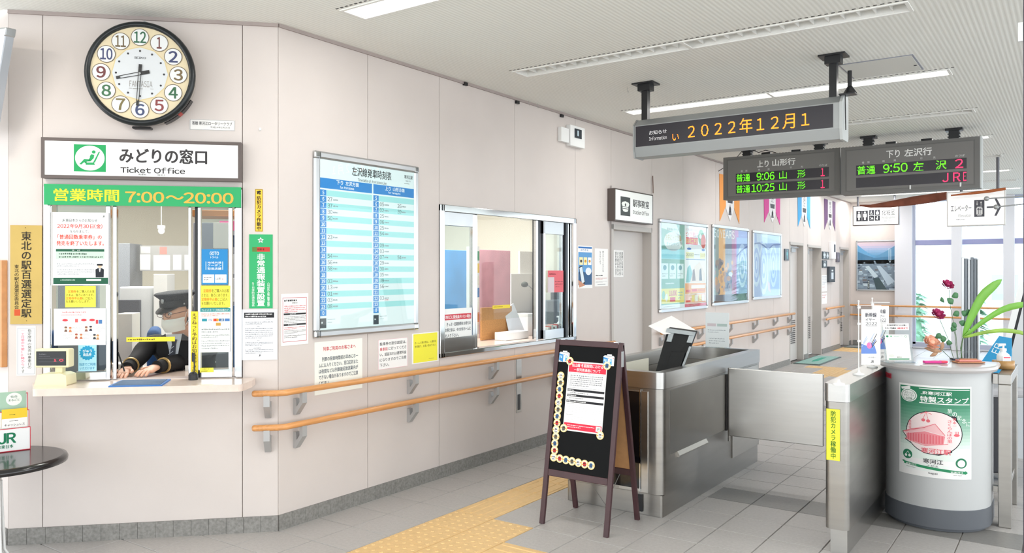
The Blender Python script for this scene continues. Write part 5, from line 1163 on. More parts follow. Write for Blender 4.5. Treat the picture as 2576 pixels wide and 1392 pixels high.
def dep_board(x0, x1, y0, z0, z1, label, title, rows, side, tx):
    t = thing('departure_board', label, 'departure board', (x0, y0, z0)); w_, h = x1 - x0, z1 - z0
    MB().box(0, .004, 0, w_, .18, h, DKG).build('case', t, .004)
    MB().box(0, 0, 0, w_, .004, .03, DKG).box(0, 0, h - .03, w_, .004, h, DKG).box(0, 0, .03, .045, .004, h - .03, DKG).box(w_ - .045, 0, .03, w_, .004, h - .03, DKG).build('bezel', t)
    b = MB().box(.055, .001, .04, w_ - .055, .005, h - .04, M('board_face_grey', '#777573', .5)); A = Art(b, .055, h - .04, w_ - .055, .04, .001)
    s = title.split(); A.text(s[0], tx, .07, tx + .11, .25, '#f0f0ee', .03); A.text(s[1], tx + .145, .07, tx + .36, .25, '#f0f0ee', .03)
    for lb, a_, b_ in (('種', .13, .148), ('別', .175, .193), ('時', .30, .318), ('刻', .39, .408), ('行', .60, .618), ('先', .70, .718), ('のりば', .865, .935)): A.text(lb, a_, .295, b_, .345, '#d8d8d6', .01)
    for y in (.38, .69): A.rect(.08, y, .95, y + .25, SCRN, 1)
    for k, r in enumerate(rows):
        y = .40 + k * .31
        for tt, a_, b_, c_ in r:
            A.led(tt, a_, y, b_, y + .21, c_, 16, .014, 2)
    b.build('face', t)
    for x in (w_ * .2, w_ * .82):
        m = MB(); zt2 = CH - z0
        m.box(x - .045, .05, h, x + .045, .13, zt2 - .02, BLACK).box(x - .075, .03, zt2 - .025, x + .075, .15, zt2 - .001, BLACK)
        for k in range(2): m.box(x - .056, .06, h + .02 + .03 * k, x + .056, .12, h + .032 + .03 * k, BLACK)
        m.build('ceiling_mount', t)
    for x in (w_ * .37, w_ * .63): MB().box(x - .05, .05, h, x + .05, .12, h + .03, BLACK).build('top_box', t, .004)
    if side:
        MB().box(w_, .0, -.002, w_ + .012, .182, h + .004, M('end_cap_pale')).build('end_cap', t)
        for x in (w_ * .52, w_ * .87): MB().cyl((x, -.003, .02), .008, .04, WHITE, 'z', 8).build('latch', t)
    return t
g, r_ = LEDG, LEDR
dep_board(.405, 1.705, 6.08, 2.347, 2.845, 'left hanging grey departure board with two green rows', '上り 山形行', [[('普通', .085, .22, g), ('9:06', .285, .455, g), ('山', .50, .57, g), ('形', .67, .74, g), ('1', .878, .912, r_)], [('普通', .085, .22, g), ('10:25', .235, .455, g), ('山', .50, .57, g), ('形', .67, .74, g), ('1', .878, .912, r_)]], False, .29)
dep_board(1.735, 3.02, 6.0, 2.327, 2.83, 'right hanging grey departure board with one green row and red letters below', '下り 左沢行', [[('普通', .09, .24, g), ('9:50', .305, .50, g), ('左', .545, .625, g), ('沢', .72, .80, g), ('2', .865, .925, r_)], [('J', .77, .815, r_), ('R', .85, .905, r_), ('E', .925, .948, r_)]], True, .33)
# thin cables over the departure boards
for i, pp in enumerate([[(.32, 6.15, 2.70), (.50, 6.15, 2.80), (.62, 6.15, 2.93)], [(.70, 6.15, 2.93), (.80, 6.15, 2.88), (.88, 6.15, 2.9), (1.0, 6.15, 2.86)]]):
    o = MB().tube(pp, .004, BLACK, 6).build('cable'); tag(o, ['thin black cable sagging from the ceiling left of the departure boards', 'thin black cable looped above the left departure board'][i], 'cable')
# cable down the wall above the office sign
o = MB().tube([(.02, 4.98, 2.55), (.02, 4.99, 2.42), (.03, 4.97, 2.36)], .006, M('cable_brown', '#7b6458', .6), 6).build('cable'); tag(o, 'brown cable hanging down beside the station office sign', 'cable')
o = MB().tube([(.012, 4.04, 2.36), (.012, 4.035, 1.5), (.012, 4.045, .5), (.012, 4.04, .1)], .005, M('cable_grey', '#8a807c', .6), 6).build('cable'); tag(o, 'thin grey cable running down the left side of the office door', 'cable')
for i, px in enumerate((1168, 1299, 1411)):
    q = PX(px, (212, 258, 292)[i], .0); o = MB().box(0, -.02, -.012, .02, .02, .012, BLACK).build('wire_clip'); place(o, q); tag(o, 'tiny black wire clip at the wall top, %s' % ['nearest the corner', 'second one along', 'farthest one'][i], 'clip')
# ================================================================== HANGING DIRECTION SIGNS
def hang_sign(nm, label, px, y, fn, poles, dp=.12, face=None, edge=None):
    F = FY(y); a, z1 = F.to(px[0], px[1]); b, z0 = F.to(px[2], px[3]); w_, h = b - a, z1 - z0
    t = thing(nm, label, 'sign', (a, y, z0)); MB().box(0, .004, 0, w_, dp, h, edge or BRONZE).build('case', t, .003)
    mb = MB().box(.012, 0, .012, w_ - .012, .004, h - .012, face or M('sign_face')); fn(Art(mb, .012, h - .012, w_ - .012, .012, 0)); mb.build('face', t)
    for p in poles: MB().cyl((w_ * p, dp / 2, h), .018, CH - z1 - .0, M('pole_grey', '#6f7076', .4, .4), 'z', 10).build('hanging_rod', t)
    return t
def man(A, x, y, s, col, l=3, skirt=False):
    A.ell(x, y - s * .40, s * .10, s * .10 * 1.0, col, l, 10)
    if skirt: A.poly([(x - s * .1, y - s * .27), (x + s * .1, y - s * .27), (x + s * .24, y + s * .15), (x - s * .24, y + s * .15)], col, l); A.rect(x - s * .1, y + s * .1, x - s * .02, y + s * .45, col, l); A.rect(x + s * .02, y + s * .1, x + s * .1, y + s * .45, col, l)
    else: A.rect(x - s * .2, y - s * .28, x + s * .2, y + s * .08, col, l); A.rect(x - s * .11, y + s * .05, x - s * .01, y + s * .45, col, l); A.rect(x + s * .01, y + s * .05, x + s * .11, y + s * .45, col, l)
def f(A):
    D = '#3a3a42'; W_ = '#eef0ee'
    A.rect(.07, .24, .33, .80, D, 1)
    for x, sk in ((.13, 1), (.265, 0)):
        A.ell(x, .33, .022, .055, W_, 2, 12)
        if sk: A.poly([(x - .03, .4), (x + .03, .4), (x + .042, .6), (x + .02, .6), (x + .018, .74), (x - .018, .74), (x - .02, .6), (x - .042, .6)], W_, 2)
        else: A.poly([(x - .042, .4), (x + .042, .4), (x + .042, .58), (x + .02, .6), (x + .02, .74), (x - .02, .74), (x - .02, .6), (x - .042, .58)], W_, 2)
    A.rect(.194, .28, .202, .76, W_, 2)
    for i in range(2):
        for j in range(2): A.rect(.36 + i * .13, .22 + j * .3, .47 + i * .13, .49 + j * .3, D, 1)
    A.ell(.41, .27, .012, .03, W_, 2, 8); A.poly([(.39, .31), (.42, .31), (.425, .38), (.445, .45), (.43, .46), (.41, .4), (.39, .4)], W_, 2); A.ell(.405, .41, .028, .05, W_, 2, 12); A.ell(.405, .41, .016, .03, D, 3, 12)
    A.ell(.545, .29, .014, .035, W_, 2, 8); A.poly([(.515, .33), (.575, .33), (.58, .44), (.56, .47), (.53, .47), (.51, .44)], W_, 2)
    A.poly([(.375, .72), (.46, .72), (.44, .62), (.42, .6), (.4, .68)], W_, 2); A.ell(.39, .6, .012, .03, W_, 2, 8); A.ell(.545, .58, .012, .03, W_, 2, 8); A.poly([(.53, .62), (.56, .62), (.555, .75), (.53, .75)], W_, 2); A.poly([(.53, .64), (.505, .7), (.515, .72), (.535, .68)], W_, 2)
    A.text('化粧室', .645, .22, .93, .52, D, .0); A.text('Restrooms', .645, .58, .93, .70, '#6a6a70'); A.text('厕所 卫生间', .70, .8, .86, .86, '#6a6a70')
hang_sign('restroom_sign', 'hanging white restroom sign with dark pictograms at the end of the corridor', (2145, 519, 2261, 565), 13.2, f, (.1, .9))
def f(A):
    D = '#5a5a62'; A.text('エレベーター', .06, .38, .43, .58, D, .0); A.text('Elevator', .2, .66, .43, .75, '#9a9aa0'); A.scr(.16, .8, .43, .86, 1, '#b5b5ba')
    A.rect(.48, .25, .66, .76, D, 1); W_ = '#f1f1f1'; A.frame(.515, .46, .625, .72, .012, W_, 2, .03)
    for k in range(3): A.ell(.54 + k * .03, .52, .008, .022, W_, 3, 8); A.rect(.53 + k * .03, .56, .55 + k * .03, .68, W_, 3)
    A.poly([(.53, .42), (.515, .36), (.545, .36)], W_, 2); A.rect(.526, .29, .534, .37, W_, 2); A.poly([(.6, .29), (.585, .35), (.615, .35)], W_, 2); A.rect(.596, .34, .604, .43, W_, 2)
    A.rect(.70, .46, .90, .51, D, 1); A.poly([(.83, .22), (.87, .22), (.95, .485), (.87, .75), (.83, .75), (.9, .485)], D, 1)
hang_sign('elevator_sign', 'bright white hanging elevator sign with an arrow in front of the windows', (2381, 484, 2529, 566), 8.6, f, (.25, .87), face=M('bright_sign_face', '#f7f7f6', .4, emit=.35), edge=M('pale_edge', '#d9d6d2', .5))
# brown cloth bundle draped over the two signs
CL = M('brown_cloth', '#8a4f3c', .8, noise=.2, ns=8)
t = thing('cloth_bundle', 'rolled brown cloth banner hanging above the restroom sign towards the elevator sign', 'cloth', (0, 0, 0))
def yp(px, py, y): return PY(px, py, y)
pts = [yp(2163, 517, 8.9), yp(2190, 519, 8.9), yp(2240, 514, 8.9), yp(2300, 505, 8.88), yp(2350, 498, 8.85), yp(2383, 492, 8.8)]
t.location = pts[0]; MB().tube([p - pts[0] for p in pts], .04, CL, 8, rs=[.010, .022, .045, .06, .06, .05]).build('roll', t)
pts2 = [yp(2392, 492, 8.5), yp(2440, 487, 8.5), yp(2490, 481, 8.5), yp(2530, 475, 8.5)]
MB().tube([p - pts[0] for p in pts2], .02, M('orange_cloth', '#b8683c', .8), 8, rs=[.008, .016, .02, .016]).build('orange_end', t)
# two thin rods with round ends near the elevator sign
for i, (a_, b_) in enumerate((((2482, 500), (2590, 493)), ((2506, 521), (2590, 512)))):
    p, q = PY(*a_, 5.2), PY(*b_, 5.2); t = thing('ball_rod', 'thin metal rod with a round grey end crossing the arrow sign, %s' % ['upper one', 'lower one'][i], 'rod', p)
    MB().tube([(0, 0, 0), q - p], .006, GREYM, 8).build('rod', t); MB().ball((0, 0, 0), .022, GREYM, 14).build('ball_end', t)
    
# ================================================================== PENNANTS AND WALL ITEMS FARTHER ALONG
def pennant(label, px, col):
    x0, yt, x1, yb = px; a, z1 = F2.to(x0, yt); b, _ = F2.to(x1, yt); z0 = F2.to((x0 + x1) / 2, yb)[1]; w_, h = b - a, z1 - z0
    mb = MB(); s = .3
    cm = M('pennant_' + col.strip('#'), col, .75)
    mb.prism([(0, h), (w_ * s, h), (w_ * s, h * .34), (w_ * .02, 0)], 'y', -.006, -.002, cm); mb.prism([(w_ * (1 - s), h), (w_, h), (w_ * .98, 0), (w_ * (1 - s), h * .34)], 'y', -.006, -.002, cm)
    mb.prism([(w_ * s, h), (w_ * (1 - s), h), (w_ * (1 - s), h * .30), (w_ * .5, h * .03), (w_ * s, h * .30)], 'y', -.007, -.002, M('pennant_white', '#ecebec', .75))
    A = Art(mb, 0, h, w_, 0, -.007); A.vt('寒河江', .41, .05, .59, .42, '#4a4a52', .01, 2); A.poly([(.36, .46), (.64, .46), (.62, .58), (.38, .58)], '#3c3c44', 2); A.ell(.5, .72, .05, .07, '#55555c', 2, 12); A.poly([(.5, .6), (.42, .84), (.58, .84)], '#55555c', 2)
    o = mb.build('pennant'); place(o, F2.w(a, 0, z0), F2.rz); tag(o, label, 'pennant', None)
pennant('orange swallow-tailed pennant half hidden behind the left departure board', (1809, 437, 1860, 560), '#f2a152')
pennant('magenta swallow-tailed pennant on the long wall', (1921, 466, 1962, 563), '#dc4f9e')
pennant('bright blue swallow-tailed pennant above the second restroom door', (2006, 478, 2038, 573), '#3fa4dc')
pennant('purple swallow-tailed pennant nearest the end wall', (2073, 500, 2101, 580), '#74507e')
def picto(label, px, col, fn, dp=.02):
    a, z1 = F2.to(px[0], px[1]); b, z0 = F2.to(px[2], px[3]); mb = MB().box(0, -dp, 0, b - a, 0, z1 - z0, M('picto_' + col.strip('#'), col, .4)); fn(Art(mb, 0, z1 - z0, b - a, 0, -dp)); o = mb.build('restroom_plate', None, .002)
    place(o, F2.w(a, 0, z0), F2.rz); tag(o, label, 'sign')
picto('small dark plate with a blue man pictogram left of the first restroom door', (1972, 626, 1982, 656), '#566068', lambda A: man(A, .5, .5, .8, '#7fc4cc', 2))
picto('dark double pictogram plate between the restroom doors', (2067, 633, 2083, 653), '#4a5358', lambda A: [man(A, .28, .5, .8, '#d5dde0', 2), man(A, .75, .5, .8, '#d5dde0', 2, True)])
picto('small square dark plate under the double pictogram plate', (2067, 655, 2078, 674), '#4a5358', lambda A: [A.ell(.45, .62, .25, .25, '#d5dde0', 2, 12), A.ell(.5, .2, .1, .1, '#d5dde0', 2, 8)])
picto('small mauve grey plate beside the last restroom door', (2102, 635, 2110, 660), '#6d666e', lambda A: man(A, .5, .5, .8, '#a39ca6', 2, True))
picto('black vertical device plate below the pictograms', (2080, 671, 2094, 710), '#3f454d', lambda A: [A.rect(.35, .2, .65, .3, '#e0e6ea', 2), A.rect(.3, .38, .7, .8, '#cfd8e0', 2)], .05)
picto('white wall unit beside a small white box above the pictograms', (2085, 608, 2096, 652), '#ebe9ea', lambda A: A.rect(.55, .15, .9, .6, '#4a4f58', 2), .05)
def f(A): A.scr(.1, .05, .9, .6, 6, '#b0b4bc'); A.scr(.1, .7, .9, .78, 1, '#d89090')
paper('notice', 'pale paper notice on the wall between the restroom doors', F2, (2067, 692, 2080, 733), f); paper('notice', 'lower pale notice with red print between the restroom doors', F2, (2067, 738, 2080, 764), lambda A: A.scr(.1, .1, .9, .5, 2, '#d89090'))
# mats
for i, (x0, x1, y0, y1, col, lb) in enumerate([(.02, .44, 10.3, 11.75, '#8fb3ab', 'green grey door mat before the first restroom doors'), (.03, .55, 13.75, 14.25, '#8d9292', 'grey door mat before the last restroom door')]):
    b = MB().box(x0, y0, 0.0, x1, y1, .012, M('mat_rim_%d' % i, '#5d6a68', .8)).box(x0 + .03, y0 + .03, .012, x1 - .03, y1 - .03, .015, M('mat_%d' % i, col, .95, noise=.15, ns=60))
    if i == 0: b.prism([(x0 + .2, y0 + .35), (x0 + .26, y0 + .5), (x0 + .24, y1 - .3), (x0 + .17, y1 - .35), (x0 + .16, y0 + .6)], 'z', .015, .016, M('mat_green', '#3f9c86', .9))
    o = b.build('door_mat'); tag(o, lb, 'mat')
# town view poster and yellow label on the end wall
def f(A):
    for k in range(10):
        c = ['#e8c8d0', '#e2c2d4', '#cfc0dc', '#b4bcde', '#9ab6dc', '#84acd4', '#78a2c8', '#6f98bc', '#648cae', '#5c80a0'][k]; A.rect(0, k * .045, 1, k * .045 + .046, c, 1)
    A.poly([(0, .06), (.15, .16), (.3, .24), (.5, .3), (.5, .46), (0, .46)], '#6ea5d2', 2); A.poly([(1, .08), (.85, .16), (.66, .24), (.45, .32), (.45, .46), (1, .46)], '#6c9cc4', 3); A.poly([(0, .2), (.2, .27), (.45, .34), (1, .3), (1, .46), (0, .46)], '#5786ad', 4)
    A.rect(0, .38, 1, 1, '#8a93a4', 4); random.seed(11)
    for k in range(70):
        y = .4 + .58 * (k / 70); s = .02 + .06 * (k / 70); x = random.random(); A.rect(max(0, x - s), y, min(1, x + s), min(1, y + s * .8), random.choice(['#b9c2d0', '#6c7688', '#d8dde6', '#50596a', '#9aa6b8', '#7c6f72', '#c4c9d6']), 5 + k * .02)
    A.poly([(.2, .52), (.3, .5), (.55, .72), (.45, .76)], '#dfe4ee', 7.5); A.poly([(.5, .5), (.6, .5), (.98, .82), (.8, .92)], '#ccd3e2', 7.6); A.poly([(.42, .78), (.56, .74), (.78, 1), (.5, 1)], '#4c5a60', 7.7); A.rect(.82, .14, .84, .4, '#dfe8f2', 7); A.rect(.87, .16, .885, .4, '#dfe8f2', 7); A.rect(.27, .8, .32, .99, '#23262e', 8); A.vt('寒河江市', .275, .81, .315, .98, '#f0f0f0', .01, 9)
framed('framed_poster', 'silver framed poster of a mountain town on the end wall', FE, (2154, 606, 2257, 733), f, .028)
paper('yellow_label', 'tiny yellow vertical label on the pale column right of the town poster', FE, (2262, 663, 2266, 692), lambda A: A.vt('手すり', .2, .1, .8, .9, '#5a4a20', .01), off=.003, mat=M('sticker_yellow2'), cat='label')
# grey low panels behind end rail
o = MB().box(.06, 14.485, .52, .8, 14.499, .80, M('grey_wall_plate', '#b9b1ae', .5)).build('wall_plate'); tag(o, 'grey beige wall plate behind the far handrails', 'wall plate')
o = MB().box(.05, 14.485, 0, .84, 14.499, .1, BASE).build('baseboard_back'); o['kind'] = 'structure'
# ================================================================== STAFF COUNTER (booth) AND GATE
CT = .885
def booth():
    x0, x1, y0, y1 = 1.03, 1.73, 1.49, 3.31
    t = thing('gate_counter', 'large hollow stainless steel staff counter at the ticket gate', 'counter', (x0, y0, 0)); w_, d = x1 - x0, y1 - y0; rc = .05
    def rr(xa, ya, xb, yb, r, corner):
        """rectangle with rounded corners listed in `corner` (0: front left, 1: front right)"""
        p = []
        for k, (cx, cy_, a0) in enumerate(((xa, ya, 180), (xb, ya, 270), (xb, yb, 0), (xa, yb, 90))):
            if k in corner:
                ox = cx + (r if k in (0, 3) else -r); oy = cy_ + (r if k in (0, 1) else -r)
                p += [(ox + r * math.cos(math.radians(a0 + q * 15)), oy + r * math.sin(math.radians(a0 + q * 15))) for q in range(7)]
            else: p.append((cx, cy_))
        return p
    def ring(nm, outer, inner, za, zb_, m, bev=0):
        b = MB()
        def loft(P_, flip):
            n = len(P_); vs = [(x, y, za) for x, y in P_] + [(x, y, zb_) for x, y in P_]
            fs = [(i, (i + 1) % n, n + (i + 1) % n, n + i) for i in range(n)]
            b.add(vs, [f_[::-1] for f_ in fs] if flip else fs, m, True)
        loft(outer, False); loft(inner, True)
        n = len(outer); assert n == len(inner)
        for z, fl in ((zb_, False), (za, True)):
            vs = [(x, y, z) for x, y in outer] + [(x, y, z) for x, y in inner]; fs = [(i, (i + 1) % n, n + (i + 1) % n, n + i) for i in range(n)]
            b.add(vs, [f_[::-1] for f_ in fs] if fl else fs, m)
        return b.build(nm, t, bev)
    wt = .065
    ring('top_band', rr(0, 0, w_, d, rc, (0, 1)), rr(wt, wt, w_ - wt, d - wt, .02, (0, 1)), CT - .10, CT, STEEL)
    ring('body_wall', rr(.006, .006, w_ - .006, d - .006, rc, (0, 1)), rr(wt, wt, w_ - wt, d - wt, .02, (0, 1)), .135, CT - .103, STEELD)
    ring('plinth', rr(.012, .012, w_ - .012, d - .02, rc * .3, (0, 1)), rr(wt, wt, w_ - wt, d - wt, .02, (0, 1)), 0, .132, STEELD)
    # fittings: front opening with dark screen, recessed panel in the right side
    MB().box(.40, -.003, .14, .60, .008, CT - .12, STEEL).build('front_trim', t, .002)
    MB().box(.18, -.004, .16, .555, .006, CT - .125, M('dark_screen_glass', '#0d0e12', .12, coat=.4)).build('dark_panel', t)
    MB().box(.545, -.008, .145, .552, .0, CT - .11, CHROME).build('panel_edge', t)
    MB().box(w_ - .008, .10, .37, w_ - .002, 1.06, CT - .115, M('recess_steel', '#8b8984', .26, 1, noise=.15, ns=2)).build('side_panel', t, .001)
    b = MB().prism([(w_ - .006, .335), (w_ + .010, .335), (w_ + .013, .345), (w_ - .006, .375)], 'y', .22, .70, STEEL); b.build('side_ledge', t)
    MB().box(w_ - .006, 1.075, .36, w_ + .002, 1.10, CT - .12, M('hinge_shadow', '#4c4a48', .4, .8)).build('hinge_gap', t, .001); MB().box(w_ - .006, 1.10, .36, w_ + .004, 1.15, CT - .12, STEELD).build('hinge_post', t, .002)
    MB().box(w_ - .008, 1.2, .14, w_ + .002, d - .05, CT - .115, STEELD).build('side_panel', t, .001)
    MB().box(w_ - .02, -.0, .02, w_ - .018, .0, .1, BLACK) if False else None
    MB().box(.52, -.002, .02, .56, .014, .125, BLACK).build('plinth_gap', t)
    # inner fittings
    MB().box(wt, d - .5, CT - .2, w_ - wt, d - wt, CT - .18, STEEL).build('inner_shelf', t)
    MB().box(wt, .45, CT - .30, w_ * .6, d - .5, CT - .28, M('inner_worktop', '#a5a19a', .4, .6)).build('inner_shelf', t)
    A_ = MB().box(wt, .62, CT - .30, wt + .006, 1.12, CT - .045, M('cream_panel', '#f1eedd', .5)).build('cream_panel', t)
    bd = MB(); A = Art(bd, w_ - .30, CT - .03, w_ - .2, CT - .07, -.0012)
    return t
booth()
# ---- gate flap
def flap():
    a = Vector((1.745, 2.585, 0)); z1 = .812; z0 = .325
    b = PZ(2072, 942, z1); bx, by = b.x, b.y
    b2 = Vector((2.69, 2.0, 0))
    L = Vector((bx - a.x, by - a.y, 0)); 
    t = thing('gate_flap', 'wide brushed steel swing gate panel between counter and gate post', 'gate', (a.x, a.y, z0), math.atan2(L.y, L.x))
    MB().box(0, -.012, 0, L.length, .012, z1 - z0, STEEL).build('panel', t, .004)
    MB().cyl((0, 0, -.04), .011, z1 - z0 + .04, STEELD, 'z', 12).build('hinge_pin', t)
flap()
# ---- gate wing (narrow steel cabinet left of the podium)
def wing():
    x0, x1, y0, y1, zt_ = 2.672, 2.799, 1.46, 2.95, .905
    t = thing('gate_post', 'narrow stainless steel gate cabinet with yellow camera label beside the podium', 'gate post', (x0, y0, 0)); w_ = x1 - x0; d = y1 - y0; r = .035
    def rr(o):
        p = []
        for cx, cy_, a0 in ((0 + o, 0 + o, 180), (w_ - o, 0 + o, 270), (w_ - o, d - o, 0), (0 + o, d - o, 90)):
            ox = cx + (r if cx < w_ / 2 else -r); oy = cy_ + (r if cy_ < d / 2 else -r)
            p += [(ox + r * math.cos(math.radians(a0 + q * 18)), oy + r * math.sin(math.radians(a0 + q * 18))) for q in range(6)]
        return p
    MB().prism(rr(0), 'z', zt_ - .095, zt_, STEEL, True).build('top_cap', t)
    MB().prism(rr(.003), 'z', .13, zt_ - .097, STEELD, True).build('body', t)
    MB().prism([(.03, .02), (w_ - .012, .02), (w_ - .012, d - .02), (.03, d - .02)], 'z', 0, .13, STEEL).build('plinth', t)
    F = FY(y0)
    def f(A): A.vt('防犯カメラ稼働中', .3, .03, .72, .97, '#3f7a2a', .02)
    paper('camera_sticker', 'yellow security camera sticker with green characters on the gate post', F, (2079, 1028, 2113, 1161), f, off=.001, mat=M('sticker_lemon', '#ece83a', .45), cat='sticker')
wing()
# ---- mini banners on the gate post
ZW = .905
def mini_flag(label, bx_, by_, pole_top_px, fx, flip, two=False):
    b = PZ(bx_, by_, ZW); t = thing('mini_banner', label, 'banner', (b.x, b.y, ZW), YAW)
    MB().lathe((0, 0, 0), [(.031, 0), (.032, .004), (.030, .008), (.01, .014), (.004, .03)], WHITE, 24).build('base', t)
    if pole_top_px is None: return t
    dist = (b - Vector((CAM[0], CAM[1], ZW))).length
    H = (by_ - pole_top_px) / FPX * dist * .98
    MB().cyl((0, 0, .01), .0032, H, WHITE, 'z', 8).build('pole', t)
    s = dist / FPX
    w_ = fx[1] * s; x_ = fx[0] * s
    MB().tube([(-.01, 0, H - .012), (x_ + w_ + .005, 0, H - .014)], .0022, WHITE, 6).build('cross_bar', t); MB().ball((0, 0, H + .012), .0055, WHITE, 8).build('knob', t)
    for k in (.0, .38, .78): MB().box(-.006, -.004, H - .03 - k * .25, .01, .004, H - .018 - k * .25, WHITE).build('clip', t)
    z1 = H - .035; hh = fx[2] * s
    mb = MB().box(x_, -.001, z1 - hh, x_ + w_, .001, z1, PAPER); A = Art(mb, x_, z1, x_ + w_, z1 - hh, -.001)
    A.text('新幹線', .2, .06, .8, .14, '#3a3a4a', .02); A.text('イヤー', .22, .16, .72, .215, '#3a3a4a', .02); A.text('2022', .22, .23, .82, .29, '#55555c'); A.rect(.25, .31, .82, .315, '#999999', 2); random.seed(2)
    A.poly([(.0, .8), (.0, .62), (.3, .66), (.5, .6), (.7, .66), (.8, .78), (.8, .8)], '#6f8fd4', 2); A.ell(.42, .65, .14, .06, '#ee7fb8', 3, 12)
    for k in range(9): x = random.uniform(0, .6); y = random.uniform(.58, .72); A.line([(x, y), (x + random.uniform(.08, .3), y - random.uniform(.08, .2))], .018, random.choice(['#4a6fb8', '#8fb4e4', '#5a4a6a', '#3a3a48', '#b0c4ec']), 4 + k * .1)
    A.text('つぎの旅へ。', .3, .855, .8, .88, '#77777c'); A.text('JR', .48, .92, .66, .965, '#444448', .02)
    mb.build('cloth', t); return t
mini_flag('taller front white mini banner standing on the gate post', 2160, 944, 775, (6, 44, 128), False)
mini_flag('rear white mini banner partly behind the front one', 2194, 925, 768, (2, 36, 124), True)
mini_flag('empty white banner foot on the front end of the gate post', 2110, 969, None, (0, 0, 0), False)
# ---- round podium
PC = Vector((3.087, 2.465, 0)); PR = .283; PT_ = .955
t = thing('round_podium', 'grey round-fronted podium with green stamp poster and dark base', 'podium', PC)
PG = M('podium_grey', '#bcbebe', .45, .1)
def dshape(r, n=48, back=.16):
    return [(r * math.cos(PI + PI * i / n), r * math.sin(PI + PI * i / n)) for i in range(n + 1)] + [(r, back + (r - PR)), (-r, back + (r - PR))]
def dloft(prof, m, nm):
    b = MB(); rings = [dshape(r) for r, z in prof]; n = len(rings[0]); vs = [(x, y, z) for (r, z), R_ in zip(prof, rings) for x, y in R_]
    b.add(vs, [(k * n + i, k * n + (i + 1) % n, (k + 1) * n + (i + 1) % n, (k + 1) * n + i) for k in range(len(prof) - 1) for i in range(n)], m, True)
    b.add(vs, [list(range(n))[::-1], list(range(len(vs) - n, len(vs)))], m); o = b.build(nm, t)
    e = o.modifiers.new('edges', 'EDGE_SPLIT'); e.split_angle = math.radians(35); return o
dloft([(PR, .13), (PR, PT_ - .035)], PG, 'body')
dloft([(PR - .02, 0), (PR - .02, .02), (PR + .004, .02), (PR + .004, .128), (PR - .002, .132)], M('podium_base_grey', '#5c6066', .5), 'base_band')
dloft([(PR + .01, PT_ - .037), (PR + .030, PT_ - .034), (PR + .036, PT_ - .02), (PR + .032, PT_ - .006), (PR + .024, PT_)], M('podium_lid', '#b3afae', .3, coat=.3), 'lid')
def curved(px, fn, nm, label, cat, box, col, dr=.0012):
    """sheet wrapped on the podium: pixel columns give the angle"""
    def ang(p): 
        x = (p - CX) / FPX; c = Vector((PC.x - CAM[0], PC.y - CAM[1])); cx_ = c.x * RT[0] + c.y * RT[1]; cz = c.x * VW[0] + c.y * VW[1]
        A_ = 1 + x * x; B = -2 * (x * cx_ + cz); C_ = cx_ * cx_ + cz * cz - PR * PR; d = (-B - math.sqrt(max(0, B * B - 4 * A_ * C_))) / (2 * A_)
        return math.atan2(x * d - cx_, -(d - cz)), d
    a0, d0 = ang(px[0]); a1, d1 = ang(px[2]); am, dm = ang((px[0] + px[2]) / 2)
    z1 = EYE - (px[1] - HY) / FPX * d0; z0 = EYE - (px[3] - HY) / FPX * d1
    W_ = (a1 - a0) * PR; mb = MB(); n = 24
    for i in range(n): mb.box(W_ * i / n, -.0006, 0, W_ * (i + 1) / n, 0, z1 - z0, col) if False else mb.add([(W_ * i / n, -.0006, 0), (W_ * (i + 1) / n, -.0006, 0), (W_ * (i + 1) / n, -.0006, z1 - z0), (W_ * i / n, -.0006, z1 - z0)], [(0, 1, 2, 3)], col)
    fn(Art(mb, 0, z1 - z0, W_, 0, -.0008, box))
    nv = []; nf = []; nm_ = []; cw = W_ / 24                       # cut wide faces into narrow upright strips so that they follow the curve
    for f_, mi in zip(mb.f, mb.mi):
        P_ = [mb.v[i] for i in f_]; lo, hi = min(p[0] for p in P_), max(p[0] for p in P_)
        ks = range(int(lo / cw), int(hi / cw + 1e-6) + 1) if hi - lo > cw * .6 else [None]
        for k in ks:
            Q = P_
            if k is not None:
                for lim, sg in ((k * cw, 1), ((k + 1) * cw, -1)):
                    out = []
                    for i in range(len(Q)):
                        p, q = Q[i - 1], Q[i]; ip, iq = sg * (p[0] - lim) >= 0, sg * (q[0] - lim) >= 0
                        if ip != iq: u = (lim - p[0]) / (q[0] - p[0]); out.append(tuple(p[j] + u * (q[j] - p[j]) for j in range(3)))
                        if iq: out.append(q)
                    Q = out
                    if len(Q) < 3: break
            if len(Q) >= 3: nf.append(list(range(len(nv), len(nv) + len(Q)))); nv += Q; nm_.append(mi)
    mb.v, mb.f, mb.mi, mb.sm = nv, nf, nm_, [False] * len(nf)
    vs = []
    for x, y, z in mb.v:
        a = a0 + x / PR; r = PR + dr - y; vs.append((r * math.sin(a), -r * math.cos(a), z))
    mb.v = vs
    mb.v = [(x, y, z) for x, y, z in mb.v]
    o = mb.build(nm); o.location = (PC.x, PC.y, z0); o.rotation_euler = (0, 0, YAW); tag(o, label, cat); return o
def strip_rect(A, a, b_, c, d, col, l=1, n=10):
    for i in range(n): A.rect(a + (c - a) * i / n, b_, a + (c - a) * (i + 1) / n, d, col, l)
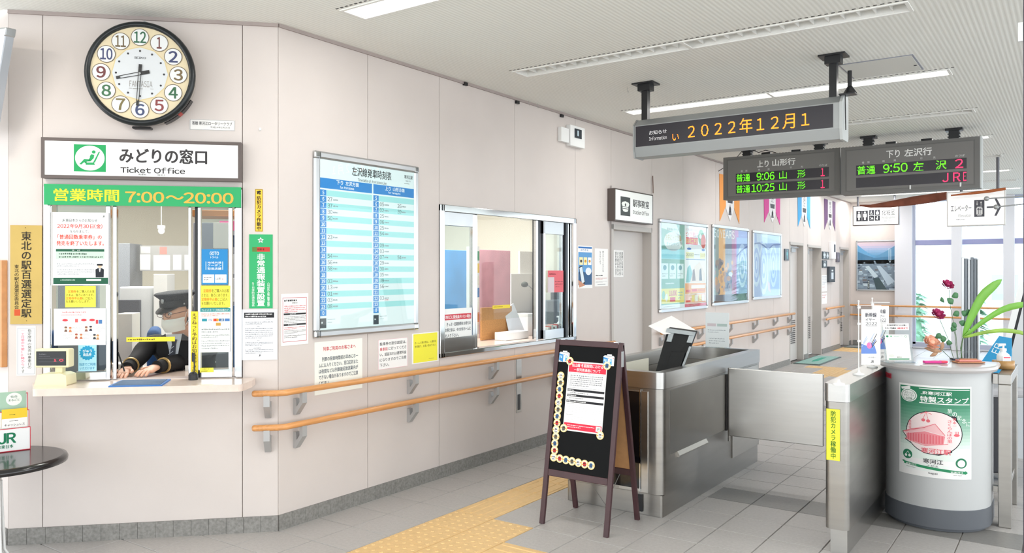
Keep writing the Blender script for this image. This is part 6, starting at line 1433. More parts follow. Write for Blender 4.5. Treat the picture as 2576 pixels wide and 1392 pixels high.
def f(A):
    n = 22
    g0, g1 = (0x2f, 0x7c, 0x5a), (0xe6, 0xf1, 0xe9)
    for k in range(n):
        u = max(0, (k / n - .12)) / .88; c = tuple(int(g0[i] + (g1[i] - g0[i]) * min(1, u * 1.25)) for i in range(3)); y0, y1 = 190 + k * 25, 190 + (k + 1) * 25
        if y1 > 740: break
        A.rect(614, y0, 1103, y1, '#%02x%02x%02x' % c, 1)
    W_ = '#f3f5f2'
    A.ell(685, 262, 62, 50, W_, 3, 30); A.ell(685, 262, 54, 43, '#2f7c5a', 4, 30); A.ell(685, 262, 50, 40, W_, 5, 30); A.poly([(622, 205), (690, 190), (700, 198), (694, 212), (628, 222)], W_, 3); A.text('ぶらっと', 650, 232, 720, 250, '#3a6a52', .01, 7); A.text('行こう!', 650, 255, 722, 272, '#3a6a52', .01, 7); A.text('左沢線', 664, 278, 712, 294, '#3a6a52', .01, 7)
    strip_rect(A, 760, 197, 1098, 203, W_, 3); strip_rect(A, 762, 306, 1098, 313, W_, 3)
    A.text('JR寒河江駅', 772, 218, 975, 246, W_, .03, 4); A.text('特製スタンプ', 768, 258, 1092, 302, W_, .03, 4)
    for k, ch in enumerate('旅の記念に'): x = 945 + k * 32; y = 342 + k * 24; A.text(ch, x, y, x + 30, y + 34, '#e4f2ea', .02, 4)
    K_ = '#2c3034'; P_ = '#f4c3c6'; P2 = '#ec8f98'; P3 = '#e66d78'
    def blob(s, col, l):
        pts = []
        for i in range(60):
            a = 2 * PI * i / 60; rx, ry = 184, 160; x = 856 + (rx + s) * math.cos(a); y = 532 - (ry + s) * math.sin(a); pts.append((x, y))
        A.poly(pts, col, l)
    blob(6, K_, 4); A.poly([(632, 548), (700, 530), (700, 630), (655, 606), (668, 592), (650, 570)], K_, 4); A.poly([(770, 655), (980, 640), (975, 672), (890, 700), (790, 692)], K_, 4); A.poly([(960, 400), (1000, 392), (1016, 440), (990, 450)], K_, 4)
    blob(0, '#f7e4e3', 5); A.poly([(640, 551), (700, 536), (700, 622), (662, 603), (674, 592), (658, 570)], '#f7e4e3', 5)
    A.poly([(640, 550), (700, 520), (866, 460), (930, 548), (800, 520), (668, 560)], P_, 6); A.line([(660, 545), (800, 495), (866, 462), (930, 545)], 4, P3, 8); A.line([(640, 550), (700, 522), (800, 498)], 4, P3, 8); A.poly([(668, 560), (800, 525), (930, 552), (920, 612), (800, 628), (670, 600)], P2, 7)
    A.line([(655, 600), (800, 634), (950, 608)], 4, P3, 9)
    for k in range(13): x = 680 + k * 19; A.rect(x, 552 + abs(6 - k) * 1.2 - 6, x + 7, 608 + (6 - abs(6 - k)) * 2, P3, 8)
    A.ell(790, 440, 13, 12, P3, 8, 16); A.ell(822, 444, 13, 12, P3, 8, 16); A.line([(790, 428), (808, 376), (822, 432)], 3, P3, 8); A.line([(770, 398), (808, 376), (845, 392)], 4, P3, 8)
    A.vt('日本一', 978, 408, 1004, 482, P3, .01, 8); A.vt('さくらんぼの里', 942, 425, 978, 600, P3, .01, 8); A.vt('慈恩寺', 684, 452, 708, 520, P3, .0, 8); A.text('寒河江駅', 776, 650, 968, 690, P3, .03, 8); A.ell(1006, 540, 20, 10, P3, 8, 14)
    for k in (-10, 0, 10): A.line([(1006 + k, 512), (1006 + k, 532)], 4, P3, 8)
    A.ell(676, 718, 37, 36, '#2f7c5a', 4, 26); A.ell(664, 728, 10, 10, W_, 6, 12); A.ell(692, 728, 10, 10, W_, 6, 12); A.line([(664, 718), (680, 696), (692, 718)], 3, W_, 6)
    A.ell(1038, 750, 39, 38, '#2f7c5a', 4, 26); A.ell(1038, 752, 27, 27, W_, 6, 20)
    A.text('寒河江', 788, 732, 918, 768, '#2c2c30', .02, 5); A.text('さがえ', 812, 776, 888, 792, '#3c3c40', .01, 5)
    strip_rect(A, 645, 775, 1066, 829, '#eef3ef', 2); A.poly([(628, 776), (650, 768), (650, 786)], '#2f8c60', 4)
    for i in range(12): x0 = 648 + i * 35; x1 = x0 + 35; A.poly([(x0, 775 + i * 3.1), (x1, 775 + (i + 1) * 3.1), (x1, 795 + (i + 1) * 3.1), (x0, 795 + i * 3.1)], '#2f8c60', 4)
    A.poly([(1066, 806), (1086, 822), (1066, 836)], '#2f8c60', 4); A.text('南寒河江', 664, 784, 744, 800, W_, .01, 6); A.text('西寒河江', 966, 812, 1050, 828, W_, .01, 6)
    A.text('Sagae', 822, 832, 884, 850, '#333336', .01, 5); A.text('Minami-Sagae', 668, 808, 736, 818, '#555558', 0, 5); A.text('Nishi-Sagae', 985, 838, 1042, 846, '#555558', 0, 5)
curved((2263, 962, 2443, 1207), f, 'stamp_poster', 'green and white station stamp poster wrapped on the podium front', 'poster', (603, 175, 1113, 872), PAPER)
def f(A): A.text('スタンプ用紙', .05, .2, .95, .8, '#8a2030', .02, 2)
curved((2213, 933, 2243, 953), f, 'red_label', 'small red label on the podium under the left edge of the lid', 'label', (0, 0, 1, 1), M('label_red', '#dd4a5c', .5))
# ---- things on the podium
def onp(px, py): return PZ(px, py, PT_ + .0015)
q = onp(2263, 912); t = thing('acrylic_stand', 'clear acrylic stand holding a stamp sheet on the podium', 'stand', q, YAW)
AC = glass('acrylic', '#f2f7f8', .1, .03)
hh = .205
def lean(mb, a=.22): mb.xf(Matrix.Rotation(-a, 4, 'X')); return mb
lean(MB().box(-.085, -.002, .0, .085, .002, .215, AC)).build('back_plate', t); MB().box(-.09, -.035, 0, .09, .06, .003, AC).build('foot', t)
mb = MB().box(-.075, -.0045, .012, .07, -.0030, .168, M('stamp_sheet', '#f3f5ea', .5)); A = Art(mb, -.075, .168, .07, .012, -.0045)
A.rect(.02, .02, .98, .12, '#dcece0', 1); A.ell(.1, .07, .05, .04, '#2f8c60', 2, 14); A.ell(.26, .07, .035, .03, '#6fb08c', 2, 14); A.ell(.87, .07, .045, .04, '#2f8c60', 2, 14); A.ell(.87, .07, .032, .028, '#f3f5ea', 3, 14); A.scr(.38, .04, .76, .1, 2, '#7f9a8a'); A.poly([(.05, .955), (.1, .935), (.9, .935), (.95, .955), (.9, .975), (.1, .975)], '#2f8c60', 2); A.text('寒河江', .42, .86, .62, .905, '#444444', .01); A.ell(.2, .83, .12, .06, '#dfe0d8', 2, 16)
lean(mb).build('stamp_sheet', t)
mb = MB().box(-.082, .012, .195, .075, .0135, .235, PAPER); A = Art(mb, -.082, .235, .075, .195, .012); A.text('左沢線営業所からのお願い', .14, .16, .92, .38, '#2c2c30', .02); A.text('スタンプ台紙は', .06, .58, .5, .86, '#2c2c30', .03); A.text('1組1枚まで!', .53, .58, .94, .86, '#d83a4a', .03)
lean(mb, .12).build('header_card', t)
q = onp(2352, 914); o = MB().box(-.066, -.016, 0, .066, .016, .014, M('magenta_plastic', '#d8328f', .3)).box(.03, -.017, .002, .068, .017, .015, M('pink_plastic', '#e0405c', .3)).build('pen_case', None, .003); place(o, q, YAW - .03); tag(o, 'bright magenta slim pen case on the podium', 'pen case')
q = onp(2334, 917); o = MB().box(-.055, -.02, 0, .055, .02, .0008, PAPER).build('paper_slip'); place(o, q + Vector((.02, -.05, 0)), YAW); tag(o, 'blank white paper slip beside the magenta pen case', 'paper')
q = onp(2437, 913); t = thing('stamp_pad', 'wooden station stamp on a flat wooden board at the right of the podium', 'stamp', q, YAW)
MB().box(-.085, -.035, 0, .08, .035, .008, M('board_wood', '#b67a55', .5, noise=.1, ns=30)).build('board', t, .003); MB().box(-.07, -.025, .008, .065, .025, .018, M('stamp_red_wood', '#d98a82', .5)).build('stamp_block', t, .004); MB().box(-.05, .0, .018, .05, .012, .024, M('board_wood')).build('cover', t)
b = MB(); b.tube([(-.035, .03, .008), (-.035, .03, .055), (-.028, .03, .062), (.03, .03, .062), (.037, .03, .055), (.037, .03, .008)], .004, AC, 8); b.build('clear_handle', t)
# ---- flower vase
q = onp(2408, 906); t = thing('flower_vase', 'low dark vase with three roses and broad green leaves', 'vase with flowers', q, YAW); dv = (q - Vector((CAM[0], CAM[1], PT_))).length / FPX
def vp(px, py, y=0.): return Vector(((px - 2408) * dv * 1.0, y, (906 - py) * dv * 1.0))
b = MB().box(-.038, -.02, 0, .038, .02, .012, M('vase_dark', '#2c2e3c', .25)); b.build('dish', t, .004)
GS = M('stem_green', '#4f6b45', .6); LF = M('leaf_green', '#5a9448', .5, noise=.15, ns=20); LFD = M('rose_leaf', '#3f7348', .5, noise=.15, ns=20); RO_ = M('rose_magenta', '#a3245c', .6, noise=.25, ns=40); RP = M('rose_peach', '#e8b096', .6, noise=.15, ns=30)
for p in ([vp(2410, 903), vp(2405, 850), vp(2393, 790), vp(2391, 752)], [vp(2400, 903), vp(2388, 860), vp(2370, 818)], [vp(2396, 905), vp(2375, 885), vp(2352, 868)], [vp(2416, 903), vp(2419, 870), vp(2422, 852)], [vp(2408, 903), vp(2403, 850), vp(2398, 830)]): MB().tube(p, .0018, GS, 6).build('stem', t)
def rose(c, r, m, nm='rose', sq=.8):
    b = MB(); b.ball(c, r * .5, m, 10, (1, 1, .9)); random.seed(int(c.x * 1e5) % 997)
    for ring, (n, rr, h0) in enumerate(((5, .55, .25), (7, .85, .05), (8, 1.1, -.18))):
        for k in range(n):
            a = 2 * PI * (k + .4 * ring) / n + random.uniform(-.15, .15); ca, sa = math.cos(a), math.sin(a)
            P_ = lambda u, v, w2: c + Matrix.Rotation(math.radians(52), 3, 'X') @ Vector((r * (ca * u - sa * v), r * (sa * u + ca * v), r * sq * w2))
            v = [P_(rr * .3, 0, h0 - .35), P_(rr * .75, -.36, h0 + .05), P_(rr * .75, .36, h0 + .05), P_(rr * 1.05, -.26, h0 + .4 + .15 * random.random()), P_(rr * 1.12, .05, h0 + .32 + .2 * random.random()), P_(rr * 1.02, .28, h0 + .42)]
            b.add(v, [(0, 1, 2), (1, 3, 4, 2), (2, 4, 5)], m, True)
    return b.build(nm, t)
rose(vp(2387, 741), .031, RO_); rose(vp(2366, 806), .035, RO_); rose(vp(2352, 868), .043, RP)
def leaf(pts, wd, m, nm='leaf', thick=.001, fold=.25):
    b = MB(); n = len(pts); vs = []
    for i, p in enumerate(pts):
        tng = (pts[min(i + 1, n - 1)] - pts[max(i - 1, 0)]).normalized(); sd = Vector((-tng.z, 0, tng.x)); w2 = wd[i] / 2
        vs += [p + sd * w2 + Vector((0, -fold * w2, 0)), p, p - sd * w2 + Vector((0, -fold * w2, 0))]
    fs = []
    for i in range(n - 1): a = 3 * i; fs += [(a, a + 1, a + 4, a + 3), (a + 1, a + 2, a + 5, a + 4)]
    b.add(vs, fs, m, True); o = b.build(nm, t); sl = o.modifiers.new('solid', 'SOLIDIFY'); sl.thickness = thick; return o
def spl(P_, n=10):
    out = []
    for i in range(n + 1):
        u = i / n * (len(P_) - 1); k = min(int(u), len(P_) - 2); s_ = u - k; p0 = P_[max(k - 1, 0)]; p1 = P_[k]; p2 = P_[k + 1]; p3 = P_[min(k + 2, len(P_) - 1)]
        out.append(.5 * ((2 * p1) + (p2 - p0) * s_ + (2 * p0 - 5 * p1 + 4 * p2 - p3) * s_ ** 2 + (3 * p1 - p0 - 3 * p2 + p3) * s_ ** 3))
    return out
YG = M('leaf_yellowing', '#c9a040', .5, noise=.3, ns=12); LB = M('leaf_bright', '#6faa3c', .45, noise=.1, ns=10)
leaf(spl([vp(2421, 856), vp(2432, 820, -.01), vp(2455, 770, -.02), vp(2480, 745, -.02), vp(2502, 729, -.02)]), [.012, .028, .040, .048, .054, .057, .058, .055, .047, .030, .002], LB)
leaf(spl([vp(2421, 857), vp(2455, 825, -.02), vp(2500, 795, -.03), vp(2540, 784, -.04), vp(2572, 780, -.05)]), [.012, .022, .028, .031, .035, .038, .040, .038, .030, .018, .002], LB)
leaf(spl([vp(2421, 857), vp(2460, 845, -.03), vp(2500, 840, -.05), vp(2540, 846, -.06), vp(2576, 864, -.07)]), [.010, .018, .022, .023, .025, .026, .025, .023, .018, .013, .008], M('leaf_green2', '#8fb44a', .5, noise=.3, ns=9))
MB().tube([vp(2418, 903), vp(2416, 880), vp(2421, 857)], .004, GS, 6).build('leaf_stalk', t)
for (x, y, dx_, dy_) in ((2386, 770, 12, 14), (2378, 772, -8, 4), (2396, 768, 14, -8), (2372, 848, -12, 10), (2374, 852, 4, 16), (2412, 800, -14, 8), (2418, 798, 10, 12), (2425, 806, 12, -10), (2405, 825, -10, 8), (2412, 822, 14, 6), (2400, 830, -4, 14), (2390, 862, -3, 12)):
    leaf(spl([vp(x, y), vp(x + dx_ * .5, y + dy_ * .5, -.006), vp(x + dx_, y + dy_)], 6), [.002, .022, .034, .040, .034, .018, .002], LFD, 'rose_leaf')
for (x, y, dx_, dy_) in ((2362, 884, -26, -4), (2366, 888, -18, 10), (2372, 886, 4, -22), (2358, 878, -18, -12), (2374, 888, -34, -6)):
    leaf(spl([vp(x, y), vp(x + dx_ * .5, y + dy_ * .5, -.004), vp(x + dx_, y + dy_)], 6), [.002, .014, .022, .026, .022, .013, .002], M('dry_leaf', '#b08a6c', .6, noise=.2, ns=20), 'dry_leaf')
# ---- steel frame right of the podium with tape roll and bottle
t = thing('barrier_frame', 'low stainless steel barrier frame standing right of the podium', 'barrier', (3.435, 2.52, 0))
MB().box(-.032, -.035, 0, .035, .035, .84, STEELD).build('post', t, .004); MB().box(-.032, -.035, .84, .035, .62, .90, STEELD).build('top_bar', t, .004); MB().box(-.06, -.03, .84, -.032, .03, .90, STEELD).box(-.06, -.02, .2, -.032, .02, .235, STEELD).build('side_stub', t, .002); MB().box(-.02, .035, .2, .02, .55, .235, STEELD).build('lower_bar', t, .003); MB().box(-.032, .55, 0, .035, .62, .84, STEELD).build('post', t, .004)
q = PZ(2520, 945, .902); d_ = (q - Vector((CAM[0], CAM[1], EYE))).length
t = thing('tape_roll', 'brown packing tape roll on the steel frame right of the podium', 'tape', (3.41, 2.80, .902))
b = MB(); n = 36; TP = M('tape_brown', '#b08854', .35)
prf = [(.061, 0), (.061, .05), (.040, .05), (.040, 0)]
vs = [(r * math.cos(2 * PI * i / n), r * math.sin(2 * PI * i / n), z) for r, z in prf for i in range(n)]; fs = [(k * n + i, k * n + (i + 1) % n, ((k + 1) % 4) * n + (i + 1) % n, ((k + 1) % 4) * n + i) for k in range(4) for i in range(n)]
b.add(vs, fs, TP, True); b.build('roll', t)
t2 = thing('pump_bottle', 'white hand sanitizer pump bottle standing in the tape roll', 'bottle', (3.41, 2.80, .903), YAW)
b = MB(); b.lathe((0, 0, 0), [(.034, 0), (.036, .004), (.036, .075), (.032, .088), (.016, .1), (.014, .108)], M('bottle_white', '#eef0f2', .3), 24); b.build('bottle', t2)
b = MB().cyl((0, 0, .108), .018, .016, WHITE, 'z', 16).cyl((0, 0, .124), .006, .02, WHITE, 'z', 10).box(-.032, -.007, .142, .012, .007, .154, WHITE); b.build('pump', t2)
mb = MB().box(-.026, -.0372, .03, .026, -.0366, .078, PAPER); A = Art(mb, -.026, .078, .026, .03, -.0372); A.rect(.1, .1, .9, .22, '#e0405a', 1); A.rect(0, .45, 1, .5, '#4a6fb0', 1); A.scr(.1, .6, .9, .9, 2, '#6a80a0'); mb.build('bottle_label', t2)
# ---- post at the very right edge
q = PY(2574, 700, 1.55)
t = thing('dark_post', 'dark purple grey post at the right edge of the picture', 'post', (q.x, 1.55, 0)); MB().box(0, 0, 0, .06, .06, CH, M('post_dark', '#4c4450', .4, .3)).build('post', t, .003)
q2 = PY(2561, 105, 1.54); MB().box(q2.x - q.x, -.015, q2.z - .0, .0, .0, q2.z + .09, WHITE).build('bracket', t)
# ---- folded partition, cart, blue board, leaning frame behind the podium
q = PZ(2441, 1000, 0); q = PY(2441, 700, 6.0)
t = thing('folded_partition', 'tall folded grey aluminium partition behind the podium', 'partition', (q.x, 6.0, 0)); zt_ = PY(2441, 648, 6.0).z
for k, (x0, x1, m) in enumerate(((-.075, -.05, ALU), (-.045, -.022, M('partition_grey', '#7f858c', .4, .5)), (-.018, .0, ALU), (.004, .03, M('partition_grey')), (.034, .058, M('partition_grey')), (.062, .078, ALU))):
    MB().box(x0, -.03 - .01 * (k % 2), .02, x1, .05, zt_ - .01 * (k % 3), m).build('fold', t, .003)
MB().box(-.09, -.06, 0, .09, .08, .02, GREYM).build('foot', t)
q = PZ(2507, 1203, 0)
t = thing('wheeled_cart', 'black wheeled cart with grey cover behind the steel frame', 'cart', (q.x, q.y, 0), YAW)
MB().box(-.28, -.1, .06, .035, .25, .60, M('cart_black', '#1d1f26', .5)).build('body', t, .01); MB().box(-.29, -.11, .60, .15, .26, .67, M('cart_cover', '#a9a9ac', .7, noise=.1, ns=20)).build('cover', t, .02); MB().box(.035, -.08, .08, .13, .23, .58, M('cart_grey', '#8a8c90', .5)).build('side_box', t, .01) if False else None
for x, y in ((-.24, -.06), (.02, -.06), (-.24, .2), (.13, .2)): MB().cyl((x - .01, y, .035), .035, .02, BLACK, 'x', 14).build('castor', t)
MB().tube([(.13, .2, .05), (.13, .2, .6)], .01, BLACK, 8).build('rod', t)
tq = t
def quadslab(nm, label, cat, px4, y, dp, m, art=None):
    P_ = [PY(a_, b_, y) for a_, b_ in px4]
    P_.append(P_[0].copy())
    for p in P_[:2]: p.z = 0
    o = MB(); o.prism([(p.x - P_[0].x, p.z - P_[0].z) for p in P_], 'y', 0, dp, m)
    if art: art(o, P_)
    o = o.build(nm, None, .003); o.location = P_[0]; tag(o, label, cat); return o
def a_(o, P_):
    m = K('#e6f4fb'); vs, fs = glyph('ER'); c = PY(2512, 893, 2.9 + 1.2) - P_[0]; ang = math.radians(68); s = .07
    o.add([(c.x + s * (p[0] * math.cos(ang) - p[1] * math.sin(ang)), -.001, c.z + s * (p[0] * math.sin(ang) + p[1] * math.cos(ang))) for p in vs], fs, m)
P0_ = None
quadslab('blue_board', 'blue board with white slanted letters ER standing behind the podium', 'board', ((2452, 935), (2545, 935), (2545, 852), (2513, 846)), 4.1, .03, M('board_blue', '#2f9bd0', .45), a_)
o = MB(); p0, p1 = PY(2540, 850, 4.6), PY(2580, 690, 4.6); d_ = p1 - p0
t = thing('leaning_frame', 'grey and white framed board leaning at the right edge', 'board', (p0.x, 4.6, 0)); e = Vector((d_.x / d_.z, 0, 1)); base = -p0.z
def bar(u0, u1, m, nm, y0=0., dp=.03): MB().prism([(u0 + e.x * base, 0), (u1 + e.x * base, 0), (u1 + e.x * .45, p0.z + .45), (u0 + e.x * .45, p0.z + .45)], 'y', y0, y0 + dp, m).build(nm, t)
bar(-.03, .015, WHITE, 'left_stile'); bar(.015, .035, BLACK, 'gap_seal', .005, .02); bar(.035, .30, M('board_pale', '#d5d8da', .4), 'panel', .0, .03)
# red-brown shelf stand at window
# ================================================================== A-FRAME SIGN
def aframe():
    x0, x1, yf, yt, zt_ = 1.160, 1.622, .985, 1.172, 1.088
    W_ = x1 - x0; L = math.hypot(yt - yf, zt_); al = math.atan2(yt - yf, zt_); yb = 1.40
    t = thing('a_frame_sign', 'dark brown wooden a-frame signboard with black panel and train stickers', 'signboard', (x0, yf, 0)); BR = M('frame_brown', '#43282c', .45, noise=.12, ns=12)
    R = Matrix.Rotation(-al, 4, 'X')
    def fb(*bx, m=BR, nm='rail', bev=.003): b = MB().box(*bx, m); b.xf(R); return b.build(nm, t, bev)
    fb(0, 0, 0, .03, .022, L, nm='front_leg'); fb(W_ - .03, 0, 0, W_, .022, L, nm='front_leg'); fb(.03, 0, L - .035, W_ - .03, .022, L, nm='top_rail'); fb(.03, 0, .285, W_ - .03, .022, .325, nm='bottom_rail')
    fb(.03, .007, .325, W_ - .03, .015, L - .035, m=M('blackboard', '#050607', .45, spec=.12), nm='black_panel', bev=0)
    al2 = math.atan2(yb - yt - .02, zt_ - .01); L2 = math.hypot(yb - yt - .02, zt_ - .01); R2 = Matrix.Translation((0, yb - yf, 0)) @ Matrix.Rotation(al2, 4, 'X')
    def bb(*bx, m=BR, nm='rail', bev=.003): b = MB().box(*bx, m); b.xf(R2); return b.build(nm, t, bev)
    bb(0, -.022, 0, .03, 0, L2, nm='back_leg'); bb(W_ - .03, -.022, 0, W_, 0, L2, nm='back_leg'); bb(.03, -.022, L2 - .035, W_ - .03, 0, L2, nm='top_rail'); bb(.03, -.022, .285, W_ - .03, 0, .325, nm='bottom_rail')
    bb(.03, -.015, .325, W_ - .03, -.008, L2 - .035, m=M('hardboard_brown', '#b98a5c', .8, noise=.06, ns=30), nm='back_panel', bev=0)
    for x in (.04, W_ - .06): MB().box(x, yt - yf + .0, zt_ - .03, x + .03, yt - yf + .03, zt_ - .0, CHROME).build('hinge', t)
    MB().box(W_ + .0, yt - yf - .02, zt_ - .14, W_ + .003, yt - yf + .006, zt_ - .05, GREYM).build('side_plate', t)
    MB().tube([(.30, .06, .30), (.34, .2, .12), (.36, .36, .29)], .002, M('chain_grey', '#9a9a96', .4, .6), 6).build('chain', t)
    iw, ih = W_ - .06, L - .36
    def at(u, v, off): return Matrix.Translation((x0, yf, 0)) @ R @ Vector((.03 + u * iw, .007 - off, L - .035 - v * ih))
    # poster on the board
    pw, ph = .66 * iw, .555 * ih
    mb = MB().box(0, -.0008, 0, pw, 0, ph, PAPER); A = Art(mb, 0, ph, pw, 0, -.0008)
    A.rect(.02, .02, .98, .155, '#e2304a', 1); A.text('仙山線 冬期期間における', .1, .03, .9, .08, '#f8eef0', .02); A.text('一部列車通過について', .16, .095, .84, .142, '#f8eef0', .02)
    A.frame(.03, .17, .97, .38, .004, '#8a8a96', 1, .003); A.scr(.08, .19, .92, .36, 6, '#6a6c76'); 
    for y, wdt in ((.40, .17), (.475, .24), (.56, .5)): A.rect(.03, y, .98, y + .032, '#1f1f24', 1); A.scr(.04, y + .006, .04 + wdt, y + .027, 1, '#f2f2f2', .75, .9, 2, 1)
    A.scr(.1, .44, .9, .465, 1, '#5a5c66'); A.scr(.1, .518, .45, .54, 1, '#5a5c66', .5, .8, 2, 1); A.scr(.05, .60, .35, .615, 1, '#888890'); 
    for k in range(5): A.scr(.05, .63 + k * .023, .97, .64 + k * .023, 1, '#a8aab4', .4, .6, 2, 1)
    A.scr(.05, .76, .35, .775, 1, '#888890')
    for k in range(4): A.scr(.05, .79 + k * .023, .97, .80 + k * .023, 1, '#a8aab4', .4, .6, 2, 1)
    A.rect(.02, .885, .98, .98, '#e2304a', 1); A.scr(.1, .905, .82, .955, 2, '#f8e0e4', .6, .8, 2, .5); A.rect(.84, .895, .96, .965, '#f4f6f4', 2); A.text('JR', .865, .91, .935, .945, '#1f6a44', .02, 4)
    o = mb.build('service_poster'); o.location = at(.185, .125 + .555, .001); o.rotation_euler = (-al, 0, -.0); tag(o, 'white poster with red heading stuck on the black signboard', 'poster')
    # round train stickers
    CRM = M('sticker_cream', '#f0d794', .5)
    designs = {'white': ('#eceef2', '#2b2d34'), 'grey': ('#6d675c', '#3c3a34'), 'blue': ('#39507a', '#2b5f8a'), 'red': ('#d2353a', '#3a2226')}
    def stick(u, v, d, label):
        r = .0245; mb = MB(); n = 24; mb.cyl((0, -.0025, 0), r, .0025, CRM, 'y', n); A = Art(mb, -r, r, r, -r, -.0025, (-1, -1, 1, 1)); c1, c2 = designs[d]
        A.ell(0, 0, .82, .82, '#faf1cf', 1, 24); A.rect(-.9, -.08, .9, .12, '#f0a83c', 1.5)
        A.poly([(-.42, .5), (-.42, -.3), (-.2, -.5), (.2, -.5), (.42, -.3), (.42, .5)], c1, 2); A.rect(-.3, -.3, -.04, .02, c2, 3); A.rect(.04, -.3, .3, .02, c2, 3); A.rect(-.38, .3, .38, .42, c2, 3); A.rect(-.24, .56, .24, .66, '#4a4a52', 3)
        o = mb.build('round_sticker'); o.location = at(u, v, .001); o.rotation_euler = (-al, random.uniform(-.25, .25), 0); tag(o, label, 'sticker', 'round train stickers on the black signboard')
    seq = ['white', 'grey', 'blue', 'red', 'white', 'grey', 'blue', 'red', 'white', 'grey', 'blue', 'red', 'white']; ordn = ['top', 'second', 'third', 'fourth', 'fifth', 'sixth', 'seventh', 'eighth', 'ninth', 'tenth', 'eleventh', 'twelfth']
    random.seed(9)
    for i in range(12): stick(.07 + (.006 if i % 2 else 0), .25 + i * .0545, seq[i], 'round sticker with %s train, %s from the top in the left column' % (seq[i], ordn[i]) if i else 'round sticker with white train at the top of the left column')
    bt = ['white', 'red', 'blue', 'grey', 'white', 'red', 'blue']; wh = ['in the bottom left corner', 'second in the bottom row', 'third in the bottom row', 'fourth in the bottom row', 'fifth in the bottom row', 'sixth in the bottom row', 'last in the bottom row']
    for i in range(7): stick(.07 + i * .107, .905 + .003 * i, bt[i], 'round sticker with %s train %s of the signboard' % (bt[i], wh[i]))
    stick(.205, .125, 'red', 'round sticker with red train on the top left corner of the poster'); stick(.84, .14, 'blue', 'round sticker with blue train on the top right corner of the poster'); stick(.20, .665, 'grey', 'round sticker with grey train on the bottom left corner of the poster'); stick(.82, .685, 'white', 'round sticker with white train on the bottom right corner of the poster')
    for u, v, lb in ((.10, .07, 'left'), (.86, .075, 'right')):
        mb = MB().box(-.036, -.002, -.034, .036, 0, .022, M('cutout_white', '#eef1f4', .5)); A = Art(mb, -.036, .022, .036, -.034, -.002)
        A.poly([(.0, .1), (.42, .2), (.42, 1), (.02, .85)], '#3f8fd0', 1); A.rect(.06, .3, .14, .55, '#bfe0f4', 2); A.rect(.2, .33, .3, .6, '#bfe0f4', 2); A.rect(.62, .3, .8, .9, '#49a8dc', 1); A.rect(.66, .36, .76, .55, '#d7eefa', 2); A.rect(.46, .18, .52, .26, '#3a3a44', 2); A.rect(.9, .18, .96, .26, '#e04a4a', 2); A.rect(.42, .42, .6, .6, '#d3e8f4', 2)
        mb.box(-.012, -.002, .022, .018, 0, .034, M('cutout_white')); mb.box(-.03, -.002, .018, .03, 0, .026, M('cutout_white'))
        o = mb.build('paper_train'); o.location = at(u, v + .02, .001); o.rotation_euler = (-al, 0, 0); tag(o, 'blue and white paper train cutout in the top %s corner of the signboard' % lb, 'cutout')
aframe()
# ================================================================== THINGS ON THE COUNTER
t = thing('tilted_screen', 'black tablet display seen from behind, wrapped in clear film on the counter', 'screen', (1.40, 1.98, CT - .30), 0)
def cp(px, py, y): p = PY(px, py, y); return (p.x - 1.40, p.z - CT + .30)
TBM = M('tablet_black', '#101316', .5, spec=.3)
P4 = [cp(1640, 931, 1.9), cp(1702, 928, 1.9), cp(1742, 838, 1.98), cp(1670, 828, 1.98)]
b = MB(); q4 = [(P4[0][0], -.10, P4[0][1] - .12), (P4[1][0], -.10, P4[1][1] - .12), (P4[2][0], .06, P4[2][1]), (P4[3][0], .06, P4[3][1])]
dv_ = Vector((0, .035, .01)); vs = [Vector(p) for p in q4] + [Vector(p) + dv_ for p in q4]
b.add(vs, [(0, 1, 2, 3), (7, 6, 5, 4), (0, 4, 5, 1), (1, 5, 6, 2), (2, 6, 7, 3), (3, 7, 4, 0)], TBM); b.build('body', t, .006)
def lerp(u, v, o=0.): 
    a_ = vs[0].lerp(vs[1], u); b_ = vs[3].lerp(vs[2], u); return a_.lerp(b_, v) + Vector((0, -o, 0))
def patch(u0, v0, u1, v1, th, m, nm):
    b = MB(); c4 = [lerp(u0, v0, .001), lerp(u1, v0, .001), lerp(u1, v1, .001), lerp(u0, v1, .001)]; o4 = [p + Vector((0, -th, th * .3)) for p in c4]
    b.add(o4 + c4, [(0, 1, 2, 3), (0, 4, 5, 1), (1, 5, 6, 2), (2, 6, 7, 3), (3, 7, 4, 0)], m); b.build(nm, t, .002)
patch(.42, .25, .92, .62, .014, TBM, 'rear_bulge'); FILM = M('wrinkled_film', '#b9c2c6', .2, .1, bump=.6, bs=40, alpha=.75)
patch(.0, .93, 1., 1.0, .012, FILM, 'film'); patch(.1, .78, .28, .97, .006, FILM, 'film'); patch(.82, .8, 1.0, .97, .006, FILM, 'film'); patch(.95, .3, 1.03, .74, .004, FILM, 'film')
b = MB(); c5 = [cp(1626, 822, 2.0), cp(1668, 798, 2.1), cp(1752, 833, 2.1), cp(1670, 842, 2.0)]; pz = [(c5[0][0], .05, c5[0][1]), (c5[3][0], .02, c5[3][1] - .0), (c5[2][0], .12, c5[2][1]), (c5[1][0], .26, c5[1][1])]
b.add([Vector(p) for p in pz] + [Vector(p) + Vector((0, 0, .003)) for p in pz], [(3, 2, 1, 0), (4, 5, 6, 7), (0, 1, 5, 4), (1, 2, 6, 5), (2, 3, 7, 6), (3, 0, 4, 7)], PAPER); b.build('paper_hood', t)
MB().cyl(((P4[0][0] + P4[1][0]) / 2, .02, 0), .03, .12, BLACK).build('stand_foot', t)
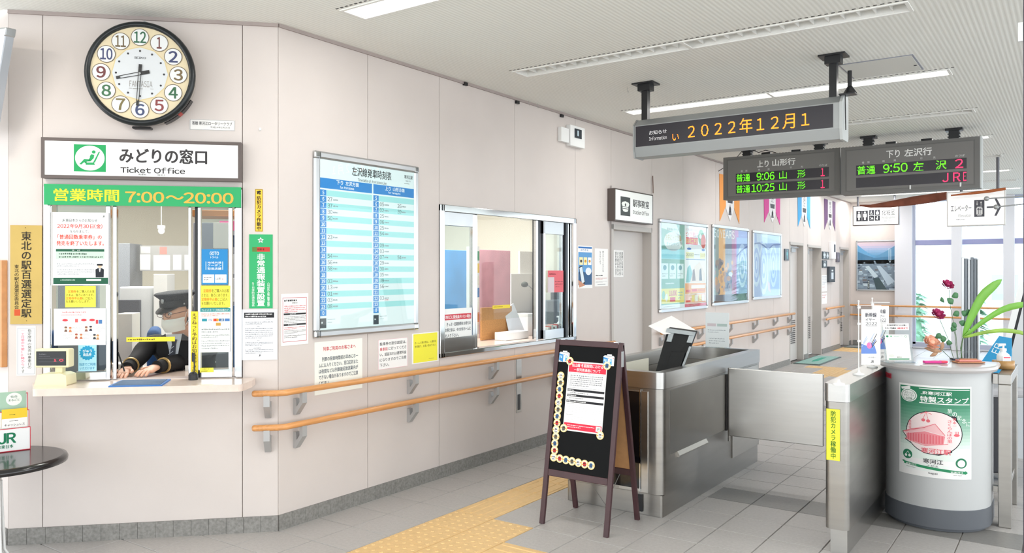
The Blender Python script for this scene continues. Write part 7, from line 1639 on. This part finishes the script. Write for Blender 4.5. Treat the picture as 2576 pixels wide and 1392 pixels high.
# acrylic sign on the far rim
yy = 3.27; a_, z1 = FY(yy).to(1775, 786); b_, z0 = FY(yy).to(1834, 873)
t = thing('acrylic_sign', 'upright acrylic sign with pale blue sheet on the far rim of the counter', 'sign', (a_, yy, CT + .0005)); h = z1 - CT; w_ = b_ - a_
mb = MB().box(0, -.0015, .004, w_, .0015, h, M('pale_blue_sheet', '#edf4f6', .4)); A = Art(mb, 0, h, w_, .004, -.0015); A.rect(.08, .32, .45, .4, '#d9cfd4', 1); A.rect(.5, .32, .92, .4, '#bcd0cc', 1); A.scr(.1, .48, .9, .6, 2, '#a9b3ba'); A.scr(.15, .72, .85, .92, 3, '#b3bcc2'); mb.build('sheet', t); MB().box(-.004, -.003, 0, w_ + .004, .003, .004, AC).box(-.004, -.04, 0, w_ + .004, .04, .003, AC).build('foot', t)
# ================================================================== LEFT EDGE: table, rack, boards
TR = .31; TZ = .563
def vd(px, D, z=0.): return Vector((CAM[0] + (VW[0] + (px - CX) / FPX * RT[0]) * D, CAM[1] + (VW[1] + (px - CX) / FPX * RT[1]) * D, z))
tc_ = vd(-6, 4.0)
t = thing('side_table', 'low round black side table at the left edge', 'table', tc_, YAW)
b = MB(); b.lathe((0, 0, 0), [(TR - .02, TZ - .037), (TR, TZ - .032), (TR + .002, TZ - .017), (TR - .004, TZ - .005), (TR - .02, TZ)], M('table_black', '#151316', .2, coat=.3), 56); b.build('table_top', t)
MB().cyl((0, 0, .03), .017, TZ - .067, M('pole_white_grey', '#c9c6c2', .35, .3), 'z', 16).build('pole', t)
for k in range(4):
    a = math.radians(55 + 90 * k); b = MB(); b.tube([(.015 * math.cos(a), .015 * math.sin(a), .45), (.03 * math.cos(a), .03 * math.sin(a), .10), (.07 * math.cos(a), .07 * math.sin(a), .03), (.24 * math.cos(a), .24 * math.sin(a), .008)], .008, WHITE, 6); b.build('leg', t)
q = vd(0, 4.12, TZ + .001)
t = thing('brochure_rack', 'stepped red edged brochure rack on the black side table', 'rack', q, YAW + .68)
RD = M('rack_red', '#d42c40', .4); RW = M('rack_white', '#f1f1f1', .4)
x_r = .135; sc_ = x_r / 75
for k, (h0, dy) in enumerate(((.116, 0), (.20, .045), (.285, .09))):
    MB().box(-.14, dy, 0, x_r - .001, dy + .003, h0, RW).build('tier_panel', t); MB().box(-.14, dy - .001, h0, x_r, dy + .004, h0 + .003, RD).box(x_r - .001, dy - .001, 0, x_r + .002, dy + .004, h0 + .003, RD).build('red_edge', t)
MB().box(-.14, -.002, 0, x_r, .10, .003, RD).build('floor_plate', t)
mb = MB().box(-.14, -.003, .004, x_r - .003, -.001, .113, RW); A = Art(mb, -.14, .113, x_r - .003, .004, -.003, ((-.14) / sc_, 1078, x_r / sc_, 1138)); A.text('JR', -4, 1087, 41, 1116, '#1d7a55', .045); A.text('JR東日本', -9, 1120, 34, 1130, '#1d7a55', .03); mb.build('front_label', t)
bro = [(.012, 'yellow and white leaflet in the middle tier of the rack', '#f2cf3a', .045, .215), (.005, 'pale green leaflet with white circle in the top tier of the rack', '#a9c9b4', .09, .30), (-.1, 'pale blue leaflet at the left of the middle tier', '#c5dcf0', .045, .222), (-.1, 'white leaflet at the left of the top tier', '#e8ece8', .09, .30)]
for k, (xo, lb, col, dy, zt2) in enumerate(bro):
    wd = x_r - .008 - xo if xo > -.05 else .09
    mb = MB().box(0, 0, 0, wd, .002, .10, K(col)); A = Art(mb, 0, .1, wd, 0, 0)
    if k == 0: A.rect(0, .5, 1, 1, '#f1f1ee', 1); A.scr(.3, .25, .7, .35, 1, '#8a7a30'); A.text('キャッシュレス', .1, .78, .9, .9, '#3a3a3a', .02); A.scr(.3, .58, .9, .68, 1, '#555555')
    if k == 1: A.ell(.55, .4, .3, .34, '#eef3ee', 1); A.text('仙台', .42, .2, .68, .32, '#6a8a78', .02); A.text('まるごと', .35, .38, .75, .5, '#6a8a78', .02)
    o = mb.build('leaflet'); wpt = Matrix.Translation(q) @ Matrix.Rotation(YAW + .68, 4, 'Z') @ Vector((xo, dy - .006, zt2 - .10)); o.location = wpt; o.rotation_euler = (0, 0, YAW + .68); tag(o, lb, 'leaflet')
# tilted silver framed board on the side wall and cork board edge
FS = Frame(F0.rz, F0.o)
t = thing('tilted_board', 'silver framed board tilting forward at the top left edge', 'board', (0, 0, 0))
def sp(px, py, dist):      # point at a given view depth
    return Vector((CAM[0] + (VW[0] + (px - CX) / FPX * RT[0]) * dist, CAM[1] + (VW[1] + (px - CX) / FPX * RT[1]) * dist, EYE - (py - HY) / FPX * dist))
A0, B0 = sp(28, 72, 4.12), sp(-14, 330, 4.22); U = (A0 - B0).normalized(); back = Vector((-1, -.35, 0)); back.normalize()
t.location = B0; side = back.copy(); nrm = U.cross(side).normalized(); Lb = (A0 - B0).length
def slab(u0, u1, s0, s1, n0, n1, m, nm):
    b = MB(); vs = [U * u + side * s_ + nrm * n_ for n_ in (n0, n1) for u, s_ in ((u0, s0), (u1, s0), (u1, s1), (u0, s1))]
    b.add(vs, [(0, 1, 2, 3), (7, 6, 5, 4), (0, 4, 5, 1), (1, 5, 6, 2), (2, 6, 7, 3), (3, 7, 4, 0)], m); b.build(nm, t, .008, 2)
SF = M('board_frame_silver', '#c7cdd6', .3, .4)
slab(0, Lb, 0, .04, -.03, .03, SF, 'frame_rail'); slab(Lb - .04, Lb, .04, .5, -.03, .03, SF, 'frame_rail'); slab(0, .04, .04, .5, -.03, .03, SF, 'frame_rail'); slab(.04, Lb - .04, .04, .46, -.01, .01, WHITE, 'panel')
slab(Lb - .045, Lb + .003, -.003, .045, -.033, .033, ALU, 'corner_cap')
ck = thing('cork_board', 'wooden edged notice board on the side wall at the left edge', 'board', (0, 0, 0)); _x, _z0 = F0.to(4, 925, .03); _x1, _z1 = F0.to(4, 655, .03); p0 = Vector(F0.w(_x, -.03, _z0)); p1 = Vector(F0.w(_x, -.03, _z1)); ck.location = p0
w0 = -Vector((RT[0], RT[1], 0)); dd = Vector((F0.Y[0], F0.Y[1], 0)); al_ = Vector((-F0.X[0], -F0.X[1], 0))
b = MB(); h = p1.z - p0.z; X0 = al_
vs = [al_ * a_ + dd * d_ + Vector((0, 0, z)) for z in (0, h) for a_, d_ in ((0, 0), (.6, 0), (.6, .03), (0, .03))]
b.add(vs, [(0, 3, 2, 1), (4, 5, 6, 7), (0, 1, 5, 4), (1, 2, 6, 5), (2, 3, 7, 6), (3, 0, 4, 7)], M('board_wood_orange', '#c98d58', .5, noise=.1, ns=20)); b.build('frame', ck, .003)
# ================================================================== CEILING HATCH, OUTSIDE
t = thing('ceiling_hatch', 'square inspection hatch with thin metal rim in the ceiling', 'hatch', (2.43, 2.83, CH)); MB().box(0, 0, -.004, .47, .47, 0, M('hatch_rim', '#9a9ca8', .4, .5)).build('rim', t); MB().box(.012, .012, -.006, .458, .458, -.003, M('hatch_board', '#dcdcd6', .85)).build('panel', t)
MB().cyl((.44, .3, -.009), .01, .004, BLACK, 'z', 10).build('latch', t)
for i, (px, py) in enumerate(((1578, 220), (1330, 258), (1352, 262))):
    q = PZ(px, py, CH) if i == 0 else PX(px, py, .03); o = MB().tube([(0, 0, 0), (0, 0, -.03), (.008, 0, -.04), (.014, 0, -.03)], .0015, GREYM, 6).build('ceiling_hook'); o.location = (q.x, q.y, CH); tag(o, 'tiny wire hook on the ceiling, %s' % ['left of the information display', 'first above the gate window', 'second above the gate window'][i], 'hook')
random.seed(21)
TG = M('conifer_green', '#8fb89a', .9, noise=.3, ns=4); TKM = M('bark', '#6a5a4a', .9)
for i, (x, y, h, s) in enumerate([(1.75, 20, 5.0, .5), (3.3, 24.5, 5.3, .7), (2.95, 19, 4.4, .5), (.3, 21, 5.0, .6), (5.6, 24, 5.9, .7), (5.3, 19, 4.9, .6)]):
    t = thing('conifer', 'pale green conifer outside the windows, ' + ['left window', 'beside the mullion', 'behind the roses', 'behind the column', 'behind the green leaves', 'far right window'][i], 'tree', (x, y, -4.0)); b = MB()
    for k in range(420):
        u = random.random(); r = s * (1 - u) * random.uniform(.55, 1.05) + .05; a = random.uniform(0, 2 * PI); z = .5 + u * (h - .5); c = Vector((r * math.cos(a), r * math.sin(a), z)); d = Vector((math.cos(a) * .3, math.sin(a) * .3, -.12)); sd = Vector((-math.sin(a), math.cos(a), 0)) * .09
        b.add([c - sd, c + sd, c + d], [(0, 1, 2)], TG)
    b.lathe((0, 0, .4), [(s * .75, 0), (s * .45, h * .45), (.03, h - .6)], TG, 12); b.build('foliage', t); MB().cyl((0, 0, 0), .12, .8, TKM, 'z', 8).build('trunk', t)
HW = M('house_wall', '#f4f6f8', .8); RF = M('house_roof', '#d5dade', .7)
for i, (x, y, w_, d, h) in enumerate([(-1.5, 34, 6, 6, 6.3), (7.5, 40, 9, 7, 6.5)]):
    t = thing('house', ['white house with small windows far outside the left window', 'pale house far outside the right window'][i], 'building', (x, y, -4.0)); MB().box(0, 0, 0, w_, d, h, HW).build('wall', t)
    MB().prism([(-.4, h), (w_ + .4, h), (w_ / 2, h + 1.6)], 'y', -.4, d + .4, RF).build('roof', t)
    for k in range(3): MB().box(1.2 + k * 1.4, -.04, h - 1.9, 2.1 + k * 1.4, 0, h - .9, M('house_glass', '#aebccc', .5)).build('window', t)
